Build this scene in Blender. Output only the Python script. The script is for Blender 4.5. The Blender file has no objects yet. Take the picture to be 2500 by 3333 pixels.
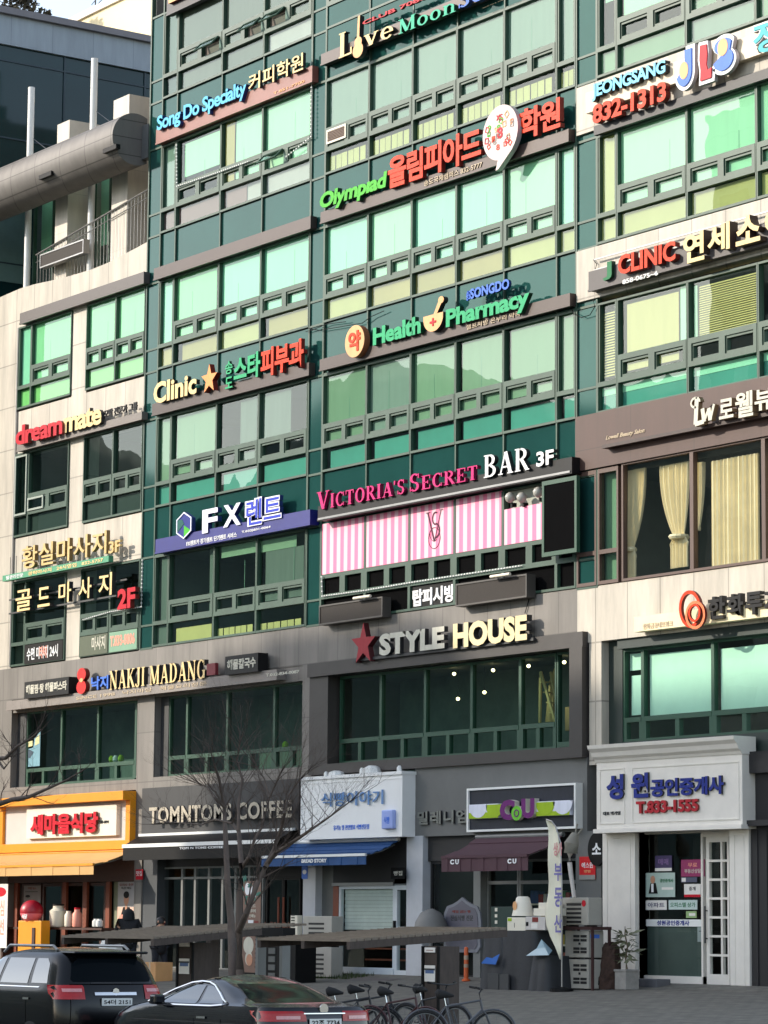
import bpy, bmesh, math, random
from mathutils import Vector, Matrix
random.seed(7)
SC = bpy.context.scene
COL = SC.collection

# ------------------------------------------------------------------ camera, sky, sun, exposure
CX, CY, FPX = 1250.0, 1666.5, 9821.72          # the photo is 2500 x 3333
RX = (Vector((0.57209877, -0.10705119, -0.81316852)),
      Vector((0.82014248, 0.08472989, 0.56585082)),
      Vector((0.00832468, -0.99063661, 0.1362711)))
CAM = Vector((74.57402931, -43.43972365, 1.59))
cd = bpy.data.cameras.new('camera')
cam = bpy.data.objects.new('camera', cd)
COL.objects.link(cam)
cam.matrix_world = Matrix(((RX[0][0], -RX[0][1], -RX[0][2], CAM[0]),
                           (RX[1][0], -RX[1][1], -RX[1][2], CAM[1]),
                           (RX[2][0], -RX[2][1], -RX[2][2], CAM[2]),
                           (0, 0, 0, 1)))
cd.sensor_fit = 'VERTICAL'
cd.sensor_height = 24.0
cd.lens = FPX / 3333.0 * 24.0
cd.clip_start = 0.5
cd.clip_end = 4000
SC.camera = cam

SUN_EL, SUN_ROT = math.radians(25), math.radians(219)
sun_dir = Vector((math.sin(SUN_ROT) * math.cos(SUN_EL), math.cos(SUN_ROT) * math.cos(SUN_EL), math.sin(SUN_EL)))
W = bpy.data.worlds.new('World')
SC.world = W
W.use_nodes = True
sky = W.node_tree.nodes.new('ShaderNodeTexSky')
sky.sky_type = 'NISHITA'
sky.sun_disc = False
sky.sun_elevation = SUN_EL
sky.sun_rotation = SUN_ROT
sky.air_density = 1.0
sky.dust_density = 1.0
hs = W.node_tree.nodes.new('ShaderNodeHueSaturation')
hs.inputs['Saturation'].default_value = 0.65
W.node_tree.links.new(sky.outputs[0], hs.inputs['Color'])
W.node_tree.links.new(hs.outputs[0], W.node_tree.nodes['Background'].inputs[0])
W.node_tree.nodes['Background'].inputs[1].default_value = 0.15
sl = bpy.data.lights.new('sun', 'SUN')
sl.energy = 2.0
sl.angle = math.radians(0.53)
sl.color = (1.0, 0.90, 0.76)
so = bpy.data.objects.new('sun', sl)
COL.objects.link(so)
so.rotation_euler = sun_dir.to_track_quat('Z', 'Y').to_euler()
SC.view_settings.view_transform = 'Standard'
SC.view_settings.look = 'None'
SC.view_settings.exposure = 1.3
SC.view_settings.gamma = 1.0
SC.cycles.max_bounces = 8
SC.cycles.transparent_max_bounces = 12
SC.cycles.caustics_reflective = False
SC.cycles.caustics_refractive = False

# ------------------------------------------------------------------ measuring helpers (pixel of the photo -> point on a world plane)
CROP = dict(a=(0, 0, 1.8433), b=(800, 0, 1.8433), c=(1600, 0, 1.8433), d=(0, 700, 1.8433), e=(800, 700, 1.8433),
            f=(1600, 700, 1.8433), g=(0, 1400, 1.8433), h=(800, 1400, 1.8433), i=(1600, 1400, 1.8433),
            j=(0, 2100, 1.8433), k=(800, 2100, 1.8433), l=(1600, 2100, 1.8433),
            m=(0, 2650, 2.37), n=(600, 2650, 2.37), o=(1200, 2650, 2.37), p=(1800, 2650, 2.37),
            q=(0, 2350, 3.16), r=(1560, 2650, 3.6875), s=(650, 2300, 2.37), t=(0, 3000, 3.19), u=(420, 3060, 3.19),
            v=(1000, 3130, 2.765), w=(100, 2900, 2.765), x=(760, 2850, 2.765), z=(0, 0, 1.0))
def ray(px, py):
    c = Vector((px - CX, py - CY, FPX))
    return Vector((RX[0].dot(c), RX[1].dot(c), RX[2].dot(c)))
def full(c, x, y):
    o = CROP[c]
    return o[0] + x / o[2], o[1] + y / o[2]
def at(c, x, y, Y=0.0):
    r = ray(*full(c, x, y))
    return CAM + r * ((Y - CAM[1]) / r[1])
def atx(c, x, y, X):
    r = ray(*full(c, x, y))
    return CAM + r * ((X - CAM[0]) / r[0])

# ------------------------------------------------------------------ materials
def lin(c):
    return tuple((v / 255 / 12.92) if v <= 10 else ((v / 255 + 0.055) / 1.055) ** 2.4 for v in c)
MATS = {}
def mat(name, col, rough=0.6, metal=0.0, var=0.12, scale=1.5, bump=0.0, spec=0.5, coat=0.0, emit=0.0, stretch=(1, 1, 1), lincol=False, rnd=0.0):
    """principled material whose colour drifts with an object-space noise (wear and dirt)"""
    if name in MATS:
        return MATS[name]
    m = bpy.data.materials.new(name)
    m.use_nodes = True
    nt = m.node_tree
    b = nt.nodes['Principled BSDF']
    c = col if lincol else lin(col)
    b.inputs['Roughness'].default_value = rough
    b.inputs['Metallic'].default_value = metal
    b.inputs['Specular IOR Level'].default_value = spec
    if coat:
        b.inputs['Coat Weight'].default_value = coat
        b.inputs['Coat Roughness'].default_value = 0.04
    tc = nt.nodes.new('ShaderNodeTexCoord')
    mp = nt.nodes.new('ShaderNodeMapping')
    mp.inputs['Scale'].default_value = stretch
    nz = nt.nodes.new('ShaderNodeTexNoise')
    nz.inputs['Scale'].default_value = scale
    nz.inputs['Detail'].default_value = 6
    nz.inputs['Roughness'].default_value = 0.65
    rp = nt.nodes.new('ShaderNodeMapRange')
    rp.inputs['From Min'].default_value = 0.3
    rp.inputs['From Max'].default_value = 0.7
    rp.inputs['To Min'].default_value = 1 - var
    rp.inputs['To Max'].default_value = 1 + var * 0.7
    mx = nt.nodes.new('ShaderNodeVectorMath')
    mx.operation = 'SCALE'
    mx.inputs[0].default_value = c
    L = nt.links.new
    L(tc.outputs['Object'], mp.inputs[0]); L(mp.outputs[0], nz.inputs['Vector'])
    L(nz.outputs[0], rp.inputs[0])
    if rnd:
        oi = nt.nodes.new('ShaderNodeObjectInfo')
        r2 = nt.nodes.new('ShaderNodeMapRange')
        r2.inputs['To Min'].default_value = 1 - rnd
        r2.inputs['To Max'].default_value = 1 + rnd
        ml = nt.nodes.new('ShaderNodeMath'); ml.operation = 'MULTIPLY'
        L(oi.outputs['Random'], r2.inputs[0]); L(rp.outputs[0], ml.inputs[0]); L(r2.outputs[0], ml.inputs[1])
        L(ml.outputs[0], mx.inputs['Scale'])
    else:
        L(rp.outputs[0], mx.inputs['Scale'])
    L(mx.outputs[0], b.inputs['Base Color'])
    if emit:
        L(mx.outputs[0], b.inputs['Emission Color'])
        b.inputs['Emission Strength'].default_value = emit
    if bump:
        bp = nt.nodes.new('ShaderNodeBump')
        bp.inputs['Strength'].default_value = bump
        bp.inputs['Distance'].default_value = 0.02
        L(nz.outputs[0], bp.inputs['Height']); L(bp.outputs[0], b.inputs['Normal'])
    MATS[name] = m
    return m

def cladding(name, col, w, h, joint=0.012, rough=0.55, var=0.1, jcol=0.55, offx=0.0, offz=0.0, axis='x'):
    """stone or metal panels with thin open joints, laid in world x-z"""
    m = mat(name, col, rough, var=var * 1.5, scale=1.1, stretch=(2.2, 2.2, .35))
    nt = m.node_tree
    L = nt.links.new
    b = nt.nodes['Principled BSDF']
    geo = nt.nodes.new('ShaderNodeNewGeometry')
    sp = nt.nodes.new('ShaderNodeSeparateXYZ')
    cb = nt.nodes.new('ShaderNodeCombineXYZ')
    L(geo.outputs['Position'], sp.inputs[0])
    ax = nt.nodes.new('ShaderNodeMath'); ax.operation = 'ADD'; ax.inputs[1].default_value = offx + 200 * w
    az = nt.nodes.new('ShaderNodeMath'); az.operation = 'ADD'; az.inputs[1].default_value = offz + 40 * h
    if axis == 'x':
        sm = nt.nodes.new('ShaderNodeMath'); sm.operation = 'ADD'
        L(sp.outputs['X'], sm.inputs[0]); L(sp.outputs['Y'], sm.inputs[1])
        L(sm.outputs[0], ax.inputs[0])
    else:
        L(sp.outputs['Y'], ax.inputs[0])
    L(sp.outputs['Z'], az.inputs[0])
    L(ax.outputs[0], cb.inputs[0]); L(az.outputs[0], cb.inputs[1])
    br = nt.nodes.new('ShaderNodeTexBrick')
    br.offset = 0
    br.inputs['Scale'].default_value = 1
    br.inputs['Brick Width'].default_value = w
    br.inputs['Row Height'].default_value = h
    br.inputs['Mortar Size'].default_value = joint
    br.inputs['Mortar Smooth'].default_value = 0.1
    br.inputs['Color1'].default_value = (1, 1, 1, 1)
    br.inputs['Color2'].default_value = (0.9, 0.9, 0.9, 1)
    br.inputs['Mortar'].default_value = (jcol, jcol, jcol, 1)
    L(cb.outputs[0], br.inputs['Vector'])
    old = b.inputs['Base Color'].links[0].from_socket
    mm = nt.nodes.new('ShaderNodeVectorMath'); mm.operation = 'MULTIPLY'
    L(old, mm.inputs[0]); L(br.outputs['Color'], mm.inputs[1])
    L(mm.outputs[0], b.inputs['Base Color'])
    return m

def glass(name, tint, refl=1.0, base=0.075, wav=0.012, rough=0.0):
    """thin tinted pane: see-through plus an angle-dependent mirror, gently warped"""
    m = bpy.data.materials.new(name)
    m.use_nodes = True
    nt = m.node_tree
    nt.nodes.remove(nt.nodes['Principled BSDF'])
    out = nt.nodes['Material Output']
    L = nt.links.new
    tr = nt.nodes.new('ShaderNodeBsdfTransparent'); tr.inputs[0].default_value = (*tint, 1)
    gl = nt.nodes.new('ShaderNodeBsdfGlossy'); gl.inputs['Color'].default_value = (0.92, 1.0, 0.97, 1); gl.inputs['Roughness'].default_value = rough
    geo = nt.nodes.new('ShaderNodeNewGeometry')
    dt = nt.nodes.new('ShaderNodeVectorMath'); dt.operation = 'DOT_PRODUCT'
    ab = nt.nodes.new('ShaderNodeMath'); ab.operation = 'ABSOLUTE'
    om = nt.nodes.new('ShaderNodeMath'); om.operation = 'SUBTRACT'; om.inputs[0].default_value = 1.0
    fr = nt.nodes.new('ShaderNodeMath'); fr.operation = 'POWER'; fr.inputs[1].default_value = 5.0
    L(geo.outputs['Incoming'], dt.inputs[0]); L(geo.outputs['Normal'], dt.inputs[1]); L(dt.outputs['Value'], ab.inputs[0])
    L(ab.outputs[0], om.inputs[1]); L(om.outputs[0], fr.inputs[0])
    ma = nt.nodes.new('ShaderNodeMath'); ma.operation = 'MULTIPLY_ADD'; ma.inputs[1].default_value = refl; ma.inputs[2].default_value = base; ma.use_clamp = True
    mx = nt.nodes.new('ShaderNodeMixShader')
    tc = nt.nodes.new('ShaderNodeTexCoord')
    nz = nt.nodes.new('ShaderNodeTexNoise'); nz.inputs['Scale'].default_value = 0.9; nz.inputs['Detail'].default_value = 1
    bp = nt.nodes.new('ShaderNodeBump'); bp.inputs['Strength'].default_value = 1.0; bp.inputs['Distance'].default_value = wav
    L(tc.outputs['Object'], nz.inputs['Vector']); L(nz.outputs[0], bp.inputs['Height']); L(bp.outputs[0], gl.inputs['Normal'])
    L(fr.outputs[0], ma.inputs[0]); L(ma.outputs[0], mx.inputs[0]); L(tr.outputs[0], mx.inputs[1]); L(gl.outputs[0], mx.inputs[2])
    L(mx.outputs[0], out.inputs[0])
    MATS[name] = m
    return m

M_FRAME = mat('green_frame', (54, 80, 66), 0.45, var=0.22, scale=2.0, stretch=(1, 1, .4))
M_FRAME2 = mat('deep_green_frame', (38, 76, 58), 0.45, var=0.12)
M_GLASS = glass('green_glass', (0.72, 0.92, 0.85), 1.1, 0.055, wav=0.0028)
M_GLASSD = glass('dark_green_glass', (0.52, 0.68, 0.62), 1.0, 0.05, wav=0.0025)
M_CLEAR = glass('shop_glass', (0.84, 0.89, 0.86), 1.0, 0.04, wav=0.004)
M_SPAN = mat('spandrel_glass', (30, 68, 64), 0.05, var=0.15, scale=0.5, spec=0.3)
M_SPAN.node_tree.nodes['Principled BSDF'].inputs['Specular Tint'].default_value = (0.42, 0.95, 0.8, 1)
M_SALON = glass('salon_glass', (0.88, 0.92, 0.88), 1.0, 0.04, wav=0.003)
M_STONE = cladding('cream_cladding', (190, 182, 168), 1.15, 1.35, 0.02, jcol=0.58, offz=0.0, var=.17)
M_GREY = cladding('grey_stone', (122, 117, 111), 0.92, 1.4, 0.016, jcol=0.62, var=0.16)
M_BROWN = cladding('brown_panel', (76, 52, 45), 2.2, 0.9, 0.01, jcol=0.6)
M_BAR = mat('taupe_metal', (74, 63, 59), 0.4, 0.2, var=0.08)
M_MATTE = mat('matte_black', (12, 12, 13), .95, spec=.04)
M_BARB = mat('black_metal', (18, 18, 20), 0.45, spec=.3, var=0.3, scale=4, stretch=(6, 1, 1))
M_DARK = mat('dark_interior', (106, 108, 102), 0.9)
M_FLOORI = mat('interior_slab', (110, 106, 98), 0.8)
M_BLACK = mat('black', (13, 13, 14), 0.55, spec=0.2)
M_WHITE = mat('white_paint', (232, 232, 228), 0.45, var=0.05)
M_OFFW = mat('off_white', (225, 218, 200), 0.5, var=0.05)
M_CHAR = mat('charcoal_panel', (58, 59, 60), 0.5, var=0.12)
M_STEEL = mat('steel', (150, 150, 150), 0.35, 0.8)

# ------------------------------------------------------------------ mesh helpers
def wloc(o):
    v = Vector((0, 0, 0))
    while o:
        v += o.location
        o = o.parent
    return v
class MB:
    """collects boxes, prisms, quads and tubes and links them as ONE mesh object"""
    def __init__(s):
        s.v, s.f, s.m = [], [], []
    def add(s, vs, fs, mi=0):
        n = len(s.v)
        s.v += [Vector(p) for p in vs]
        s.f += [tuple(i + n for i in f) for f in fs]
        s.m += [mi] * len(fs)
        return s
    def box(s, x0, x1, y0, y1, z0, z1, mi=0):
        if x0 > x1: x0, x1 = x1, x0
        if y0 > y1: y0, y1 = y1, y0
        if z0 > z1: z0, z1 = z1, z0
        return s.add([(x0, y0, z0), (x1, y0, z0), (x1, y1, z0), (x0, y1, z0), (x0, y0, z1), (x1, y0, z1), (x1, y1, z1), (x0, y1, z1)],
                     [(0, 3, 2, 1), (4, 5, 6, 7), (0, 1, 5, 4), (1, 2, 6, 5), (2, 3, 7, 6), (3, 0, 4, 7)], mi)
    def quad(s, a, b, c, d, mi=0):
        return s.add([a, b, c, d], [(0, 1, 2, 3)], mi)
    def prism(s, pts, y0, y1, mi=0, mi2=None):
        """polygon in x-z given counter-clockwise seen from the front (-y), run from y0 (front) to y1"""
        n = len(pts)
        vs = [(p[0], y0, p[1]) for p in pts] + [(p[0], y1, p[1]) for p in pts]
        s.add(vs, [tuple(range(n))], mi)
        k = len(s.v) - 2 * n
        fs = [tuple(k + n + i for i in reversed(range(n)))] + [(k + (i + 1) % n, k + i, k + n + i, k + n + (i + 1) % n) for i in range(n)]
        s.f += fs
        s.m += [mi if mi2 is None else mi2] * len(fs)
        return s
    def extr(s, pts, axis, a0, a1, mi=0):
        """polygon in the two other axes, run along axis ('x' -> pts are (y,z); 'z' -> pts are (x,y))"""
        n = len(pts)
        mk = (lambda p, a: (a, p[0], p[1])) if axis == 'x' else (lambda p, a: (p[0], p[1], a))
        vs = [mk(p, a0) for p in pts] + [mk(p, a1) for p in pts]
        return s.add(vs, [tuple(reversed(range(n))), tuple(range(n, 2 * n))] + [(i, (i + 1) % n, n + (i + 1) % n, n + i) for i in range(n)], mi)
    def tube(s, path, r, n=8, mi=0, cap=True):
        path = [Vector(p) for p in path]
        rs = r if isinstance(r, (list, tuple)) else [r] * len(path)
        k = len(s.v)
        up = Vector((0, 0, 1))
        for i, p in enumerate(path):
            d = (path[min(i + 1, len(path) - 1)] - path[max(i - 1, 0)]).normalized()
            a = d.cross(up)
            if a.length < 0.05: a = d.cross(Vector((1, 0, 0)))
            a.normalize()
            b = d.cross(a)
            for j in range(n):
                t = 2 * math.pi * j / n
                s.v.append(p + (a * math.cos(t) + b * math.sin(t)) * rs[i])
        for i in range(len(path) - 1):
            for j in range(n):
                s.f.append((k + i * n + j, k + i * n + (j + 1) % n, k + (i + 1) * n + (j + 1) % n, k + (i + 1) * n + j)); s.m.append(mi)
        if cap:
            s.f.append(tuple(k + j for j in reversed(range(n)))); s.m.append(mi)
            s.f.append(tuple(k + (len(path) - 1) * n + j for j in range(n))); s.m.append(mi)
        return s
    def lathe(s, prof, c, n=20, mi=0, axis='z'):
        """profile [(r, h)] turned about an axis through c"""
        c = Vector(c)
        k = len(s.v)
        for r, h in prof:
            for j in range(n):
                t = 2 * math.pi * j / n
                p = (r * math.cos(t), r * math.sin(t), h)
                if axis == 'y': p = (p[0], p[2], p[1])
                if axis == 'x': p = (p[2], p[0], p[1])
                s.v.append(c + Vector(p))
        for i in range(len(prof) - 1):
            for j in range(n):
                s.f.append((k + i * n + j, k + i * n + (j + 1) % n, k + (i + 1) * n + (j + 1) % n, k + (i + 1) * n + j)); s.m.append(mi)
        s.f.append(tuple(k + j for j in reversed(range(n)))); s.m.append(mi)
        s.f.append(tuple(k + (len(prof) - 1) * n + j for j in range(n))); s.m.append(mi)
        return s
    def build(s, name, mats, parent=None, smooth=None, local=False, bevel=0):
        me = bpy.data.meshes.new(name)
        off = Vector((0, 0, 0)) if (local or parent is None) else wloc(parent)
        me.from_pydata([tuple(p - off) for p in s.v], [], s.f)
        for m in (mats if isinstance(mats, (list, tuple)) else [mats]):
            me.materials.append(m)
        me.polygons.foreach_set('material_index', s.m)
        bm = bmesh.new(); bm.from_mesh(me)
        bmesh.ops.recalc_face_normals(bm, faces=bm.faces)
        if smooth:
            bmesh.ops.remove_doubles(bm, verts=bm.verts, dist=1e-5)
        bm.to_mesh(me); bm.free()
        if smooth:
            me.polygons.foreach_set('use_smooth', [True] * len(me.polygons))
            me.set_sharp_from_angle(angle=math.radians(smooth))
        me.update()
        o = bpy.data.objects.new(name, me)
        COL.objects.link(o)
        if parent: o.parent = parent
        if bevel:
            md = o.modifiers.new('bevel', 'BEVEL'); md.width = bevel; md.segments = 2; md.limit_method = 'ANGLE'
        return o
def thing(name, label, cat, loc=(0, 0, 0), rz=0.0, group=None):
    o = bpy.data.objects.new(name, None)
    o.empty_display_size = 0.3
    COL.objects.link(o)
    o.location = loc
    o.rotation_euler = (0, 0, rz)
    o['label'] = label
    o['category'] = cat
    if group: o['group'] = group
    return o
def tag(o, label, cat, group=None, kind=None):
    o['label'] = label
    o['category'] = cat
    if group: o['group'] = group
    if kind: o['kind'] = kind
    return o
def structure(o, label=None):
    o['kind'] = 'structure'
    if label: o['label'] = label
    return o
def dup(root, loc, rz, label, group):
    r = root.copy(); COL.objects.link(r); r.location = loc; r.rotation_euler = (0, 0, rz)
    r['label'] = label; r['group'] = group
    for ch in list(root.children):
        c = ch.copy(); COL.objects.link(c); c.parent = r
        for g in ch.children:
            d = g.copy(); COL.objects.link(d); d.parent = c
    return r

# ------------------------------------------------------------------ lettering
_font = {}
def glyphs(body, bold=0.0, spacing=1.0, shear=0.0):
    key = (body, bold, spacing, shear)
    if key not in _font:
        c = bpy.data.curves.new('lettering', 'FONT')
        c.body = body; c.extrude = 0.5; c.offset = bold; c.space_character = spacing; c.shear = shear
        c.resolution_u = 3
        o = bpy.data.objects.new('lettering', c)
        COL.objects.link(o)
        dg = bpy.context.evaluated_depsgraph_get()
        me = bpy.data.meshes.new_from_object(o.evaluated_get(dg))
        vs = [v.co.copy() for v in me.vertices]
        fs = [tuple(p.vertices) for p in me.polygons]
        bpy.data.objects.remove(o); bpy.data.curves.remove(c); bpy.data.meshes.remove(me)
        _font[key] = (vs, fs)
    return _font[key]
def text3(parent, body, x0, x1, z0, z1, yf, depth, face, side=None, bold=0.02, spacing=1.0, shear=0.0, name='lettering', slope=0.0):
    """raised letters that fill the box x0..x1, z0..z1; front at y = yf"""
    vs, fs = glyphs(body, bold, spacing, shear)
    ax, bx = min(v.x for v in vs), max(v.x for v in vs)
    az, bz = min(v.y for v in vs), max(v.y for v in vs)
    kx, kz = (x1 - x0) / (bx - ax), (z1 - z0) / (bz - az)
    off = wloc(parent) if parent else Vector((0, 0, 0))
    me = bpy.data.meshes.new(name)
    me.from_pydata([tuple(Vector((x0 + (v.x - ax) * kx, yf + (0.5 - v.z) * depth, z0 + (v.y - az) * kz + slope * (v.x - ax) * kx)) - off) for v in vs], [], fs)
    me.materials.append(face); me.materials.append(side or face)
    me.update()
    for p in me.polygons:
        p.material_index = 0 if p.normal.y < -0.7 else 1
    o = bpy.data.objects.new(name, me)
    COL.objects.link(o)
    if parent: o.parent = parent
    return o
def textp(parent, body, ca, xa, ya, cb, xb, yb, yf, depth, face, side=None, **k):
    """the same, with the box given by two photo points: bottom left and top right"""
    A, B = at(ca, xa, ya, yf), at(cb, xb, yb, yf)
    return text3(parent, body, A.x, B.x, A.z, B.z, yf, depth, face, side, **k)

# serif capitals for the signs that use them: strokes (thick or thin) with slab feet
def bar(a, b, w):
    a, b = Vector((a[0], a[1])), Vector((b[0], b[1]))
    d = (b - a).normalized(); n = Vector((-d.y, d.x)) * w / 2
    return [tuple(a + n), tuple(b + n), tuple(b - n), tuple(a - n)]
def arcband(cx, cy, rx, ry, a0, a1, wt, wn, n=14):
    """curved stroke as quads, thick on the sides (wt) and thin at top and foot (wn)"""
    out = []
    pts = []
    for i in range(n + 1):
        t = math.radians(a0 + (a1 - a0) * i / n)
        c, s_ = math.cos(t), math.sin(t)
        w = wn + (wt - wn) * abs(c)
        pts.append(((cx + rx * c, cy + ry * s_), (cx + (rx - w) * c, cy + (ry - min(w, wn * 1.6)) * s_)))
    for i in range(n):
        out.append([pts[i][0], pts[i + 1][0], pts[i + 1][1], pts[i][1]])
    return out
TK, TN, SF = 0.17, 0.07, 0.05
def foot(x, y, w=0.30):
    return [[(x - w / 2, y), (x + w / 2, y), (x + w / 2, y + SF), (x - w / 2, y + SF)]]
def stem(x, w=TK, y0=0, y1=1):
    return [bar((x, y0), (x, y1), w)] + foot(x, y0) + foot(x, y1 - SF)
SERIF = {
    'V': (0.80, [bar((0.14, 0.98), (0.42, 0.02), TK), bar((0.68, 0.98), (0.42, 0.02), TN)] + foot(0.14, 0.95) + foot(0.68, 0.95, 0.24)),
    'I': (0.36, stem(0.18)),
    'C': (0.74, arcband(0.40, 0.5, 0.36, 0.51, 50, 310, TK, TN) + [bar((0.66, 0.68), (0.66, 0.98), 0.05), bar((0.66, 0.02), (0.66, 0.26), 0.05)]),
    'T': (0.70, stem(0.35) + [bar((0.03, 0.965), (0.67, 0.965), TN), bar((0.055, 0.98), (0.055, 0.74), 0.05), bar((0.645, 0.98), (0.645, 0.74), 0.05)]),
    'O': (0.80, arcband(0.40, 0.5, 0.37, 0.51, 0, 360, TK, TN, 24)),
    'R': (0.78, stem(0.18) + arcband(0.34, 0.74, 0.30, 0.26, -90, 90, TK * 0.9, TN) + [bar((0.18, 0.965), (0.36, 0.965), TN), bar((0.18, 0.515), (0.36, 0.515), TN), bar((0.38, 0.50), (0.66, 0.02), TK * 0.9)] + foot(0.68, 0.0, 0.2)),
    'A': (0.80, [bar((0.40, 0.98), (0.14, 0.02), TN), bar((0.40, 0.98), (0.66, 0.02), TK), bar((0.22, 0.32), (0.60, 0.32), TN)] + foot(0.14, 0, 0.24) + foot(0.66, 0)),
    'S': (0.62, arcband(0.31, 0.74, 0.25, 0.27, 40, 270, TK * 0.8, TN) + arcband(0.31, 0.26, 0.25, 0.27, -140, 90, TK * 0.8, TN) + [bar((0.52, 0.72), (0.52, 0.98), 0.05), bar((0.09, 0.02), (0.09, 0.28), 0.05)]),
    'E': (0.68, stem(0.18) + [bar((0.18, 0.965), (0.60, 0.965), TN), bar((0.18, 0.035), (0.60, 0.035), TN), bar((0.18, 0.50), (0.46, 0.50), TN), bar((0.60, 1.0), (0.60, 0.74), 0.05), bar((0.61, 0.0), (0.61, 0.27), 0.05), bar((0.46, 0.38), (0.46, 0.62), 0.05)]),
    'B': (0.72, stem(0.18) + arcband(0.34, 0.755, 0.27, 0.245, -90, 90, TK * 0.9, TN) + arcband(0.36, 0.26, 0.31, 0.26, -90, 90, TK * 0.9, TN) + [bar((0.18, 0.965), (0.36, 0.965), TN), bar((0.18, 0.52), (0.36, 0.52), TN), bar((0.18, 0.035), (0.38, 0.035), TN)]),
    'N': (0.84, [bar((0.16, 0), (0.16, 1), TN), bar((0.68, 0), (0.68, 1), TN), bar((0.13, 0.98), (0.68, 0.02), TK)] + foot(0.16, 0, 0.24) + foot(0.68, 0.95, 0.24) + foot(0.10, 0.95, 0.2)),
    'K': (0.82, stem(0.18) + [bar((0.22, 0.42), (0.62, 0.97), TN), bar((0.36, 0.58), (0.68, 0.02), TK)] + foot(0.64, 0.95, 0.24) + foot(0.70, 0, 0.24)),
    'J': (0.50, [bar((0.30, 0.16), (0.30, 1), TK)] + foot(0.30, 0.95) + arcband(0.18, 0.16, 0.205, 0.2, -180, 0, TK * 0.8, TN)),
    'M': (0.98, [bar((0.15, 0), (0.15, 1), TN), bar((0.16, 0.98), (0.48, 0.06), TK), bar((0.80, 0.98), (0.48, 0.06), TN), bar((0.81, 0), (0.81, 1), TK)] + foot(0.15, 0, 0.24) + foot(0.81, 0) + foot(0.10, 0.95, 0.18) + foot(0.86, 0.95, 0.2)),
    'D': (0.80, stem(0.18) + arcband(0.34, 0.5, 0.40, 0.5, -90, 90, TK, TN) + [bar((0.18, 0.965), (0.36, 0.965), TN), bar((0.18, 0.035), (0.36, 0.035), TN)]),
    'G': (0.82, arcband(0.40, 0.5, 0.36, 0.51, 50, 310, TK, TN) + [bar((0.66, 0.68), (0.66, 0.98), 0.05), bar((0.65, 0.04), (0.65, 0.42), TK * 0.9)] + foot(0.64, 0.40, 0.28)),
    'L': (0.66, stem(0.18) + [bar((0.18, 0.035), (0.58, 0.035), TN), bar((0.585, 0.0), (0.585, 0.28), 0.06)]),
    'v': (0.62, [bar((0.12, 0.66), (0.32, 0.02), TK * 0.9), bar((0.52, 0.66), (0.32, 0.02), TN)] + foot(0.12, 0.63, 0.24) + foot(0.52, 0.63, 0.2)),
    'e': (0.60, arcband(0.30, 0.33, 0.27, 0.345, 0, 320, TK * 0.85, TN) + [bar((0.06, 0.35), (0.56, 0.35), TN)]),
    'o': (0.64, arcband(0.31, 0.33, 0.29, 0.345, 0, 360, TK * 0.85, TN, 20)),
    'n': (0.70, [bar((0.16, 0), (0.16, 0.66), TK * 0.9), bar((0.54, 0), (0.54, 0.42), TK * 0.9)] + foot(0.16, 0) + foot(0.54, 0) + foot(0.11, 0.62, 0.18) + arcband(0.36, 0.40, 0.265, 0.27, 0, 150, TK * 0.8, TN)),
    "'": (0.20, [bar((0.10, 1.0), (0.08, 0.72), 0.09)]),
    ' ': (0.34, []),
}
def serif3(parent, body, x0, x1, z0, z1, yf, depth, face, side=None, small=(), name='lettering', gap=0.06, shear=0.0):
    b = MB()
    x = 0.0
    polys = []
    for ch_i, ch in enumerate(body):
        w, ps = SERIF[ch]
        k = 0.78 if ch_i in small else 1.0
        for p in ps:
            polys.append([((x + q[0] * k) + shear * q[1] * k, q[1] * k) for q in p])
        x += w * k + gap
    mnx = min(q[0] for p in polys for q in p); mxx = max(q[0] for p in polys for q in p)
    kx = (x1 - x0) / (mxx - mnx); kz = z1 - z0
    for i, p in enumerate(polys):
        q = [(x0 + (a - mnx) * kx, z0 + c * kz) for a, c in p]
        ar = sum(q[j][0] * q[(j + 1) % len(q)][1] - q[(j + 1) % len(q)][0] * q[j][1] for j in range(len(q)))
        if ar < 0: q = q[::-1]
        b.prism(q, yf - 0.0004 * (i % 5), yf + depth, 0, 1)
    return b.build(name, [face, side or face], parent)
def serifp(parent, body, ca, xa, ya, cb, xb, yb, yf, depth, face, side=None, **k):
    A, B = at(ca, xa, ya, yf), at(cb, xb, yb, yf)
    return serif3(parent, body, A.x, B.x, A.z, B.z, yf, depth, face, side, **k)

# ------------------------------------------------------------------ ground, road, far hills
M_PAVE = cladding('paving', (114, 110, 100), 0.40, 0.20, 0.014, 0.85, 0.25, 0.5)
def _pave_uv():
    nt = M_PAVE.node_tree
    br = [n for n in nt.nodes if n.type == 'TEX_BRICK'][0]
    geo = [n for n in nt.nodes if n.type == 'NEW_GEOMETRY'][0]
    br.offset = 0.5
    nt.links.new(geo.outputs['Position'], br.inputs['Vector'])
_pave_uv()
M_ASPH = mat('asphalt', (62, 62, 62), 0.9, var=0.25, scale=6, bump=0.4)
M_KERB = mat('kerb_stone', (150, 147, 140), 0.8)
FLOOR = 0.40
def gz(y):
    """height of the paved forecourt: level at the shop fronts, falling to the road"""
    if y > -0.2: return FLOOR + 0.02
    if y > -1.0: return 0.42 + (y + 0.2) * 0.1375
    return 0.31 + (y + 1.0) * 0.045
b = MB()
ys = [6, -0.2, -1.0, -4, -8, -12, -18.4]
for i in range(len(ys) - 1):
    b.quad((-45, ys[i], gz(ys[i])), (-45, ys[i + 1], gz(ys[i + 1])), (110, ys[i + 1], gz(ys[i + 1])), (110, ys[i], gz(ys[i])))
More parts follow.
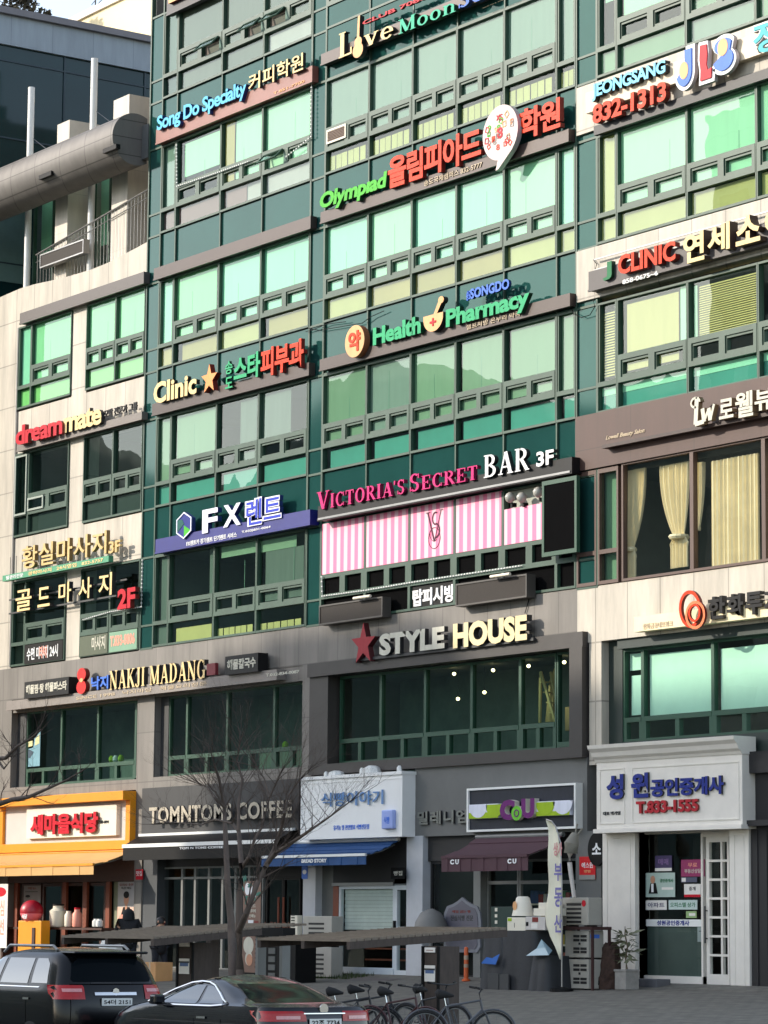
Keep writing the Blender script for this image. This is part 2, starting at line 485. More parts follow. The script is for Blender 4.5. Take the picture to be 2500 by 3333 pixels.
structure(b.build('pavement', M_PAVE), 'grey block paving sloping from the shop fronts down to the road')
structure(MB().box(-45, 110, -18.65, -18.4, -0.75, gz(-18.4) + 0.005).build('kerb', M_KERB))
RZ = -0.56
structure(MB().quad((-200, -25.6, RZ), (200, -25.6, RZ), (200, -18.65, RZ), (-200, -18.65, RZ)).build('road', M_ASPH), 'dark asphalt road along the shops')
M_PAINT = mat('road_paint', (225, 225, 220), 0.7, var=0.2, scale=5)
b = MB()
for i in range(14):
    b.quad((-40 + i * 8, -22.35, RZ + .004), (-37 + i * 8, -22.35, RZ + .004), (-37 + i * 8, -22.2, RZ + .004), (-40 + i * 8, -22.2, RZ + .004))
structure(b.build('road_markings', M_PAINT))
M_GROUND = mat('far_ground', (96, 98, 84), 0.95, var=0.3, scale=0.05)
structure(MB().quad((-2500, -2500, -0.8), (2500, -2500, -0.8), (2500, 2500, -0.8), (-2500, 2500, -0.8)).build('ground', M_GROUND))
# wooded ridge beyond the far side of the road (mirrored in the upper panes)
M_HILL = mat('hazy_wooded_hill', (116, 130, 122), 0.95, var=0.35, scale=0.03)  # bare winter woods, paled further: distance haze is put into the colour
b = MB()
rows = []
N = 60
for j, (k, hs) in enumerate(((0.0, 0.0), (0.35, 0.55), (0.7, 0.9), (1.0, 1.0), (1.4, 0.6), (1.9, 0))):
    row = []
    for i in range(N + 1):
        a = math.radians(172 + 75 * i / N)
        R_ = 300 + 120 * k
        h = (90 + 9 * math.sin(i * 0.37) + 6 * math.sin(i * 0.91 + 1)) * hs * (0.7 + 0.3 * math.sin(math.pi * i / N))
        row.append((R_ * math.cos(a), R_ * math.sin(a), -0.9 + h))
    rows.append(row)
k0 = 0
b.v = [Vector(p) for r in rows for p in r]
for j in range(len(rows) - 1):
    for i in range(N):
        b.f.append((j * (N + 1) + i, j * (N + 1) + i + 1, (j + 1) * (N + 1) + i + 1, (j + 1) * (N + 1) + i)); b.m.append(0)
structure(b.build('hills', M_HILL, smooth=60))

# tower blocks across the road: their shade falls on the lower right of the facade
M_APT = cladding('apartment_wall', (206, 209, 202), 3.0, 2.9, 0.05, jcol=0.6)
M_APTW = mat('apartment_window', (52, 62, 66), 0.15, var=0.3, scale=0.4)
def apartment(x0, x1, y0, y1, h, label):
    r = thing('apartment_building', label, 'building', ((x0 + x1) / 2, (y0 + y1) / 2, -0.8), group='tower blocks across the road')
    MB().box(x0, x1, y0, y1, -0.8, h).build('wall', M_APT, r)
    MB().box(x0 + 1.5, x1 - 1.5, y0 + 1, y1 - 1, h, h + 1.0).build('roof', M_GREY, r)
    b = MB()
    nx = int((x1 - x0) / 3)
    for f in range(int(h / 2.9)):
        for i in range(nx):
            xa = x0 + (i + .2) * (x1 - x0) / nx
            b.box(xa, xa + (x1 - x0) / nx * 0.6, y1 - .05, y1 + 0.03, f * 2.9 + 1.0, f * 2.9 + 2.4)
    o = b.build('window_grid', M_APTW, r)
    o['kind'] = 'stuff'
k_ = 1.0 / (-sun_dir.y)                     # one metre towards the sun moves this far along the ray
def cast(x, z, Y):
    """point on the plane y = Y whose shadow falls at x, z on the facade"""
    t = -Y / -sun_dir.y
    return x + sun_dir.x * t, z + sun_dir.z * t
YA = -60.0
xa0, za0 = cast(4.1, 8.9, YA)
xa1, _ = cast(14.8, 8.9, YA)
xa2, za2 = cast(58, 6.75, YA)
apartment(xa0, xa1, YA - 9, YA, za0, 'tall grey green apartment block across the road')
apartment(xa1 + 0.02, xa2, YA - 8, YA - .01, za2, 'lower grey green apartment block across the road')

# ------------------------------------------------------------------ blinds and boards behind the glass
BL = dict(
    white=mat('white_blind', (178, 214, 176), 0.8, var=0.04, scale=1.2, stretch=(5, 1, 0.6), rnd=0.05),
    aqua=mat('pale_blue_blind', (166, 216, 184), 0.8, var=0.04, scale=1.2, stretch=(5, 1, 0.6), rnd=0.04),
    green=mat('pale_green_blind', (160, 212, 158), 0.8, var=0.04, stretch=(5, 1, 0.6), rnd=0.04),
    leaf=mat('green_board', (148, 204, 116), 0.8, var=0.05, rnd=0.04),
    cream=mat('cream_blind', (208, 174, 114), 0.8, var=0.06, stretch=(4, 1, 0.5)),
    ochre=mat('ochre_board', (182, 144, 82), 0.8, var=0.09, rnd=0.08),
    lime=mat('pale_yellow_board', (196, 170, 106), 0.8, var=0.07, rnd=0.06),
    grey=mat('grey_blind', (132, 136, 126), 0.8, var=0.06, stretch=(5, 1, 0.5), rnd=0.06),
    sage=mat('sage_blind', (128, 144, 116), 0.8, var=0.06, stretch=(5, 1, 0.5), rnd=0.08),
    brown=mat('brown_blind', (104, 92, 84), 0.8, var=0.1, stretch=(5, 1, 0.5)),
    purple=mat('plum_board', (150, 96, 98), 0.8, var=0.1),
    mauve=mat('mauve_board', (186, 160, 158), 0.8, var=0.1),
    teal=mat('teal_board', (62, 140, 126), 0.7, var=0.1, rnd=0.08),
    dark=mat('dark_board', (46, 50, 48), 0.7, var=0.15),
    dim=mat('dim_blind', (92, 94, 86), 0.8, var=0.15, stretch=(5, 1, 0.5), rnd=0.1),
    wood=mat('wood_frame', (196, 160, 96), 0.6),
)
def window(bld, x0, x1, T, upper=(), lower=None, kind='pane', frame=None, glz=None, bars=(), openv=(), vents=2, name='window', low=2.6):
    """one bay of the curtain wall: fixed pane, a band with two small hinged vents, and a lower pane"""
    fm = frame or M_FRAME
    gm = glz or M_GLASS
    b = MB(); g = MB()
    e = 0.034
    zt, z1, z2, zb = T - 0.05, T - 1.33, T - 1.98, T - low
    yf, yb = -0.05, 0.10
    b.box(x0, x0 + e, yf, yb, zb, T); b.box(x1 - e, x1, yf, yb, zb, T)
    b.box(x0 + e, x1 - e, yf, yb, zt, T)
    b.box(x0 + e, x1 - e, yf, yb, zb, zb + .06)
    xa, xb = x0 + e, x1 - e
    def gq(u0, u1, w0, w1):
        tx, tz = tilt_rnd.uniform(-.0045, .0045), tilt_rnd.uniform(-.0045, .0045)
        dy = lambda u, w: 0.04 + tx * (u - (u0 + u1) / 2) + tz * (w - (w0 + w1) / 2)
        g.quad((u0, dy(u0, w0), w0), (u1, dy(u1, w0), w0), (u1, dy(u1, w1), w1), (u0, dy(u0, w1), w1))
    if kind == 'side':
        b.box(xa, xb, yf, yb, z2, z2 + .11)
        b.box(xa, xa + .05, yf + .015, yb, z2 + .11, zt); b.box(xb - .05, xb, yf + .015, yb, z2 + .11, zt)
        gq(xa + .05, xb - .05, z2 + .11, zt)
    else:
        w = xb - xa
        va = [(xa + w * (0.045 + i / vents), xa + w * (0.045 + i / vents) + w * (0.82 / vents)) for i in range(vents)]
        vz0, vz1 = T - 1.80, T - 1.52
        b.box(xa, xb, yf - .01, yb, T - 1.46, z1); b.box(xa, xb, yf - .01, yb, z2, T - 1.86)
        edges = [xa] + [v for p in va for v in p] + [xb]
        for i in range(0, len(edges), 2):
            b.box(edges[i], edges[i + 1], yf - .01, yb, T - 1.86, T - 1.46)
        for i, (p, q) in enumerate(va):
            if i in openv:
                sash = MB()
                L_ = vz1 - vz0 + .08
                ca, sa = math.cos(0.75), math.sin(0.75)
                def hp(x, t, d=0.0): return (x, -0.07 - t * sa - d * ca, T - 1.47 - t * ca + d * sa)
                for (t0, t1, u0, u1) in ((0, .05, p, q), (L_ - .05, L_, p, q), (.05, L_ - .05, p, p + .05), (.05, L_ - .05, q - .05, q)):
                    vs = [hp(u0, t0), hp(u1, t0), hp(u1, t1), hp(u0, t1), hp(u0, t0, .04), hp(u1, t0, .04), hp(u1, t1, .04), hp(u0, t1, .04)]
                    sash.add(vs, [(0, 1, 2, 3), (4, 7, 6, 5), (0, 4, 5, 1), (1, 5, 6, 2), (2, 6, 7, 3), (3, 7, 4, 0)])
                sash_list.append((sash, [hp(p + .05, .05, .02), hp(q - .05, .05, .02), hp(q - .05, L_ - .05, .02), hp(p + .05, L_ - .05, .02)]))
            else:
                s_ = 0.035
                b.box(p, q, yf + .02, yb - .02, T - 1.52, T - 1.46); b.box(p, q, yf + .02, yb - .02, T - 1.86, T - 1.80)
                b.box(p, p + s_, yf + .02, yb - .02, vz0, vz1); b.box(q - s_, q, yf + .02, yb - .02, vz0, vz1)
                gq(p + s_, q - s_, vz0, vz1)
        gq(xa, xb, z1, zt)
    if low > 2: gq(xa, xb, zb + .06, z2)
    for bx in bars:
        b.box(bx - .02, bx + .02, yf, yb, z1, zt)
    f = b.build(name, fm, bld)
    for sash, gqd in sash_list:
        so_ = sash.build('vent_sash', fm, f)
        MB().quad(*gqd).build('vent_pane', gm, f)
    sash_list.clear()
    g.build('pane', gm, f)
    ub, ut = T - 1.95, T - .03
    yy = 0.055
    for u in upper:
        k, fx0, fx1, fz0, fz1 = (u + (0, 1, 0, 1))[:5] if len(u) == 1 else u
        yy += 0.012
        bl = MB()
        if k == 'slat':
            n = 24
            for i in range(n):
                zc = ub + (ut - ub) * (fz0 + (fz1 - fz0) * (i + .5) / n)
                bl.quad((xa + (xb - xa) * fx0, yy, zc - .022), (xa + (xb - xa) * fx1, yy, zc - .022), (xa + (xb - xa) * fx1, yy + .03, zc + .022), (xa + (xb - xa) * fx0, yy + .03, zc + .022))
            bl.build('blind', BL['cream'], f)
        else:
            bl.box(xa + (xb - xa) * fx0, xa + (xb - xa) * fx1, yy, yy + .006, ub + (ut - ub) * fz0, ub + (ut - ub) * fz1)
            bl.build('blind', BL[k], f)
            if k in ('white', 'aqua', 'green', 'sage', 'grey') and kind != 'side' and fx1 - fx0 > .6:
                xs_ = xa + (xb - xa) * tilt_rnd.uniform(.3, .75)
                MB().box(xs_, xs_ + .014, yy - .004, yy - .001, ub + .5, ub + .5 + tilt_rnd.uniform(.5, 1.2)).build('blind_cord', M_CORD, f)
    if lower:
        if not isinstance(lower, (list, tuple)): lower = [(lower, 0, 1, 0, 1)]
        lb, lt = zb + .02, z2 - .02
        for q in lower:
            k, fx0, fx1, fz0, fz1 = q
            yy += .012
            if k == 'strips':
                n = 7
                for i in range(n):
                    if i % 7 == 6: continue
                    xc0 = xa + (xb - xa) * (i + 0.1) / n
                    yy += 0
                    (MB().box(xc0, xc0 + (xb - xa) / n * .88, .07 + .01 * (i % 2), .076 + .01 * (i % 2), lb + (lt - lb) * fz0, lb + (lt - lb) * fz1)).build('blind_strip', BL['lime'], f)
            else:
                MB().box(xa + (xb - xa) * fx0, xa + (xb - xa) * fx1, yy, yy + .006, lb + (lt - lb) * fz0, lb + (lt - lb) * fz1).build('board', BL[k], f)
    return f
M_CORD = mat('blind_cord', (120, 150, 128), .8)
sash_list = []
tilt_rnd = random.Random(12)

# ------------------------------------------------------------------ the green glass tower
tower = thing('office_building', 'tall green glass office building hung with rows of shop signs', 'building', (10, 3, FLOOR))
wing = thing('office_wing', 'cream clad lower wing with dark windows and a roof terrace beside the green tower', 'building', (-5, 3, FLOOR))
TS = (28, 24, 20, 16, 12)
B1 = [0.75, 1.58, 4.02, 6.20, 8.62]
B2 = [9.33, 11.37, 13.33, 15.25, 17.21, 19.28, 20.02]
B3 = [20.82, 21.55, 24.03, 26.37, 28.72]
w1 = ('white',)
SPEC = {
    1: {28: [[('dim',)], [('brown',)], [('brown',)], [('brown',), ('grey', .45, 1, 0, 1)]],
        24: [[('grey',)], [('white', .12, .92, .42, .93)], [('ochre', .02, .25, 0, 1), ('white', .28, 1, 0, 1)], [('white',), ('white', .05, .95, .62, .9)]],
        20: [[('aqua',)], [('green', 0, .9, 0, 1), ('aqua', .93, 1, 0, 1)], [('aqua',)], [('aqua',)]],
        16: [[('sage',)], [('sage', .05, 1, 0.1, 1)], [('dim', .5, .9, 0, 1)], [('dim', 0, .6, .3, 1)]],
        12: [[('dim', .3, 1, 0, 1)], [('dim', .85, 1, 0, 1)], [('sage', .08, 1, .82, .98)], [('sage', 0, .75, .80, .96), ('dim', .1, .9, .1, .8)]]},
    2: {28: [[('green', 0, 1, .3, 1)], [('white',)], [('white',)], [('grey',)], [('white',)], [('white',)]],
        24: [[('grey',), ('cream', .08, 1, .86, .95)], [('grey',), ('cream', .03, .96, .86, .95)], [('grey',), ('cream', .1, .95, .86, .95)], [('grey',), ('cream', .1, .95, .86, .95)], [('grey',), ('cream', .1, .95, .86, .95)], [('grey',)]],
        20: [[('aqua',)], [('white',)], [('aqua',)], [('aqua',)], [('white',)], [('aqua',)]],
        16: [[('sage',)], [('grey',)], [('sage',)], [('sage', .06, 1, 0, 1)], [('sage', .07, 1, .1, 1)], [('sage',)]],
        12: None},
    3: {28: [[('white',)], [('white',)], [('white',)], [('white',)]],
        24: [[('white', .25, 1, .6, 1)], [('white', .05, 1, .3, 1)], [('sage',)], [('white',)]],
        20: [[('lime',)], [('white', 0, .97, 0, 1)], [('white',), ('cream', .27, .33, 0, 1)], [('white',)]],
        16: [[('slat', .1, 1, .1, .9)], [('cream', .08, .84, .12, .93), ('white', .86, .99, .28, 1)], [('slat', .1, 1, .28, .93), ('white', .02, .07, .3, .95)], [('slat', .1, 1, .2, .95)]],
        12: None},
}
LOW = {
    1: {28: ['dark', 'brown', 'brown', 'mauve'], 24: ['purple', 'purple', [('purple', 0, .55, 0, 1), ('cream', .08, .15, 0, 1), ('mauve', .55, 1, 0, 1)], 'mauve'],
        20: ['ochre', [('ochre', .12, 1, 0, 1)], [('lime', 0, .9, 0, 1)], [('ochre', .1, 1, 0, 1)]], 16: ['teal', [('teal', .05, 1, .1, .9)], [('teal', .1, 1, 0, .9)], [('teal', .05, 1, 0, .9)]],
        12: ['dim', [('lime', .1, .9, 0, .75)], [('strips', 0, 1, 0, .45)], [('strips', 0, 1, 0, .4)]]},
    2: {28: ['sage'] * 6, 24: [[('strips', 0, 1, 0, .82)]] * 6, 20: ['lime', 'ochre', 'ochre', 'ochre', 'lime', 'lime'],
        16: [[('teal', .1, 1, 0, .9)], [('teal', .1, 1, 0, .9)], [('teal', .08, 1, 0, .92)], [('teal', .08, 1, 0, .92)], [('teal', .06, 1, 0, .94)], [('teal', .2, 1, 0, .9)]]},
    3: {28: ['sage'] * 4, 24: ['sage', 'sage', 'grey', 'sage'], 20: ['lime', 'lime', 'lime', 'lime'],
        16: [[('aqua', 0, 1, .68, 1), ('teal', 0, 1, 0, .68)]] * 4},
}
OPENV = {(1, 28, 1): (1,), (1, 28, 2): (1,), (1, 24, 3): (0,), (1, 28, 3): (0,)}
for bay, xs in ((1, B1), (2, B2), (3, B3)):
    for T in TS:
        sp = SPEC[bay][T]
        if sp is None: continue
        for i in range(len(xs) - 1):
            side = (i == 0 and bay != 2) or (bay == 2 and i == 5)
            window(tower, xs[i] + .006, xs[i + 1] - .006, T, sp[i], LOW[bay][T][i], 'side' if side else 'pane', openv=OPENV.get((bay, T, i), ()))
# spandrels behind the signs, column glass, rails
rl = MB()
for xs, rows in ((B1, TS), (B2, TS)):
    for T in rows:
        if T == 12: continue
        for i in range(len(xs) - 1):
            MB().box(xs[i] + .03, xs[i + 1] - .03, 0.02, .08, T - 3.96, T - 2.62).build('spandrel', M_SPAN, tower)
            rl.box(xs[i] - .024, xs[i] + .024, -.035, .09, T - 3.98, T - 2.605)
        rl.box(xs[-1] - .03, xs[-1] + .03, -.035, .09, T - 3.98, T - 2.605)
        rl.box(xs[0], xs[-1], -.03, .085, T - 4.0, T - 3.96)
cols = ((0.06, 0.72), (8.66, 9.29), (20.06, 20.78))
for T in TS:
    for c0, c1 in cols:
        for za, zb in ((T - 1.92, T - .04), (T - 2.58, T - 1.98), (T - 3.96, T - 2.64)):
            if T == 12 and za < 9.3: continue
            MB().box(c0, c1, 0.0, .08, za, zb).build('column_glass', M_SPAN, tower)
        for zr in (T, T - 1.95, T - 2.61):
            rl.box(c0 - .02, c1 + .02, -.03, .085, zr - .028, zr + .028)
for x in (0.03, 0.74, 8.64, 9.31, 20.04, 20.80):
    rl.box(x - .028, x + .028, -.04, .095, 9.4, 30)
rl.build('mullion_grid', M_FRAME, tower)
# cores: floors, rear wall, sides
b = MB()
for T in (32,) + TS + (8.0,):
    b.box(0.1, 32, .45, 7.5, T + .03, T + 1.3)
b.box(.1, 32, 7.5, 7.8, 0, 32)
for x in (0.02, 8.7, 20.1):
    b.box(x, x + .5, .46, 7.5, 5.3, 30)
b.build('interior', M_DARK, tower)
MB().box(0, 32, 7.85, 20, 0, 31.4).box(-.01, .05, .12, 7.9, 21, 31.5).build('rear_block', M_GREY, tower)

# bay 2, second sign floor (T = 12): dark window band under the pink panels
def low_frame(parent, x0, x1, z0, z1, glz, fm, name='window', w=.06, y0=-.05, y1=.08, yg=.03):
    b = MB().box(x0, x0 + w, y0, y1, z0, z1).box(x1 - w, x1, y0, y1, z0, z1).box(x0 + w, x1 - w, y0, y1, z1 - w, z1).box(x0 + w, x1 - w, y0, y1, z0, z0 + w)
    f = b.build(name, fm, parent)
    MB().quad((x0 + w, yg, z0 + w), (x1 - w, yg, z0 + w), (x1 - w, yg, z1 - w), (x0 + w, yg, z1 - w)).build('pane', glz, f)
    return f
for i in range(6):
    x0, x1 = B2[i], B2[i + 1]
    f = MB().box(x0, x0 + .05, -.05, .1, 9.42, 12).box(x1 - .05, x1, -.05, .1, 9.42, 12)
    f.box(x0 + .05, x1 - .05, -.05, .1, 10.58, 10.68).box(x0 + .05, x1 - .05, -.05, .1, 10.04, 10.16).box(x0 + .05, x1 - .05, -.05, .1, 9.42, 9.48)
    w_ = x1 - x0
    vx = [(x0 + .10, x0 + w_ * .44), (x0 + w_ * .56, x1 - .16)] if i < 5 else [(x0 + .12, x1 - .12)]
    ed = [x0 + .05] + [v for p in vx for v in p] + [x1 - .05]
    for q in range(0, len(ed), 2): f.box(ed[q], ed[q + 1], -.05, .1, 10.16, 10.58)
    fo = f.build('window', M_FRAME, tower)
    MB().box(x0 + .05, x1 - .05, .05, .06, 9.48, 10.04).build('blackout_panel', M_MATTE, fo)
    v = MB()
    for p in vx: v.box(p[0], p[1], .03, .05, 10.16, 10.58)
    v.build('vent_panel', M_MATTE, fo)
# dark glass above the panels
# bay 3, beauty salon floor: brown frames, big curtained panes
M_BRF = mat('brown_frame', (84, 62, 54), 0.5)
salon = [(20.06, 20.78), (20.84, 21.58), (21.70, 24.14), (24.14, 26.50), (26.50, 28.80)]
for i, (x0, x1) in enumerate(salon):
    if i < 2:
        f = MB().box(x0, x0 + .06, -.05, .1, 9.42, 12.1).box(x1 - .06, x1, -.05, .1, 9.42, 12.1).box(x0 + .06, x1 - .06, -.05, .1, 10.12, 10.22).box(x0 + .06, x1 - .06, -.05, .1, 9.42, 9.50).box(x0 + .06, x1 - .06, -.05, .1, 12.0, 12.1)
        fo = f.build('window', M_BRF, tower)
        g = MB().quad((x0 + .06, .03, 9.5), (x1 - .06, .03, 9.5), (x1 - .06, .03, 10.12), (x0 + .06, .03, 10.12)).quad((x0 + .06, .03, 10.22), (x1 - .06, .03, 10.22), (x1 - .06, .03, 12.0), (x0 + .06, .03, 12.0))
        g.build('pane', M_GLASS if i else M_SPAN, fo)
        if i:
            MB().box(x0, x1, .18, .19, 9.45, 12.05).build('blind', BL['sage'], fo)
    else:
        low_frame(tower, x0, x1, 9.42, 12.15, M_SALON, M_BRF)
# cream-and-yellow drapes hung behind the salon panes
M_DRAPE = mat('drape', (240, 225, 190), 0.85, var=0.1, scale=2)
def drape(x0, x1, z0, z1, tie=None, label='', group='drapes in the salon windows', tail=0.0):
    """pleated cloth; tie = (height, x, half width) gathers it into a knot"""
    b = MB()
    n, m = 60, 26
    for j in range(m + 1):
        z = z1 + (z0 - z1) * j / m
        xa, xb = x0, x1
        if tie:
            tz, tx, hw = tie
            if z > tz:
                k = ((z1 - z) / (z1 - tz)) ** 2.2
                xa, xb = x0 + (tx - hw - x0) * k, x1 + (tx + hw - x1) * k
            else:
                k = min(1, (tz - z) / 0.22)
                sp = hw * (1.0 + 0.9 * math.sin(k * 2.2))
                xa, xb = tx - sp, tx + sp
        for i in range(n + 1):
            u = i / n
            amp = 0.05 if not tie else 0.05 * max(.35, (xb - xa) / (x1 - x0))
            b.v.append(Vector((xa + (xb - xa) * u, 0.26 + amp * math.sin(u * 2 * math.pi * (8 + 3 * (x1 - x0))) + .01 * math.sin(u * 9), z)))
    for j in range(m):
        for i in range(n):
            b.f.append((j * (n + 1) + i, j * (n + 1) + i + 1, (j + 1) * (n + 1) + i + 1, (j + 1) * (n + 1) + i)); b.m.append(0)
    if tie:
        tz, tx, hw = tie
        b.lathe([(hw * 1.25, -.05), (hw * 1.45, 0), (hw * 1.25, .05)], (tx, .26, tz), 12)
    o = b.build('curtain', M_DRAPE)
    md = o.modifiers.new('solid', 'SOLIDIFY'); md.thickness = .006
    return tag(o, label, 'curtain', group)
def dz(c, x, y): return at(c, x, y, .26)
p0, p1 = dz('i', 818, 240), dz('i', 925, 225)
drape(p0.x, p1.x, 9.42, p1.z, (dz('i', 840, 715).z, dz('i', 832, 715).x, .11), 'narrow cream curtain tied low at the left end of the salon window')
p0, p1 = dz('i', 1008, 205), dz('i', 1185, 200)
drape(p0.x, p1.x, dz('i', 1120, 825).z, p1.z + .05, (dz('i', 1130, 640).z, dz('i', 1125, 640).x, .17), 'wide cream curtain gathered in a big bow beside the salon mullion')
p0, p1 = dz('i', 1232, 190), dz('i', 1275, 190)
drape(p0.x, p1.x, dz('i', 1235, 575).z, p1.z, (dz('i', 1235, 590).z, dz('i', 1238, 560).x, .05), 'thin cream curtain wisp just right of the salon mullion')
p0, p1 = dz('i', 1318, 180), dz('i', 1605, 150)
drape(p0.x, p1.x, 9.45, p1.z + .05, None, 'broad straight cream curtain hanging untied in the salon window')
p0 = dz('i', 1645, 150)
drape(p0.x, p0.x + 1.2, 9.45, p0.z + .05, None, 'straight cream curtain cut off by the right edge of the photo')

# stone bands and piers of the tower's base
b = MB()
b.box(-.05, 8.95, -.02, .44, 8.38, 9.40)
b.box(8.95, 20.05, -.02, .44, 8.38, 9.40)
b.box(-.05, .90, -.02, .44, 5.72, 8.38).box(8.50, 8.94, -.02, .44, 5.72, 8.38)
b.box(-.05, 8.94, -.02, .44, 5.40, 5.72)
b.box(.9, 8.5, .0, .44, 7.98, 8.38)
b.box(-.05, .36, -.02, .6, FLOOR, 5.40)
b.build('stone_base', M_GREY, tower)
M_PGREY = mat('painted_grey', (104, 105, 103), 0.7, var=0.1)
MB().box(13.62, 20.42, -.03, .5, 3.80, 5.48).box(20.0, 20.92, -.03, .9, FLOOR - .1, 3.80).build('painted_fascia', M_PGREY, tower)
MB().box(13.34, 14.02, -.06, .6, FLOOR - .1, 3.82).build('pillar', mat('pale_pillar', (186, 188, 192), .6), tower)
MB().box(8.70, 9.28, -.06, .6, FLOOR - .1, 3.84).build('pillar', mat('pale_pillar', (186, 188, 192), .6), tower)
MB().box(9.28, 9.86, .15, .6, FLOOR, 3.84).build('pier', mat('mid_grey_pier', (98, 100, 98), .7), tower)
b = MB()
b.box(20.05, 32, -.02, .44, 8.12, 9.40).box(20.49, 20.93, -.02, .44, 5.3, 8.12)
b.build('cream_band', M_STONE, tower)
MB().box(20.10, 32, -.08, .3, 20.16, 21.32).box(20.10, 32, -.08, .3, 16.14, 17.36).build('sign_band', M_STONE, tower)
MB().box(20.08, 32, -.10, .3, 12.13, 13.42).build('brown_band', M_BROWN, tower)

# second-floor shop windows, recessed
def shop_strip(parent, x0, x1, z0, z1, splits, low_z, nv, fm=M_FRAME2, glz=M_GLASSD, y=.28, name='window'):
    """separate windows between the splits, with a row of panelled vents at the foot"""
    for i in range(len(splits) - 1):
        a, c = splits[i], splits[i + 1]
        b = MB()
        b.box(a, a + .05, y - .06, y + .06, z0, z1).box(c - .05, c, y - .06, y + .06, z0, z1).box(a + .05, c - .05, y - .06, y + .06, z1 - .06, z1)
        b.box(a + .05, c - .05, y - .07, y + .06, low_z - .11, low_z).box(a + .05, c - .05, y - .06, y + .06, z0, z0 + .07)
        n = max(1, nv[i]) if isinstance(nv, (list, tuple)) else nv
        w = (c - a - .1) / n
        for k in range(n):
            xl = a + .05 + k * w
            b.box(xl, xl + .07, y - .06, y + .06, z0 + .07, low_z - .11).box(xl + w - .07, xl + w, y - .06, y + .06, z0 + .07, low_z - .11)
        f = b.build(name, fm, parent)
        g = MB().quad((a + .05, y, low_z), (c - .05, y, low_z), (c - .05, y, z1 - .06), (a + .05, y, z1 - .06))
        for k in range(n):
            xl = a + .05 + k * w
            g.quad((xl + .07, y, z0 + .07), (xl + w - .07, y, z0 + .07), (xl + w - .07, y, low_z - .11), (xl + .07, y, low_z - .11))
        g.build('pane', glz, f)
shop_strip(tower, .9, 8.5, 5.72, 7.98, [1.32, 2.28, 4.40, 6.77, 8.50], 6.30, [1, 2, 2, 2])
MB().box(.9, 1.32, .2, .4, 5.72, 7.98).build('reveal', M_CHAR, tower)
shop_strip(tower, 9.8, 19.2, 5.74, 8.0, [9.9, 11.75, 13.68, 15.62, 17.56, 18.95], 6.38, [2, 2, 2, 2, 2])
shop_strip(tower, 18.95, 20.1, 5.74, 8.0, [18.98, 19.95], 5.9, [1])
M_PART = mat('added_partition', (104, 116, 108), .8, var=.35, scale=.9)  # wall added close behind the glass to lift the windows from black
MB().box(.6, 8.7, 2.2, 2.3, 5.5, 8.0).box(9.5, 20.0, 2.4, 2.5, 5.5, 8.1).build('added_partition', M_PART, tower)
# dark portal round the second-floor restaurant
M_PORT = mat('dark_portal', (58, 54, 52), 0.45, var=0.15, scale=2)
MB().box(8.96, 20.44, -.18, .2, 8.02, 8.37).box(8.96, 9.82, -.10, .3, 5.75, 8.02).box(19.95, 20.42, -.18, .3, 5.48, 8.02).box(8.96, 19.95, -.12, .3, 5.48, 5.74).build('portal_frame', M_PORT, tower)
shop_strip(tower, 21.2, 28.8, 5.78, 7.9, [21.42, 22.10, 24.50, 26.55, 28.7], 6.34, [1, 2, 2, 2], glz=M_GLASS)
b = MB()
for (x0, x1, z0, z1) in ((21.55, 22.0, 6.4, 7.3), (21.5, 22.0, 7.42, 7.8), (22.2, 24.32, 6.36, 7.74), (24.62, 26.5, 6.36, 7.70), (26.6, 28.6, 6.36, 7.7)):
    b.box(x0, x1, .36, .37, z0, z1)
b.build('roller_blind', mat('securities_blind', (232, 240, 226), .8, var=.05), tower)
MB().box(20.93, 21.42, .2, .44, 5.5, 8.12).box(21.42, 32, .05, .44, 7.9, 8.12).box(21.42, 32, .05, .44, 5.35, 5.78).build('dark_surround', mat('dark_green_surround', (34, 48, 44), .5), tower)

# ------------------------------------------------------------------ the cream wing
b = MB()
b.box(-14, -7.86, 0, .5, FLOOR, 20.0).box(-4.40, -3.50, 0, .5, 9.36, 20.0)
b.box(-7.86, -4.40, 0, .5, 16.0, 17.34).box(-3.5, -.02, 0, .5, 16.0, 17.34)
b.box(-7.86, -4.40, 0, .5, 12.03, 13.36).box(-3.5, -.02, 0, .5, 12.03, 13.36)
# curved parapet of the roof terrace
top = [at('d', x, y, 0) for x, y in ((0, 480), (120, 441), (210, 414), (300, 395), (420, 365), (550, 326), (650, 285), (740, 238), (820, 196), (885, 160))]
pts = [(-14, 20.0), (-.02, 20.0)] + [(-.02, top[-1].z)] + [(p.x, p.z) for p in reversed(top[1:-1])] + [(-14, top[1].z - .25)]
b.prism(pts, 0, .35)
b.build('wall', M_STONE, wing)
MB().box(-14, -7.9, -.02, .0, 9.2, 19.2).build('wall_return', mat('weathered_panel', (178, 168, 152), .7), wing) if False else None
MB().box(-14, -.05, -.015, .5, 8.38, 9.36).box(-14, -7.68, -.015, .5, FLOOR, 8.38).box(-7.68, -.05, -.015, .5, 5.40, 5.70).box(-7.68, -.05, .02, .5, 7.98, 8.38).build('stone_base', M_GREY, wing)
WSPEC = {20: ([[('aqua',)], [('green',)]], [[('green',)], [('green',)]], 'leaf'), 16: ([[], []], [[], []], 'dark'), 12: ([[], []], [[], []], None)}
for T in (20, 16, 12):
    l, r, lw = WSPEC[T]
    gz_ = M_GLASS if T == 20 else M_GLASSD
    window(wing, -7.80, -6.94, T, l[0], lw, 'side', glz=gz_)
    window(wing, -6.93, -4.41, T, l[1], lw, 'pane', glz=gz_)
    window(wing, -3.49, -1.74, T, r[0], lw, 'pane', glz=gz_)
    window(wing, -1.73, -.03, T, r[1], lw, 'pane', glz=gz_)
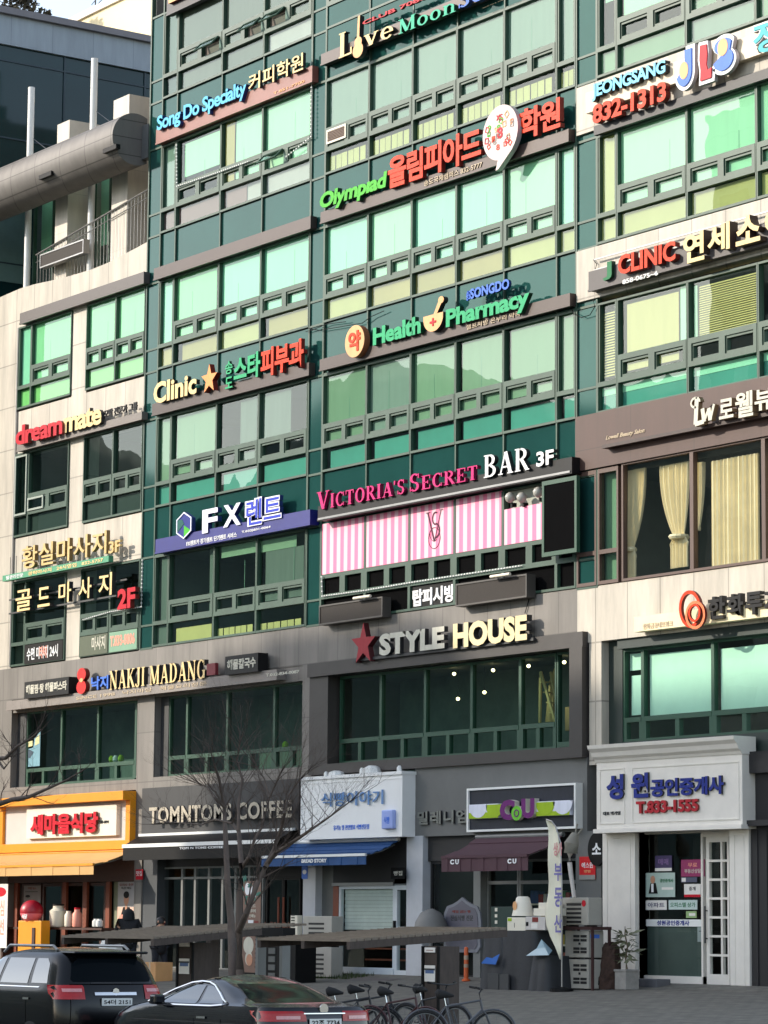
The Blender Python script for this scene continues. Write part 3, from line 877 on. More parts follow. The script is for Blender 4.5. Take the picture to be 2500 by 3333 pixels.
MB().box(-7.86, -7.79, -.06, .12, 9.4, 20).build('corner_trim', M_STEEL, wing)
# opened sash with pale frame and small stickers in the lower panes
low_frame(wing, -7.74, -6.98, 14.05, 15.92, M_GLASSD, mat('pale_frame', (150, 160, 150), .5), y0=-.09, y1=-.055, yg=-.07, name='window')
low_frame(wing, -6.86, -5.86, 14.12, 14.52, M_GLASSD, MATS['pale_frame'], y0=-.10, y1=-.065, yg=-.08, name='window')
b = MB()
for T in (20, 16, 12, 8.0): b.box(-13.5, -.1, .5, 7, T + .03, T + 1.3)
b.box(-13.5, -.1, 5, 5.3, 0, 21).box(-8.2, -7.9, .5, 5, 5, 21).box(-4.3, -3.6, .55, 5, 9.3, 20)
b.build('interior', M_DARK, wing)
MB().box(-13.9, -.05, .36, 7, 20.6, 21.0).build('terrace_floor', M_FLOORI, wing)
MB().box(-8, -.3, 2.2, 2.3, 5.5, 8.0).build('added_partition', M_PART, wing)
shop_strip(wing, -7.68, -.05, 5.72, 7.98, [-7.12, -4.95, -2.75, -.55], 6.26, [2, 2, 2])
low_frame(wing, -.55, -.06, 5.76, 7.98, M_GLASSD, M_FRAME2, y0=.22, y1=.34, yg=.28)
MB().box(-7.68, -7.12, .2, .45, 5.72, 7.98).build('reveal', M_CHAR, wing)

# ------------------------------------------------------------------ roof terrace: posts, canopy tube, railing, rear wall
M_PANEL = cladding('terrace_panel', (206, 198, 184), 0.9, 1.2, 0.01, jcol=.8)
TY = 1.3
b = MB()
for (xa, ya, xb, yb, ztop) in (('a', 332, 405, 1475, ('a', 340, 752)), ('a', 668, 762, 1300, ('a', 682, 605))):
    p0, p1 = at('a', ya, 1300, TY - .8), at('a', xb, 1300, TY - .8)
    MB().box(p0.x, p1.x, TY - .8, TY + .4, 20.9, at(*ztop, TY - .8).z).build('terrace_pier', M_PANEL, wing)
b.box(-.9, -.02, TY + .4, TY + 1, 20.9, 25.6)
b.build('terrace_pier', M_PANEL, wing)
for (px, px2) in ((210, 330), (412, 528), (562, 668)):
    p0, p1 = at('a', px, 1300, TY), at('a', px2, 1300, TY)
    f = low_frame(wing, p0.x, p1.x, 20.95, 25.3, M_GLASS, M_FRAME, y0=TY - .06, y1=TY + .06, yg=TY)
    MB().box(p0.x, p1.x, TY + .25, TY + .26, 22.4, 25.2).build('blind', BL['white'], f)
MB().box(-11.8, -.05, TY + 1.2, TY + 1.4, 21, 25.7).build('terrace_wall', M_DARK, wing)
MB().box(-11.8, -.05, TY + .1, TY + 1.4, 25.3, 25.7).build('terrace_roof', M_PANEL, wing)
# round metal canopy along the terrace edge
M_TUBE = cladding('brushed_canopy', (118, 114, 110), 1.55, 0.52, 0.016, 0.6, jcol=.45, axis='x')
M_TUBE.node_tree.nodes['Principled BSDF'].inputs['Metallic'].default_value = 0.15
tp = at('a', 790, 682, -.4); bt = at('a', 760, 1000, -.4)
tr = .78
tz = tp.z - tr + .03
b = MB()
prof = []
for i in range(25):
    a = math.radians(-20 + 240 * i / 24)
    prof.append((-math.sin(a) * tr - .2 + 0, math.cos(a) * tr))
pr = []
for i in range(29):
    a = math.radians(30 - 240 * i / 28)      # from the top back, round the front, to the underside
    pr.append((-.25 + tr * math.sin(a), tz + tr * math.cos(a)))
xr = tp.x
n = len(pr)
k0 = len(b.v)
for X_ in (-16, xr): b.v += [Vector((X_, p[0], p[1])) for p in pr]
b.f += [(i, i + 1, n + i + 1, n + i) for i in range(n - 1)]; b.m += [0] * (n - 1)
b.f.append(tuple(range(n, 2 * n))); b.m.append(0)
t_ = thing('roof_canopy', 'long grey half round metal canopy over the roof terrace', 'canopy', (-6, -.25, tz))
b.build('canopy_shell', M_TUBE, t_, smooth=50)
b = MB()
pq = at('a', 890, 850, .1)
b.box(xr + .02, -.03, -.05, 1.3, tz - tr * .75, tz + tr * .55)
b.build('canopy_end', mat('dull_metal', (104, 106, 106), .5, .3), t_)
# slots in the canopy's face
for (x0, x1, ya, yb) in ((228, 300, 1035, 1095), (612, 690, 868, 930)):
    a1 = at('a', x0, ya, -1.05); a2 = at('a', x1, yb, -1.05)
    MB().box(a1.x, a2.x, -.25 - tr * .99, -.25 - tr * .80, tz - tr * .55, tz - tr * .38).build('light_slot', M_BLACK, t_)
# tall white poles
for (xl, xb_, ytop, lab) in ((190, 168, 525, 'white steel pole standing at the outer end of the roof terrace'), (567, 545, 352, 'white steel pole rising behind the canopy near the green tower')):
    p = at('a', xb_, 1400, .55); tpz = at('a', xl, ytop, .55).z
    r = thing('terrace_pole', lab, 'pole', (p.x, .55, 21), group='white poles of the roof terrace')
    MB().tube([(p.x, .55, 20.8), (p.x, .55, tpz)], .105, 12).build('pole', M_WHITE, r, smooth=50)
    MB().lathe([(.2, 20.98), (.2, 21.05)], (p.x, .55, 0), 12).build('base_plate', M_STEEL, r)
    MB().tube([(p.x, .55, tpz - 1.6), (p.x + 1.2, 1.4, tz + tr)], .012, 5).tube([(p.x, .55, tpz - 1.6), (p.x - 1.2, 1.4, tz + tr - .3)], .012, 5).build('stay_wire', M_STEEL, r)
# railing
r = thing('terrace_railing', 'thin metal railing along the roof terrace edge', 'railing', (-4, .45, 21.2))
b = MB()
for k in range(38):
    x = -7.6 + k * .2
    ztop_ = 22.35 + .022 * k
    b.box(x - .005, x + .005, .444, .454, 21.2, ztop_)
b.build('baluster_row', M_STEEL, r)
MB().tube([(-7.7, .45, 22.36), (.05, .45, 23.2)], .028, 8).tube([(-7.7, .45, 22.12), (.05, .45, 22.96)], .016, 6).build('handrail', M_STEEL, r)
def board(name, label, ca, xa, ya, cb, xb, yb, y, th, m, rim=None, cat='sign', group=None):
    A, B = at(ca, xa, ya, y), at(cb, xb, yb, y)
    r = thing(name, label, cat, ((A.x + B.x) / 2, y + th, A.z), group=group)
    MB().box(A.x, B.x, y, y + th, A.z, B.z).build('panel', m, r)
    if rim:
        e = .04
        b = MB().box(A.x - e, A.x, y - .02, y + th, A.z - e, B.z + e).box(B.x, B.x + e, y - .02, y + th, A.z - e, B.z + e).box(A.x, B.x, y - .02, y + th, B.z, B.z + e).box(A.x, B.x, y - .02, y + th, A.z - e, A.z)
        b.build('rim', rim, r)
    return r
M_LED = mat('switched_off_display', (44, 38, 34), .6, spec=.25, var=.2, scale=30)
board('display_board', 'long dark switched off display board hung on the terrace railing', 'd', 245, 312, 'd', 500, 152, .1, .2, M_LED, M_STEEL)

# dark office block behind the terrace, cream block behind that
XD = -12.0
dk = thing('dark_office_block', 'dark glass office block with a pale metal parapet behind the terrace', 'building', (XD - 6, 14, 0))
pa, pb = atx('a', 0, 85, XD), atx('a', 890, 268, XD)
qa, qb = atx('a', 0, 258, XD), atx('a', 890, 445, XD)
ya, yb = pa.y, pb.y
zt, zm = (pa.z + pb.z) / 2, (qa.z + qb.z) / 2
M_DG = mat('dark_curtain_glass', (20, 50, 52), .05, var=.2, scale=.3, spec=.3)
MB().box(XD - 12, XD, -3, 40, 0, zm).build('glass_wall', M_DG, dk)
MB().box(XD - 12, XD + .12, -3.1, 40, zm, zt).build('parapet', cladding('parapet_panel', (146, 156, 164), 1.55, 9, .012, jcol=.7, axis='y'), dk)
MB().box(XD - 12, XD + .3, -3.2, 40, zt, zt + .22).build('coping', mat('coping_metal', (112, 108, 112), .5), dk)
b = MB()
for k in range(14):
    b.box(XD, XD + .04, -2.6 + k * 3.1, -2.54 + k * 3.1, 0, zm)
for z in (21.4, 23.0, 25.6, 27.2, 29.8): b.box(XD, XD + .035, -3, 40, z, z + .05)
b.build('mullion_grid', mat('dark_mullion', (34, 54, 62), .5), dk)
for (y0, y1, z0, z1) in ((ya - .6, ya + 1.1, 22.4, 25.4), (ya + 2.6, ya + 3.8, 23.2, 25.6)):
    MB().box(XD + .01, XD + .03, y0, y1, z0, z1).build('window', mat('reflected_pale_window', (112, 140, 134), .1, spec=.8), dk)  # pale reflection on the dark glass, put into the panes' colour
YC = 34.0
cr = thing('cream_block', 'sunlit plain cream building rising behind the dark office block', 'building', (-20, YC + 8, 0))
c0, c1 = at('a', 430, 148, YC), at('a', 720, 3, YC)
MB().box(c0.x, c0.x + 60, YC, YC + 16, 0, c0.z).build('wall', mat('cream_render', (240, 222, 180), .8, var=.03), cr)
MB().box(c0.x - .15, c0.x + 60, YC - .15, YC + 16, c0.z, c0.z + .35).build('coping', mat('pale_coping', (214, 206, 200), .6), cr)
an = thing('roof_antenna', 'thin rooftop aerial with short cross rods against the sky', 'antenna', (c0.x + 4, YC + 6, c0.z))
ap = at('a', 572, 60, YC + 6)
b = MB().tube([(ap.x, YC + 6, ap.z - 3), (ap.x, YC + 6, ap.z + 3.4)], .05, 6)
b.build('mast', M_CHAR, an)
b = MB()
for k in range(6):
    z = ap.z + .2 + k * .42
    b.tube([(ap.x - 1.1 + .1 * k, YC + 6.3, z), (ap.x + 1.1 - .12 * k, YC + 5.8, z + .1)], .025, 5)
b.build('cross_rods', M_CHAR, an)

# ------------------------------------------------------------------ shop signs hung on the facade
C = lambda name, rgb, **k: mat('letters_' + name, rgb, k.pop('rough', .45), var=k.pop('var', .13), scale=3.0, stretch=(1.5, 1.5, .4), spec=.2, **k)
L_BLUE = C('sky_blue', (84, 184, 224)); L_CREAM = C('cream', (236, 208, 150)); L_ORANGE = C('orange', (228, 58, 16)); L_GREEN = C('green', (70, 178, 44))
L_RED = C('red', (196, 26, 44)); L_AQUA = C('aqua', (40, 178, 140)); L_ROYAL = C('royal_blue', (76, 120, 214)); L_DKGREEN = C('dark_green', (22, 110, 66))
L_WHITE = C('white', (236, 236, 236)); L_PINK = C('pink', (212, 36, 116)); L_GOLD = C('gold', (214, 186, 130), rough=.35); L_NAVY = C('navy', (40, 52, 130))
L_BLACK = C('black', (30, 30, 32)); L_PEACH = C('peach', (232, 176, 124)); L_TEAL = C('teal', (64, 176, 184)); L_GREY = C('grey', (150, 148, 142))
L_STONE = C('stone', (206, 202, 186)); L_PURPLE = C('purple', (110, 40, 110)); L_LIME = C('lime', (160, 190, 40)); L_TAN = C('tan', (196, 178, 152)); L_MINT = C('mint', (44, 168, 112))
S_DK = mat('letter_return_dark', (40, 40, 42), .5); S_RED = mat('letter_return_red', (120, 34, 26), .5); S_BLUE = mat('letter_return_blue', (30, 50, 110), .5); S_GRN = mat('letter_return_green', (20, 62, 40), .5)
def sign(label, x, z, group='raised letter signs on the office building', y=-.1):
    return thing('shop_sign', label, 'sign', (x, y, z), group=group)
def rail(p, ca, xa, ya, cb, xb, yb, h, m, y=-.22, d=.20, name='mounting_bar', mi_end=None):
    """metal bar under the letters: bottom left and bottom right photo points, height h"""
    A, B = at(ca, xa, ya, y), at(cb, xb, yb, y)
    z0 = (A.z + B.z) / 2
    MB().box(A.x, B.x, y, y + d, z0, z0 + h).box(A.x - .015, B.x + .015, y - .012, y + .03, z0 - .015, z0 + .03).build(name, m, p)
    return A.x, B.x, z0
def emblem(parent, polys, yf, th, m, side=None, name='emblem'):
    b = MB()
    for i, q in enumerate(polys):
        ar = sum(q[j][0] * q[(j + 1) % len(q)][1] - q[(j + 1) % len(q)][0] * q[j][1] for j in range(len(q)))
        b.prism(q if ar > 0 else q[::-1], yf - .001 * (i % 3), yf + th, 0, 1)
    return b.build(name, [m, side or m], parent)
def disc(cx, cz, rx, rz, n=28, a0=0, a1=360):
    return [(cx + rx * math.cos(math.radians(a0 + (a1 - a0) * i / n)), cz + rz * math.sin(math.radians(a0 + (a1 - a0) * i / n))) for i in range(n if a1 - a0 == 360 else n + 1)]
def ring(cx, cz, rx, rz, w, a0=0, a1=360, n=26, rot=0.0):
    out = []
    for i in range(n):
        q = []
        for (k, s_) in ((0, 1), (1, 1), (1, 0), (0, 0)):
            t = math.radians(a0 + (a1 - a0) * (i + k) / n)
            rr = (rx - w * (1 - s_), rz - w * (1 - s_))
            px, pz = rr[0] * math.cos(t), rr[1] * math.sin(t)
            q.append((cx + px * math.cos(rot) - pz * math.sin(rot), cz + px * math.sin(rot) + pz * math.cos(rot)))
        out.append(q)
    return out
def star(cx, cz, r, k=.42, tilt=0):
    return [(cx + (r if i % 2 == 0 else r * k) * math.sin(math.pi * i / 5 + tilt), cz + (r if i % 2 == 0 else r * k) * math.cos(math.pi * i / 5 + tilt)) for i in range(10)]
YL = -.34     # front of the raised letters

# coffee school
s = sign('sky blue English and cream Korean letters on a reddish bar, top of the left column', 4.3, 24.1)
rail(s, 'a', 935, 872, 'b', 398, 482, .44, mat('red_brown_bar', (136, 82, 72), .45))
textp(s, 'Song Do Specialty', 'a', 940, 812, 'a', 1478, 475, YL, .14, L_BLUE, S_BLUE, bold=.028, spacing=.92)
textp(s, '커피학원', 'b', 15, 553, 'b', 345, 312, YL, .10, L_CREAM, S_DK, bold=.012)
textp(s, 'T.851-7700', 'b', 165, 570, 'b', 352, 478, -.235, .012, L_PEACH, name='small_lettering', bold=.01)
# top-left sign, only its lower edge in the photo
s = sign('sign cut off by the top of the photo, dark bar with orange letters', 4.5, 28.1)
rail(s, 'a', 1000, 62, 'b', 398, -280, .5, mat('dark_bar', (40, 38, 44), .5))
A_ = at('a', 1010, 45, YL)
text3(s, '오케스트라', A_.x, A_.x + 5.4, A_.z, A_.z + .9, YL, .12, L_PEACH, S_RED)
# live club
s = sign('cream, green and blue letters with a guitar, topmost sign of the middle column', 14.4, 24.1)
rail(s, 'b', 450, 468, 'c', 120, -160, .30, M_BAR)
A_ = at('b', 450, 468, -.1); B_ = at('b', 1659, 30, -.1)
MB().box(A_.x + .1, 19.7, -.02, .02, 24.4, 26.2).build('backing', M_SPAN, s)
serifp(s, 'L', 'b', 558, 352, 'b', 637, 172, YL, .14, L_CREAM, S_DK)
serifp(s, 've', 'b', 708, 288, 'b', 885, 108, YL, .14, L_CREAM, S_DK)
serifp(s, 'Moon', 'b', 915, 208, 'b', 1258, -20, YL, .14, L_AQUA, S_GRN)
serifp(s, 'So', 'b', 1278, 52, 'b', 1430, -100, YL, .14, L_ROYAL, S_BLUE)
textp(s, 'CLUB 7080', 'b', 700, 152, 'b', 1085, -35, YL + .03, .08, L_RED, S_RED, bold=.025)
textp(s, '라이브공연', 'b', 1420, 48, 'b', 1640, -40, -.235, .02, L_TAN, name='small_lettering', bold=.01)
p = at('b', 676, 275, YL); h_ = at('b', 684, 95, YL)
emblem(s, [disc(p.x, p.z - .12, .24, .20), disc(p.x + .01, p.z + .10, .17, .14), [(p.x - .05, p.z + .12), (p.x + .06, p.z + .12), (h_.x + .04, h_.z), (h_.x - .05, h_.z)]], YL - .02, .14, L_PEACH, S_DK, 'guitar')
# olympiad
s = sign('green English and orange Korean letters with a round number bubble on a taupe bar', 14.4, 20.1)
rail(s, 'b', 448, 1340, 'c', 462, 846, .30, M_BAR)
textp(s, 'Olympıad', 'b', 443, 1283, 'b', 848, 1022, YL, .14, L_GREEN, S_GRN, bold=.04, shear=.12, spacing=.95)
textp(s, '올림피아드', 'b', 852, 1138, 'b', 1412, 752, YL, .13, L_ORANGE, S_RED, bold=.032, spacing=.9)
textp(s, '학원', 'c', 165, 848, 'c', 412, 578, YL, .13, L_ORANGE, S_RED, bold=.032, spacing=.92)
textp(s, '송도국제캠퍼스 832-5777', 'b', 1068, 1120, 'b', 1418, 965, -.24, .02, L_TAN, S_DK, name='small_lettering', bold=.012)
p0, p1 = at('b', 1422, 800, YL - .1), at('b', 1632, 800, YL - .1)
cx, rx = (p0.x + p1.x) / 2, (p1.x - p0.x) / 2
zc = at('b', 1525, 795, YL - .1).z
tail = at('b', 1495, 992, YL - .1)
L_BUB = C('bubble', (222, 200, 196))
emblem(s, [disc(cx, zc, rx, .68, 40), [(cx - rx * .1, zc - .6), (cx - rx * .25, zc - .92), (cx - rx * .1, zc - .90), (cx + rx * .7, zc - .5)]], YL - .1, .14, L_BUB, mat('bubble_return', (190, 180, 182), .5), 'number_bubble')
rnd = random.Random(3)
for k in range(26):
    a = rnd.uniform(0, 6.28); rr = math.sqrt(rnd.random()) * .8
    x_, z_ = cx + math.cos(a) * rr * rx, zc + math.sin(a) * rr * .62
    m_ = (L_RED, L_PEACH, L_GREY, L_ORANGE, L_GREEN)[k % 5]
    if k % 3 == 0: text3(s, rnd.choice('0123456789+×'), x_ - .06, x_ + .07, z_ - .07, z_ + .08, YL - .112, .01, m_, name='number', bold=.01)
    else:
        sq = [(-1, -1), (1, -1), (1, 1), (-1, 1)]; w = rnd.uniform(.045, .075); t = rnd.uniform(-.5, .8)
        R2 = lambda u, v: (x_ + (u * math.cos(t) - v * math.sin(t)) * w, z_ + (u * math.sin(t) + v * math.cos(t)) * w)
        emblem(s, [[R2(*sq[i]), R2(*sq[(i + 1) % 4]), R2(sq[(i + 1) % 4][0] * .7, sq[(i + 1) % 4][1] * .7), R2(sq[i][0] * .7, sq[i][1] * .7)] for i in range(4)], YL - .112, .01, m_, name='square_mark')
text3(s, '8', cx - .11, cx + .11, zc - .15, zc + .13, YL - .113, .011, L_RED, name='number', bold=.03)
# pharmacy
s = sign('green letters with a mortar bowl and a cream medicine disc on a taupe bar', 14.4, 16.1)
rail(s, 'e', 443, 935, 'f', 470, 542, .30, M_BAR)
p = at('e', 653, 757, YL - .05)
emblem(s, [disc(p.x, p.z, .44, .42, 36)], YL - .05, .18, L_PEACH, mat('disc_return', (150, 90, 60), .5), 'disc')
text3(s, '약', p.x - .27, p.x + .27, p.z - .27, p.z + .27, YL - .07, .02, L_ORANGE, bold=.03, name='disc_lettering')
textp(s, 'Health', 'e', 762, 785, 'e', 1050, 600, YL, .12, L_MINT, S_GRN, bold=.04, spacing=.95)
textp(s, 'Pharmacy', 'e', 1200, 706, 'f', 226, 432, YL, .12, L_MINT, S_GRN, bold=.04, spacing=.95)
textp(s, 'SONGDO', 'e', 1345, 506, 'e', 1580, 378, YL + .03, .08, L_ROYAL, S_BLUE, bold=.035)
textp(s, '송도', 'e', 1322, 516, 'e', 1350, 448, YL + .03, .06, L_ROYAL, name='small_lettering')
textp(s, '셀프처방 온누리 약국', 'e', 1322, 690, 'f', 172, 572, -.245, .03, L_TAN, S_DK, name='small_lettering', bold=.012)
p = at('e', 1124, 630, YL - .03)
K = .72
bowl = [(p.x - .42, p.z + .20 * K), (p.x - .42, p.z + .13 * K)] + [(p.x + .42 * math.cos(t), p.z + .1 * K + .5 * K * math.sin(t)) for t in [math.radians(190 + 160 * i / 12) for i in range(13)]] + [(p.x + .42, p.z + .2 * K)]
emblem(s, [bowl, [(p.x + .02, p.z + .2 * K), (p.x + .16, p.z + .2 * K), (p.x + .40, p.z + .62 * K), (p.x + .26, p.z + .70 * K)], disc(p.x + .33, p.z + .64 * K, .12, .09)], YL - .03, .14, L_PEACH, S_DK, 'mortar')
emblem(s, [[(p.x - .03, p.z - .15), (p.x + .03, p.z - .15), (p.x + .03, p.z + .05), (p.x - .03, p.z + .05)], [(p.x - .13, p.z - .075), (p.x + .13, p.z - .075), (p.x + .13, p.z - .025), (p.x - .13, p.z - .025)]], YL - .045, .015, L_RED, name='cross')
# skin clinic
s = sign('cream, green and orange letters with an orange star on a taupe bar', 4.5, 16.1)
rail(s, 'd', 912, 1203, 'e', 378, 960, .34, M_BAR)
textp(s, 'Clinic', 'd', 920, 1138, 'd', 1180, 938, YL, .12, L_CREAM, S_DK, bold=.032)
p = at('d', 1260, 985, YL)
emblem(s, [star(p.x, p.z, .43)], YL - .03, .16, C('star', (246, 160, 96)), S_RED, 'star')
textp(s, '송', 'd', 1350, 960, 'd', 1395, 870, YL + .02, .08, L_MINT, S_GRN, bold=.02)
textp(s, '도', 'd', 1350, 1045, 'd', 1395, 965, YL + .02, .08, L_MINT, S_GRN, bold=.02)
textp(s, '스타', 'd', 1402, 1008, 'd', 1562, 812, YL, .12, L_MINT, S_GRN, bold=.035)
textp(s, '피부과', 'e', 88, 978, 'e', 347, 735, YL, .12, L_ORANGE, S_RED, bold=.032, spacing=.95)
# blank bar over the left column
s = sign('long blank taupe bar with no letters between the coffee school and clinic signs', 4.5, 20.1)
rail(s, 'd', 922, 388, 'e', 388, 82, .34, M_BAR)
# cream wing
s = sign('blank grey louvred bar above the upper windows of the cream wing', -4, 20.1)
rail(s, 'd', 118, 655, 'd', 862, 408, .34, mat('grille_metal', (84, 77, 75), .5, var=.3, scale=8, stretch=(8, 1, 1)))
s = sign('red and cream lower case letters on a grey bar of the cream wing', -4, 16.1)
rail(s, 'd', 100, 1412, 'd', 850, 1232, .22, mat('pale_bar', (118, 110, 104), .5))
textp(s, 'dream', 'd', 92, 1386, 'd', 375, 1192, YL - .08, .14, L_RED, S_RED, bold=.032, spacing=.9)
textp(s, 'mate', 'd', 380, 1312, 'd', 610, 1136, YL, .12, L_CREAM, S_DK, bold=.032, spacing=.9)
textp(s, '모발 전문가 그룹', 'd', 622, 1220, 'd', 822, 1118, YL + .1, .04, L_BLACK, name='small_lettering', bold=.02)
s = sign('gold brush letters above a green strip on the cream wing', -4, 12.3)
textp(s, '황실마사지', 'g', 128, 838, 'g', 640, 598, YL - .05, .12, L_GOLD, mat('gold_return', (130, 104, 60), .4), bold=.012, spacing=1.05)
textp(s, '3F', 'g', 650, 742, 'g', 722, 655, YL, .08, L_GOLD, bold=.02)
MB().box(-7.85, -1.3, -.36, -.2, 12.02, 12.2).build('green_strip', mat('green_strip', (70, 150, 112), .5), s)
text3(s, '발관리전문', -7.6, -6.5, 12.05, 12.17, -.37, .01, L_WHITE, name='small_lettering')
text3(s, '경락마사지   24시영업   832-5757', -6.2, -1.6, 12.05, 12.17, -.37, .01, L_CREAM, name='small_lettering')
b = MB()
for k in range(14): b.box(-7.5 + k * .38, -7.48 + k * .38, -.3, -.28, 12.2, 12.75)
b.build('stand_off_rods', M_STEEL, s)
s = sign('cream spaced Korean letters with a red second-floor mark over dark windows', -4, 10.9)
pr_ = [(92, 1092, 190, 948), (225, 1065, 300, 935), (350, 1038, 428, 905), (470, 1018, 550, 878), (590, 1000, 672, 850)]
for ch, (xa, y0_, xb, y1_) in zip('골드마사지', pr_):
    textp(s, ch, 'g', xa, y0_, 'g', xb, y1_, YL - .05, .14, L_CREAM, S_DK, bold=.015)
textp(s, '2F', 'g', 703, 1078, 'g', 812, 938, YL, .14, L_RED, S_RED, bold=.04)
MB().box(-7.7, -.5, -.2, -.16, 11.0, 11.05).box(-7.7, -.5, -.2, -.16, 11.42, 11.47).build('mounting_bar', M_CHAR, s)
s = sign('dark window film with white and pink lettering low on the cream wing', -5.8, 9.5, 'lettered window films')
MB().box(-6.86, -4.46, -.066, -.056, 9.42, 10.0).build('film', M_BLACK, s)
text3(s, '수면 마사지 24시', -6.7, -4.75, 9.52, 9.9, -.072, .005, L_WHITE, bold=.02)
text3(s, '타이', -5.9, -5.45, 9.53, 9.9, -.078, .005, C('salmon', (240, 160, 140)), bold=.03)
s = sign('pale window film with a pink phone number low on the cream wing', -1.8, 9.5, 'lettered window films')
MB().box(-3.42, -1.78, -.066, -.056, 9.42, 10.0).build('olive_film', mat('olive_film', (74, 84, 62), .5), s)
MB().box(-1.68, -.09, -.066, -.056, 9.42, 10.0).build('mint_film', mat('mint_film', (120, 160, 132), .5), s)
text3(s, '마사지', -2.7, -1.9, 9.55, 9.95, -.072, .005, L_STONE, bold=.02)
text3(s, 'T.833-8006', -1.62, -.2, 9.58, 9.9, -.072, .005, MATS['letters_salmon'], bold=.04)
# rental sign
s = sign('white and blue letters with a green cube emblem on a royal blue bar', 4.4, 12.2)
M_ROY = mat('royal_bar', (28, 32, 118), .4)
rail(s, 'g', 932, 740, 'h', 385, 566, .40, M_ROY, y=-.3, d=.28)
L_BW = C('bright_white', (238, 238, 255))
textp(s, 'F', 'g', 1212, 622, 'g', 1306, 462, YL, .14, L_BW, S_BLUE, bold=.032)
textp(s, 'X', 'g', 1338, 586, 'g', 1446, 432, YL, .14, L_BW, S_BLUE, bold=.032)
textp(s, '렌트', 'g', 1468, 584, 'h', 216, 372, YL, .12, L_BW, S_BLUE, bold=.055)
textp(s, '렌트', 'g', 1476, 576, 'h', 210, 382, YL - .006, .006, C('rental_blue', (48, 66, 190)), bold=.012, name='inner_lettering')
textp(s, 'FX렌트카 장기렌트 단기렌트 서비스', 'g', 1118, 698, 'g', 1420, 610, -.312, .01, L_WHITE, name='small_lettering', bold=.02)
textp(s, 'T.032)831-0064', 'g', 1450, 622, 'h', 0 + 148, 572, -.312, .01, L_WHITE, name='small_lettering', bold=.02)
p = at('g', 1106, 572, YL)
hx = [(p.x + .46 * math.sin(math.pi * i / 3), p.z + .38 * math.cos(math.pi * i / 3)) for i in range(6)]
emblem(s, [hx], YL, .12, L_NAVY, S_BLUE, 'cube_emblem')
emblem(s, [[(p.x, p.z), hx[2], hx[3], (p.x, p.z - .16)]], YL - .01, .01, L_GREEN, name='green_facet')
emblem(s, [[(p.x, p.z + .05), hx[4], hx[5], (p.x - .12, p.z + .18)]], YL - .01, .01, C('deep_teal', (20, 90, 84)), name='teal_facet')
emblem(s, [[hx[i], hx[(i + 1) % 6], (p.x + (hx[(i + 1) % 6][0] - p.x) * .9, p.z + (hx[(i + 1) % 6][1] - p.z) * .9), (p.x + (hx[i][0] - p.x) * .9, p.z + (hx[i][1] - p.z) * .9)] for i in range(6)], YL - .02, .02, L_BW, name='emblem_rim')
# bar with pink letters
s = sign('pink serif letters and white letters on a black bar above pink striped panels', 14.4, 12.2)
rail(s, 'h', 432, 545, 'i', 482, 256, .38, M_BARB, y=-.34, d=.32)
A_, B_ = at('h', 432, 545, -.36), at('i', 470, 256, -.36)
MB().box(A_.x, B_.x, -.365, -.34, A_.z + .02, A_.z + .07).build('silver_trim', M_STEEL, s)
serifp(s, "VICTORIA'S", 'h', 425, 482, 'h', 950, 268, YL - .08, .12, L_PINK, mat('pink_return', (132, 24, 70), .5), small=range(1, 10))
serifp(s, "SECRET", 'h', 985, 372, 'h', 1388, 186, YL - .08, .12, L_PINK, MATS['pink_return'], small=range(1, 6))
serifp(s, "BAR", 'h', 1428, 288, 'i', 226, 98, YL - .08, .12, L_WHITE, S_DK)
textp(s, '3F', 'i', 268, 222, 'i', 372, 112, YL - .08, .14, L_WHITE, S_DK, bold=.032)
# pink striped panels
M_PINK = mat('striped_pink', (250, 190, 208), .45, var=.02)
nt = M_PINK.node_tree
geo = nt.nodes.new('ShaderNodeNewGeometry'); sp = nt.nodes.new('ShaderNodeSeparateXYZ'); nt.links.new(geo.outputs['Position'], sp.inputs[0])
m1 = nt.nodes.new('ShaderNodeMath'); m1.operation = 'MULTIPLY'; m1.inputs[1].default_value = 1 / .325
m2 = nt.nodes.new('ShaderNodeMath'); m2.operation = 'FRACT'
m3 = nt.nodes.new('ShaderNodeMath'); m3.operation = 'GREATER_THAN'; m3.inputs[1].default_value = .5
mxc = nt.nodes.new('ShaderNodeMix'); mxc.data_type = 'RGBA'
mxc.inputs['A'].default_value = (*lin((240, 190, 202)), 1); mxc.inputs['B'].default_value = (*lin((236, 116, 156)), 1)
nt.links.new(sp.outputs['X'], m1.inputs[0]); nt.links.new(m1.outputs[0], m2.inputs[0]); nt.links.new(m2.outputs[0], m3.inputs[0]); nt.links.new(m3.outputs[0], mxc.inputs['Factor'])
nt.links.new(mxc.outputs['Result'], nt.nodes['Principled BSDF'].inputs['Base Color'])
s = thing('striped_panel', 'row of pink and white striped window panels with a thin monogram', 'sign panel', (13.4, -.03, 10.7))
for i in range(5):
    x0, x1 = B2[i] + .05, B2[i + 1] - .03
    MB().box(x0, x1, -.04, .05, 10.69, 12.02 if i < 4 else 11.55).build('panel', M_PINK, s)
L_MONO = C('monogram', (84, 34, 58))
px = at('h', 1128, 600, -.05)
px.z += .02
emblem(s, ring(px.x + .02, px.z - .22, .25, .27, .014, n=30) + ring(px.x + .07, px.z + .27, .15, .17, .04, 60, 270, 16) + ring(px.x + .06, px.z - .04, .2, .2, .05, -95, 85, 16) + ring(px.x + .02, px.z - .08, .2, .22, .012, 180, 300, 12), -.05, .006, L_MONO, name='monogram')
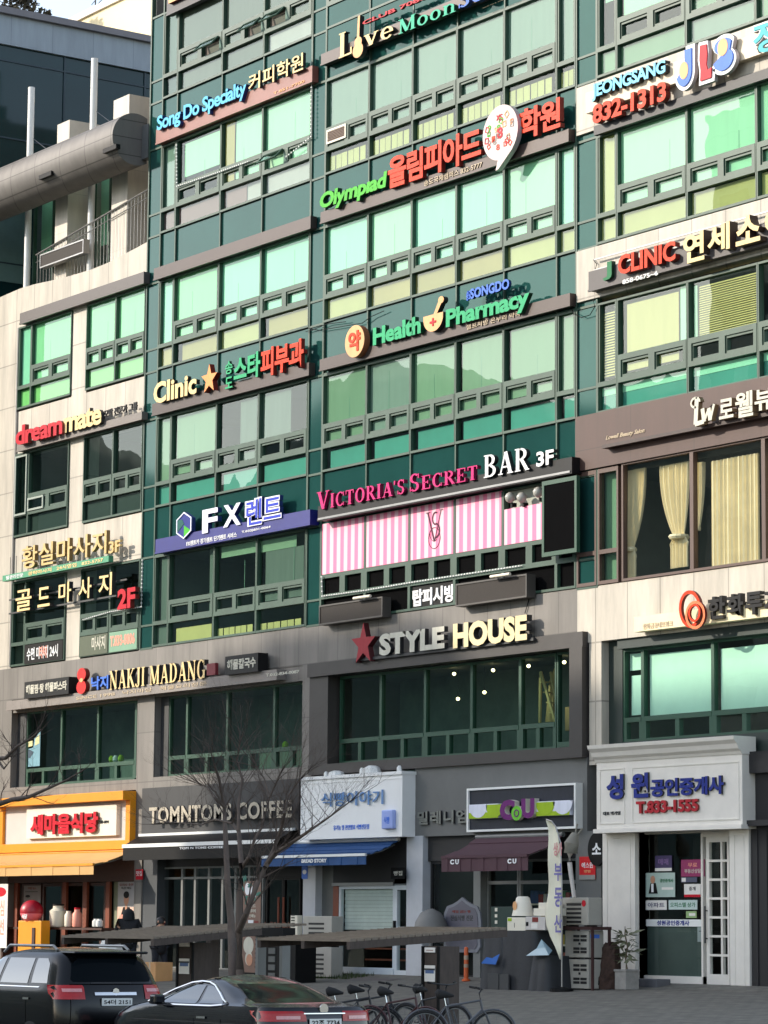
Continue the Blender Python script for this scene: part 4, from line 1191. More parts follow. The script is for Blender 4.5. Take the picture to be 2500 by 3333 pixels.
emblem(s, [bar((px.x - .26, px.z + .44), (px.x + .02, px.z - .30), .05), bar((px.x + .30, px.z + .46), (px.x + .03, px.z - .30), .016), bar((px.x - .34, px.z + .44), (px.x - .16, px.z + .44), .018), bar((px.x + .22, px.z + .46), (px.x + .38, px.z + .46), .018)], -.052, .006, L_MONO, name='monogram')
# opened casement at the right end of the pink panels
s = thing('casement', 'large dark opened casement beside the pink striped panels', 'window sash', (19.9, -.3, 10.4))
A_, B_ = at('i', 322, 742, -.3), at('i', 505, 300, -.3)
MB().box(A_.x, B_.x, -.32, -.26, 10.3, B_.z).build('leaf', M_MATTE, s)
MB().box(A_.x - .08, A_.x, -.34, -.24, 10.2, B_.z + .1).box(B_.x, B_.x + .08, -.34, -.24, 10.2, B_.z + .1).box(A_.x, B_.x, -.34, -.24, B_.z, B_.z + .1).box(A_.x, B_.x, -.34, -.24, 10.2, 10.3).build('leaf_frame', M_FRAME2, s)
MB().box(17.3, 19.2, .12, .2, 11.56, 12.0).build('plain_panel', mat('pale_reveal', (170, 176, 164), .6), tower)
for k, (xx, lab) in enumerate(((115, 'leftmost of the three white round floodlights beside the casement'), (185, 'middle of the three white round floodlights beside the casement'), (283, 'rightmost white round floodlight, next to the casement'))):
    p = at('i', xx, 405 - 32 * (k == 2), -.12)
    lp = thing('floodlight', lab, 'lamp', (p.x, -.12, p.z), group='round floodlights over the pink panels')
    MB().lathe([(.02, -.13), (.10, -.08), (.13, 0.02), (.09, .09), (.03, .13)], (p.x, -.14, p.z), 16).build('globe', mat('lamp_grey', (170, 168, 160), .3), lp, smooth=60)
    MB().box(p.x - .03, p.x + .03, -.1, .04, p.z - .22, p.z - .12).build('bracket', M_BLACK, lp)
# pc room film and display boards
s = sign('white Korean letters on a black panel between two switched-off display boards', 14.3, 9.6, 'lettered window films')
textp(s, '탑피시방', 'h', 1000, 1062, 'h', 1252, 922, -.02, .03, L_WHITE, bold=.035)
A_, B_ = at('h', 998, 1080, 0), at('h', 1262, 905, 0)
MB().box(A_.x, B_.x, 0.005, .04, 9.47, 10.03).build('panel', M_BLACK, s)
s = board('display_board', 'shorter switched off display board at the left under the pink panels', 'h', 447, 1162, 'h', 818, 1008, -.3, .25, M_LED, mat('board_rim', (72, 68, 64), .5), group='dark display boards')
s = board('display_board', 'longer switched off display board at the right under the pink panels', 'h', 1268, 1050, 'i', 208, 872, -.3, .25, M_LED, MATS['board_rim'], group='dark display boards')
for (c_, x0_, x1_, y_, lab) in (('h', 648, 748, 1010, 'white tube lamp above the left display board'), ('h', 1470, 1585, 880, 'white tube lamp above the right display board')):
    p, q = at(c_, x0_, y_, -.45), at(c_, x1_, y_ - 14, -.45)
    lp = thing('tube_lamp', lab, 'lamp', (p.x, -.45, p.z), group='tube lamps over the display boards')
    MB().tube([(p.x, -.45, p.z), (q.x, -.45, p.z)], .04, 8).build('tube', M_OFFW, lp, smooth=50)
    MB().box(p.x + .3, p.x + .34, -.45, 0, p.z - .02, p.z + .02).build('arm', M_STEEL, lp)
# beaded light strings
def beads(label, pts, y, m=M_WHITE, r=.017, step=.11):
    ws = [at(c_, x_, y_, y) for c_, x_, y_ in pts]
    b = MB()
    for a_, b_ in zip(ws, ws[1:]):
        n = max(1, int((b_ - a_).length / step))
        for k in range(n):
            p = a_.lerp(b_, k / n)
            b.box(p.x - r, p.x + r, y - r, y + r, p.z - r, p.z + r)
    for a_, b_ in zip(ws, ws[1:]): b.tube([a_, b_], .007, 4)
    return tag(b.build('light_string', m), label, 'light string', 'beaded light strings on the facade')
beads('beaded light string down the left edge of the striped panels and along their foot', [('h', 455, 880), ('h', 460, 996), ('h', 725, 960), ('h', 985, 915), ('h', 1265, 872), ('h', 1659, 812)], -.1)
beads('beaded light string framing the window under the coffee school sign', [('a', 1060, 870), ('a', 1062, 1118), ('a', 1320, 1030), ('a', 1500, 965)], -.1)
beads('beaded light string on the right of the window under the coffee school sign', [('b', 395, 500), ('b', 392, 820), ('b', 320, 880), ('b', 230, 950)], -.1)
beads('beaded light string beside the dark window of the cream wing', [('g', 855, 780), ('g', 848, 1060), ('g', 660, 1090), ('g', 490, 1140)], -.1)
# academy sign, right column
s = sign('sky blue and orange letters with a fat three letter emblem on a pale box', 24, 20.3)
A_, B_ = at('c', 565, 712, -.25), at('c', 1659, 262, -.25)
MB().box(A_.x, 32, -.25, -.09, A_.z + .12, A_.z + .62).build('pale_box', mat('pale_box', (220, 204, 178), .5), s)
textp(s, 'JEONGSANG', 'c', 600, 612, 'c', 1042, 352, YL - .05, .16, C('light_blue', (126, 206, 240)), mat('black_return', (24, 26, 30), .5), bold=.035, spacing=.95)
textp(s, '832-1313', 'c', 605, 748, 'c', 1046, 482, YL - .05, .14, L_ORANGE, S_RED, bold=.032, spacing=.95)
def outline(x0, x1, z0, z1, kind):
    w = x1 - x0; h = z1 - z0
    P = lambda u, v: (x0 + u * w, z0 + v * h)
    if kind == 'J': return [[P(.55, 1), P(.95, 1), P(.95, .45), P(.55, .45)], [P(.55, .5), P(.95, .5)] + [P(.5 + .45 * math.cos(t), .4 + .4 * math.sin(t)) for t in [math.radians(-10 - 150 * i / 12) for i in range(13)]] + [P(.3, .42)]]
    if kind == 'L': return [[P(.1, 1), P(.6, .98), P(.66, .7), P(.6, .4), P(.7, .25), P(1, .28), P(.95, 0), P(.1, 0), P(.14, .3), P(.05, .6)]]
    return [[P(.5 + .45 * math.cos(t), .33 + .33 * math.sin(t)) for t in [math.radians(-170 + 230 * i / 14) for i in range(15)]], [P(.5 + .4 * math.cos(t), .74 + .24 * math.sin(t)) for t in [math.radians(20 + 300 * i / 14) for i in range(15)]]]
for (kind, xa, ya_, xb, yb_, m_) in (('J', 1105, 535, 1205, 285, L_ROYAL), ('L', 1245, 490, 1320, 250, L_RED), ('S', 1325, 445, 1455, 200, L_ROYAL)):
    A_, B_ = at('c', xa, ya_, YL - .08), at('c', xb, yb_, YL - .08)
    e = .09
    emblem(s, outline(A_.x - e, B_.x + e, A_.z - e, B_.z + e, kind), YL - .06, .1, L_WHITE, MATS['bubble_return'], 'letter_back')
    emblem(s, outline(A_.x, B_.x, A_.z, B_.z, kind), YL - .09, .03, m_, name='letter_face')
    if kind == 'J': emblem(s, [disc(A_.x + (B_.x - A_.x) * .52, A_.z + .36, .15, .2)], YL - .10, .02, L_PEACH, name='dot')
    if kind == 'S': emblem(s, [disc(A_.x + (B_.x - A_.x) * .5, A_.z + (B_.z - A_.z) * .70, .17, .2)], YL - .10, .02, L_PEACH, name='dot')
textp(s, '정', 'c', 1560, 352, 'c', 1740, 82, YL - .08, .1, L_WHITE, MATS['bubble_return'], bold=.07)
textp(s, '정', 'c', 1568, 340, 'c', 1732, 94, YL - .1, .02, L_TEAL, bold=.025)
MB().box(20.9, 32, -.2, -.1, 19.98, 20.2).build('mounting_bar', mat('dark_strip', (34, 34, 38), .5), s)
# clinic sign, right column
s = sign('dark green J and orange letters beside big cream Korean letters on a dark bar', 24, 16.2)
rail(s, 'f', 582, 487, 'f', 1659, 140, .46, mat('slate_bar', (74, 68, 68), .5), y=-.3, d=.24)
textp(s, 'J', 'f', 668, 396, 'f', 720, 274, YL - .05, .12, L_DKGREEN, S_GRN, bold=.032)
textp(s, 'CLINIC', 'f', 758, 362, 'f', 1102, 150, YL - .1, .14, L_ORANGE, S_RED, bold=.032)
textp(s, '858-0675~6', 'f', 785, 416, 'f', 998, 332, -.32, .02, L_WHITE, name='small_lettering', bold=.02)
for ch, (xa, y0_, xb, y1_) in zip('연세소아', ((1150, 298, 1275, 85), (1295, 235, 1428, 35), (1465, 190, 1610, -20), (1640, 140, 1780, -70))):
    textp(s, ch, 'f', xa, y0_, 'f', xb, y1_, YL - .15, .24, L_CREAM, mat('walnut_return', (70, 52, 44), .5), bold=.03)
MB().box(20.9, 30, -.2, -.17, 16.75, 16.78).box(20.9, 30, -.2, -.17, 17.0, 17.03).build('wire_rail', M_STEEL, s)
# beauty salon
s = sign('cream monogram and Korean letters on the brown band with a thin script line', 24, 12.6)
A_ = at('f', 662, 1385, -.3)
MB().box(A_.x, 32, -.3, -.1, A_.z - .06, A_.z + .02).build('shelf', mat('brown_shelf', (56, 38, 34), .5), s)
for ch, (xa, y0_, xb, y1_) in zip('로웰뷰티', ((1365, 1228, 1450, 1092), (1462, 1222, 1568, 1048), (1578, 1180, 1690, 1030), (1705, 1150, 1800, 1000))):
    textp(s, ch, 'f', xa, y0_, 'f', xb, y1_, YL - .1, .18, L_STONE, mat('tan_return', (140, 118, 92), .5), bold=.025)
A_, B_ = at('f', 1190, 1272, YL - .12), at('f', 1342, 1065, YL - .12)
w_, h_ = B_.x - A_.x, B_.z - A_.z
P_ = lambda u, v: (A_.x + u * w_, A_.z + v * h_)
emblem(s, [bar(P_(.28, .98), P_(.22, .05), .13), bar(P_(.2, .06), P_(.55, .1), .1), bar(P_(.5, .55), P_(.56, .08), .12), bar(P_(.56, .1), P_(.74, .5), .07), bar(P_(.74, .52), P_(.8, .1), .12), bar(P_(.8, .1), P_(.95, .62), .07)] + ring(P_(.22, .8)[0], P_(.22, .8)[1], w_ * .2, h_ * .2, .05, 0, 300, 14), YL - .12, .12, L_STONE, MATS['tan_return'], 'monogram')
textp(s, 'Lowell Beauty Salon', 'f', 685, 1357, 'f', 918, 1277, -.115, .012, L_TAN, name='script_lettering', shear=.35)
# securities firm
s = sign('black Korean letters with looping orange rings on a pale strip', 25, 8.4)
A_, B_ = at('i', 855, 1212, -.3), at('i', 1659, 1108, -.3)
MB().box(A_.x, 32, -.3, -.08, A_.z, A_.z + .34).build('pale_strip', mat('strip_cream', (240, 222, 180), .5), s)
textp(s, '한화금융네트워크', 'i', 908, 1196, 'i', 1086, 1142, -.312, .012, L_TAN, name='small_lettering', bold=.015)
for ch, (xa, y0_, xb, y1_) in zip('한화투자', ((1298, 1138, 1398, 990), (1410, 1120, 1508, 975), (1520, 1112, 1622, 962), (1634, 1096, 1740, 945))):
    textp(s, ch, 'i', xa, y0_, 'i', xb, y1_, YL - .05, .14, L_BLACK, S_DK, bold=.032)
p = at('i', 1212, 1085, YL - .1)
emblem(s, ring(p.x - .10, p.z + .05, .36, .42, .075, n=30, rot=.35), YL - .12, .08, L_ORANGE, S_RED, 'ring')
emblem(s, ring(p.x + .12, p.z - .10, .33, .31, .065, n=30, rot=-.3), YL - .16, .06, C('light_orange', (246, 128, 84)), S_RED, 'ring')
emblem(s, ring(p.x + .14, p.z - .06, .2, .2, .05, n=24), YL - .2, .05, L_ORANGE, S_RED, 'ring')
# restaurant portal sign
s = sign('stone coloured capitals with a red star on the dark second-floor portal', 14.5, 8.4)
p = at('h', 708, 1285, YL)
emblem(s, [star(p.x, p.z, .55, .40)], YL - .02, .16, C('brick_red', (160, 50, 58)), mat('star_return', (76, 26, 30), .5), 'star')
textp(s, 'STYLE', 'h', 800, 1356, 'h', 1192, 1174, YL, .12, L_STONE, S_DK, bold=.05)
textp(s, 'HOUSE', 'h', 1243, 1312, 'i', 212, 1104, YL, .16, mat('letters_sunlit_stone', (226, 208, 160), .4), S_DK, bold=.05)  # HOUSE: sunlight put into a warmer, lighter copy of the stone colour
rail(s, 'h', 640, 1392, 'i', 250, 1255, .06, M_CHAR, y=-.26, d=.08)
# seafood restaurant
s = sign('cream serif capitals with a red figure emblem between two dark plaques', -.4, 8.2)
rail(s, 'j', 38, 390, 'j', 1659, 205, .27, mat('grey_bar', (134, 126, 120), .5), y=-.3, d=.29)
serifp(s, 'NAKJI MADANG', 'j', 655, 268, 'j', 1232, 82, YL - .02, .14, L_CREAM, S_DK)
textp(s, '낙지', 'j', 545, 272, 'j', 650, 178, YL, .1, L_ROYAL, S_BLUE, bold=.03)
p = at('j', 495, 215, YL)
emblem(s, [disc(p.x, p.z + .19, .26, .19), disc(p.x, p.z - .18, .28, .2)], YL - .04, .14, C('scarlet', (214, 52, 50)), S_RED, 'figure_emblem')
emblem(s, [disc(p.x + .02, p.z + .02, .1, .06)], YL - .06, .02, L_PEACH, name='emblem_face')
A_, B_ = at('j', 1240, 182, YL), at('j', 1292, 106, YL)
MB().box(A_.x, B_.x, YL, YL + .1, A_.z, B_.z).build('red_stamp', mat('stamp_red', (128, 40, 48), .5), s)
textp(s, 'SINCE 1998   낙지마당   해물요리전문', 'j', 455, 330, 'j', 1240, 215, -.312, .01, L_TAN, name='small_lettering', bold=.012)
textp(s, 'T.032-834-0087', 'k', 120, 190, 'k', 320, 148, -.312, .01, L_STONE, name='small_lettering')
for (xa, y0_, xb, y1_, tx, side_) in ((145, 322, 412, 224, '해물찜·탕 해물파스타', 'left'), (1350, 180, 1548, 72, '해물칼국수', 'right')):
    A_, B_ = at('j', xa, y0_, -.42), at('j', xb, y1_, -.42)
    q = sign('dark plaque with pale lettering at the %s end of the serif capitals' % side_, (A_.x + B_.x) / 2, A_.z, 'dark plaques beside the serif sign')
    zc_ = A_.z + .16
    MB().box(A_.x, B_.x, -.42, -.1, A_.z, A_.z + .5).build('plaque', M_BARB, q)
    text3(q, tx, A_.x + .12, B_.x - .1, A_.z + .12, A_.z + .4, -.432, .012, L_STONE, bold=.03)

# ------------------------------------------------------------------ ground floor: shared parts
M_IN = mat('shop_interior', (52, 48, 44), .9, var=.3)
M_WOODD = mat('dark_wood', (64, 34, 24), .5, var=.25, scale=3, stretch=(1, 1, 6))
M_WOODR = mat('red_wood', (126, 62, 38), .5, var=.2, scale=3, stretch=(8, 8, 1))
M_YEL = mat('yellow_paint', (226, 144, 10), .45, var=.06)
M_YAWN = mat('yellow_canvas', (200, 158, 100), .8, var=.06)
M_SGREY = mat('sign_grey', (196, 190, 184), .6, var=.05)
M_STL = mat('grey_frame', (118, 120, 118), .45)
M_DKIN = mat('dark_shop_panel', (34, 34, 35), .6, var=.2)
b = MB()
b.box(-8, 32, 4.2, 4.4, .3, 5.4).box(-8, 32, .6, 4.2, 3.9, 5.3)
for x in (-.05, 8.75, 13.4, 20.0): b.box(x, x + .3, .62, 4.2, .3, 3.9)
b.build('shop_rooms', M_IN, tower)
def awning(label, ca, cb_wall_r, wall_r, front_r, x0, zw, yo, m, trim=None, val=.28, thick=.03, group='shop awnings'):
    """sloping canvas: wall edge height zw, right end x from a photo point; front edge yo out"""
    xr = at(*wall_r, -.1).x
    F = at(*front_r, -yo)
    x1 = F.x
    r = thing('awning', label, 'awning', ((x0 + x1) / 2, -.1, zw), group=group)
    b = MB()
    n = 8
    for i in range(n):
        t0, t1 = i / n, (i + 1) / n
        sag = lambda t: -.05 * math.sin(math.pi * t)
        P = lambda x, t: (x, -.1 - (yo - .1) * t, zw + (F.z - zw) * t + sag(t))
        b.quad(P(x0, t0), P(x1, t0), P(x1, t1), P(x0, t1))
    o = b.build('canvas', m, r)
    md = o.modifiers.new('solid', 'SOLIDIFY'); md.thickness = .02
    k = 40
    b = MB()
    pts = [(x0 + (x1 - x0) * i / k) for i in range(k + 1)]
    for i in range(k):
        y_ = lambda q: -yo - .003 * math.sin(q * 1.1)
        b.quad((pts[i], y_(i), F.z - val), (pts[i + 1], y_(i + 1), F.z - val), (pts[i + 1], -yo, F.z), (pts[i], -yo, F.z))
    o = b.build('valance', m, r)
    md = o.modifiers.new('solid', 'SOLIDIFY'); md.thickness = .012
    MB().box(x0, x1, -yo - .03, -yo + .03, F.z - .03, F.z + .035).build('front_bar', trim or m, r)
    MB().tube([(x0, -.12, zw + .02), (x1, -.12, zw + .02)], .06, 10).build('roller', trim or M_STL, r)
    for x in (x0 + .25, x1 - .2):
        MB().tube([(x, -.1, zw - .12), (x + .12, -yo * .5, zw - .12 + (F.z - zw) * .4), (x, -yo, F.z - .04)], .022, 6).build('arm', M_STL, r)
    return r, F, x0, x1

# ---- yellow restaurant
sf = thing('restaurant_front', 'restaurant front with dark red wooden doors under the yellow awning', 'shop front', (-4, .5, FLOOR), group='shop fronts along the pavement')
MB().box(-7.68, -.05, .02, .5, 2.82, 3.9).build('lintel', M_WOODD, sf)
for (xa, xb) in ((170, 318), (330, 485), (505, 650), (665, 818)):
    A_, B_ = at('m', xa, 900, .3), at('m', xb, 900, .3)
    low_frame(sf, A_.x, B_.x, FLOOR, 2.80, M_CLEAR, M_WOODD, name='door', w=.09, y0=.26, y1=.34, yg=.3)
for xx in (118, 492, 652, 828):
    A_ = at('m', xx, 900, .2)
    MB().box(A_.x - .10, A_.x + .12, .18, .26, FLOOR, 2.82).build('post', M_WOODR, sf)
MB().box(-7.68, -.06, .15, .35, FLOOR - .1, FLOOR + .06).build('threshold', M_WOODD, sf)
MB().box(-1.75, -.06, .3, .4, FLOOR, 2.82).build('wall_panel', mat('sage_wall', (128, 132, 108), .7), sf)
r = sign('white board with red brush Korean letters inside a bright yellow frame', -4, 4, 'shop fascia signs')
MB().box(-7.7, -.06, -.13, -.02, 3.80, 5.30).build('back_panel', M_SGREY, r)
b = MB().box(-7.95, -.02, -.22, -.02, 3.72, 3.98).box(-7.95, -7.7, -.22, -.02, 3.98, 5.1).box(-.27, -.02, -.22, -.02, 3.98, 5.1).box(-7.95, -.02, -.46, -.02, 5.1, 5.36)
b.build('yellow_frame', M_YEL, r, bevel=.01)
A_, B_ = at('q', 268, 1222, -.26), at('q', 1200, 838, -.26)
MB().box(A_.x, B_.x, -.26, -.13, 4.12, 5.0).build('white_board', M_OFFW, r)
textp(r, '새마을식당', 'q', 308, 1166, 'q', 1008, 920, -.36, .06, L_RED, S_RED, bold=.05)
textp(r, '1588-0094', 'q', 1015, 1048, 'q', 1118, 1010, -.27, .01, L_BLACK, name='small_lettering')
r, F_, ax0, ax1 = awning('wide yellow canvas awning of the restaurant at the left', 'm', None, ('m', 1030, 282), ('m', 722, 388), -10.5, 3.66, 1.35, M_YAWN, M_YEL)
# items at the restaurant
def poster(label, ca, xa, ya, cb, xb, yb, y, m, marks=(), name='poster', cat='poster', group='posters and stickers on shop fronts'):
    A, B = at(ca, xa, ya, y), at(cb, xb, yb, y)
    r = thing(name, label, cat, ((A.x + B.x) / 2, y, A.z), group=group)
    MB().box(A.x, B.x, y, y + .012, A.z, B.z).build('sheet', m, r)
    w, h = B.x - A.x, B.z - A.z
    for k, (kind, u0, v0, u1, v1, mm) in enumerate(marks):
        x0, x1, z0, z1 = A.x + u0 * w, A.x + u1 * w, A.z + v0 * h, A.z + v1 * h
        yy = y - .003 - .002 * k
        if kind == 'box': MB().box(x0, x1, yy, yy + .002, z0, z1).build('print', mm, r)
        elif kind == 'oval': emblem(r, [disc((x0 + x1) / 2, (z0 + z1) / 2, (x1 - x0) / 2, (z1 - z0) / 2, 24)], yy, .002, mm, name='print')
        elif kind == 'trap': emblem(r, [[(x0, z0), (x1, z0), (x1 - (x1 - x0) * .22, z1), (x0 + (x1 - x0) * .22, z1)]], yy, .002, mm, name='print')
        else: text3(r, kind, x0, x1, z0, z1, yy, .002, mm, bold=.015)
    return r
M_PAPER = mat('paper', (226, 222, 214), .7, var=.05); M_SKIN_P = mat('printed_skin', (196, 142, 112), .6); M_SALM = MATS['letters_salmon']
poster('grey menu poster on the leftmost restaurant door', 'm', 180, 700, 'm', 314, 550, .24, mat('grey_paper', (150, 142, 138), .7), (('메뉴', .25, .8, .75, .93, S_RED), ('oval', .12, .38, .4, .52, M_BLACK), ('box', .1, .66, .85, .7, M_CHAR)))
poster('tall poster of a chef at the right end of the restaurant', 'm', 905, 858, 'm', 1046, 520, .1, mat('pale_grey_paper', (170, 166, 164), .7), (('box', 0, 0, .92, .42, mat('sunlit_pink_paper', (236, 190, 170), .7)), ('trap', .18, .2, .85, .42, M_BLACK), ('oval', .36, .46, .64, .72, M_SKIN_P), ('oval', .34, .62, .66, .78, M_BLACK), ('box', .45, .36, .56, .5, M_SKIN_P), ('요리사 추천', .1, .9, .9, .96, S_RED), ('특선 메뉴', .2, .83, .8, .88, M_CHAR), ('oval', .1, .05, .5, .25, M_SALM)))  # lower pink box: sun below the awning's shadow, put into the colour
poster('small red and white notice on the stone pier beside the yellow awning', 'm', 1046, 505, 'm', 1102, 425, -.04, L_RED, (('맛집', .1, .35, .9, .85, L_WHITE),))
poster('tall white banner with pink lettering at the left edge of the photo', 'm', -70, 1030, 'm', 62, 538, -1.0, M_PAPER, (('oval', .1, .8, .9, .95, L_RED), ('점심', .2, .5, .8, .75, M_SALM), ('특선', .2, .2, .8, .45, M_SALM)), name='banner', cat='banner')
kx = thing('kiosk_stand', 'yellow upright stand with a round red and white globe at the restaurant', 'sign stand', at('m', 225, 1060, -1.3), group=None)
A_, B_ = at('m', 135, 1060, -1.3), at('m', 318, 822, -1.3)
MB().box(A_.x, B_.x, -1.3, -1.0, gz(-1.2) , B_.z).build('body', M_YEL, kx, bevel=.02)
MB().box(A_.x + .9, A_.x + 1.06, -1.33, -1.3, gz(-1.2), B_.z - .2).build('dark_stripe', M_WOODD, kx)
p = at('m', 245, 750, -1.15)
b = MB(); k = .62
b.lathe([(max(.001, .34 * math.sin(math.pi * i / 14)), -.33 * math.cos(math.pi * i / 14)) for i in range(15)], (p.x, -1.15, p.z), 24)
M_BALL = mat('globe_red', (206, 40, 56), .4)
nt = M_BALL.node_tree; g_ = nt.nodes.new('ShaderNodeNewGeometry'); sx = nt.nodes.new('ShaderNodeSeparateXYZ'); gt = nt.nodes.new('ShaderNodeMath'); gt.operation = 'GREATER_THAN'; gt.inputs[1].default_value = p.z - .06
mm = nt.nodes.new('ShaderNodeMix'); mm.data_type = 'RGBA'; mm.inputs['A'].default_value = (*lin((240, 120, 130)), 1); mm.inputs['B'].default_value = (*lin((170, 26, 44)), 1)
nt.links.new(g_.outputs['Position'], sx.inputs[0]); nt.links.new(sx.outputs['Z'], gt.inputs[0]); nt.links.new(gt.outputs[0], mm.inputs['Factor']); nt.links.new(mm.outputs['Result'], nt.nodes['Principled BSDF'].inputs['Base Color'])
b.build('globe', M_BALL, kx, smooth=60)
MB().tube([(p.x, -1.15, B_.z), (p.x, -1.15, p.z - .28)], .05, 8).build('neck', M_STEEL, kx)
text3(kx, '식당', p.x + .0, p.x + .3, p.z - .22, p.z - .08, -1.15 - .32, .02, L_WHITE, bold=.03)
# goods standing on the restaurant's window counter
def jar(px, py, h, r_, m, label, cap=None):
    p = at('m', px, py, -.6)
    t = thing('dispenser', label, 'container', (p.x, -.6, p.z), group='things on the restaurant counter')
    MB().lathe([(r_ * .9, 0), (r_, .03), (r_, h * .75), (r_ * .6, h * .88), (r_ * .6, h)], (p.x, -.6, p.z), 14).build('body', m, t, smooth=50)
    if cap: MB().lathe([(r_ * .66, h), (r_ * .66, h + .05)], (p.x, -.6, p.z), 14).build('lid', cap, t)
ct = at('m', 250, 872, -.6)
tag(MB().box(-6.6, -.4, -.85, -.4, ct.z - .06, ct.z).box(-6.5, -6.4, -.8, -.45, gz(-.6), ct.z - .06).box(-.6, -.5, -.8, -.45, gz(-.6), ct.z - .06).build('counter', M_WOODD), 'dark wooden counter along the restaurant doors', 'counter')
jar(447, 872, .62, .26, M_OFFW, 'tall white stacked canister on the restaurant counter', M_BLACK)
jar(528, 868, .45, .12, M_OFFW, 'slim white bottle on the restaurant counter')
jar(594, 870, .5, .14, M_SALM, 'pinkish figure shaped bottle on the restaurant counter', L_RED)
jar(738, 868, .22, .10, M_WHITE, 'left one of two white cups on the restaurant counter')
jar(767, 868, .22, .10, M_WHITE, 'right one of two white cups on the restaurant counter')

# ---- coffee shop
sf = thing('coffee_shop_front', 'dark coffee shop front with tall grey framed windows', 'shop front', (4.5, .4, FLOOR), group='shop fronts along the pavement')
M_CHAR2 = cladding('charcoal_fascia', (48, 49, 51), 3.2, 3, .012, jcol=.6, offx=.2)
MB().box(.37, 8.46, -.06, .3, 4.08, 5.42).build('fascia', M_CHAR2, sf)
MB().box(.37, 1.15, .02, .4, FLOOR, 4.05).build('dark_pier', mat('slate_pier', (62, 66, 70), .6), sf)
MB().box(1.15, 8.6, .3, .4, 3.2, 4.05).build('lintel', M_DKIN, sf)
xs = [at('m', x, 700, .3).x for x in (1215, 1410, 1510)] + [at('n', x, 700, .3).x for x in (195, 300, 400, 505, 615)]
for a_, c_ in zip(xs, xs[1:]):
    f = low_frame(sf, a_, c_, FLOOR, 3.2, M_CLEAR, M_STL, name='window', w=.05, y0=.26, y1=.34, yg=.3)
    MB().box(a_ + .05, c_ - .05, .26, .34, 2.86, 2.92).build('transom', M_STL, f)
A_, B_ = at('n', 640, 700, .3), at('n', 905, 700, .3)
for x0, x1 in ((A_.x, (A_.x + B_.x) / 2), ((A_.x + B_.x) / 2, B_.x)):
    f = low_frame(sf, x0 + .01, x1 - .01, FLOOR, 2.85, M_CLEAR, M_BLACK, name='door', w=.05, y0=.26, y1=.34, yg=.3)
    xm = (x1 - .12) if x0 == A_.x else (x0 + .12)
    MB().tube([(xm, .2, 1.1), (xm, .2, 2.35)], .03, 8).build('handle', M_WOODR, f)
MB().box(A_.x, 8.7, .28, .36, 2.86, 3.2).build('transom_panel', M_BLACK, sf)
s = sign('pale capitals on the charcoal coffee shop fascia behind the bare tree', 4.5, 4.3, 'shop fascia signs')
L_COF = C('coffee', (186, 176, 158))
textp(s, 'TOMNTOMS COFFEE', 'j', 893, 1072, 's', 712, 718, -.30, .05, L_COF, S_DK, bold=.03, spacing=1.1)
MB().box(.9, 8.2, -.12, -.07, 4.42, 4.46).build('mounting_bar', M_CHAR, s)
# retracted awning with two pale trims
r = thing('awning', 'black half closed awning with two white trim bars over the coffee shop', 'awning', (4.5, -.1, 3.9), group='shop awnings')
x0, x1 = .38, 8.3
z0 = at('m', 1100, 172, -.1).z; A_ = at('m', 1050, 245, -.62)
b = MB().quad((x0, -.08, z0), (x1, -.08, z0), (x1, -.62, A_.z), (x0, -.62, A_.z))
md = b.build('canvas', M_BLACK, r).modifiers.new('solid', 'SOLIDIFY'); md.thickness = .03
MB().box(x0, x1, -.16, -.06, z0 + .0, z0 + .07).build('wall_trim', M_WHITE, r)
MB().box(x0 - .02, x1 + .02, -.68, -.60, A_.z - .05, A_.z + .05).build('front_bar', M_WHITE, r)
MB().box(x0, x1, -.655, -.635, A_.z - .40, A_.z - .05).build('valance', M_BLACK, r)
textp(r, 'TOM N TOMS COFFEE', 'n', -38, 272, 'n', 298, 244, -.665, .008, L_WHITE, bold=.02)
# tall printed banner leaning at the coffee shop
A_, B_ = at('n', 448, 1205, -1.2), at('n', 622, 515, -1.2)
w_ = .85
t = thing('standing_banner', 'tall brown drinks banner with leaves at its top beside the coffee shop door', 'banner', (A_.x, -1.2, gz(-1.2)))
MB().box(A_.x, A_.x + w_, -1.21, -1.2, gz(-1.2) + .1, B_.z).build('sheet', mat('banner_brown', (128, 100, 86), .6, var=.1), t)
zz = B_.z
rnd = random.Random(5)
b = MB()
for k in range(16):
    x_, z_ = A_.x + rnd.uniform(.05, w_ - .05), zz - rnd.uniform(.0, .4)
    a = rnd.uniform(0, 6.3); l_ = rnd.uniform(.08, .16)
    b.prism([(x_, z_), (x_ + l_ * math.cos(a + .3), z_ + l_ * math.sin(a + .3)), (x_ + 1.6 * l_ * math.cos(a), z_ + 1.6 * l_ * math.sin(a)), (x_ + l_ * math.cos(a - .3), z_ + l_ * math.sin(a - .3))], -1.216 - .0005 * k, -1.212)
b.build('leaf_print', mat('leaf_print', (60, 120, 104), .6), t)
emblem(t, [disc(A_.x + .2, zz - .2, .12, .16), disc(A_.x + .5, zz - .3, .14, .18)], -1.2105, .001, L_WHITE, name='flower_print')
for k, tx in enumerate(('콜드', '브루라떼', '신메뉴')): text3(t, tx, A_.x + .3, A_.x + .62, zz - .68 - .13 * k, zz - .59 - .13 * k, -1.215, .004, L_OFFW if False else L_STONE, bold=.02)
emblem(t, [[(A_.x + .3, zz - 1.3), (A_.x + .48, zz - 1.3), (A_.x + .52, zz - 1.0), (A_.x + .26, zz - 1.0)]], -1.216, .004, L_WHITE, name='cup_print')
emblem(t, [[(A_.x + .58, zz - 1.3), (A_.x + .74, zz - 1.3), (A_.x + .76, zz - 1.02), (A_.x + .56, zz - 1.02)]], -1.216, .004, S_RED, name='cup_print')
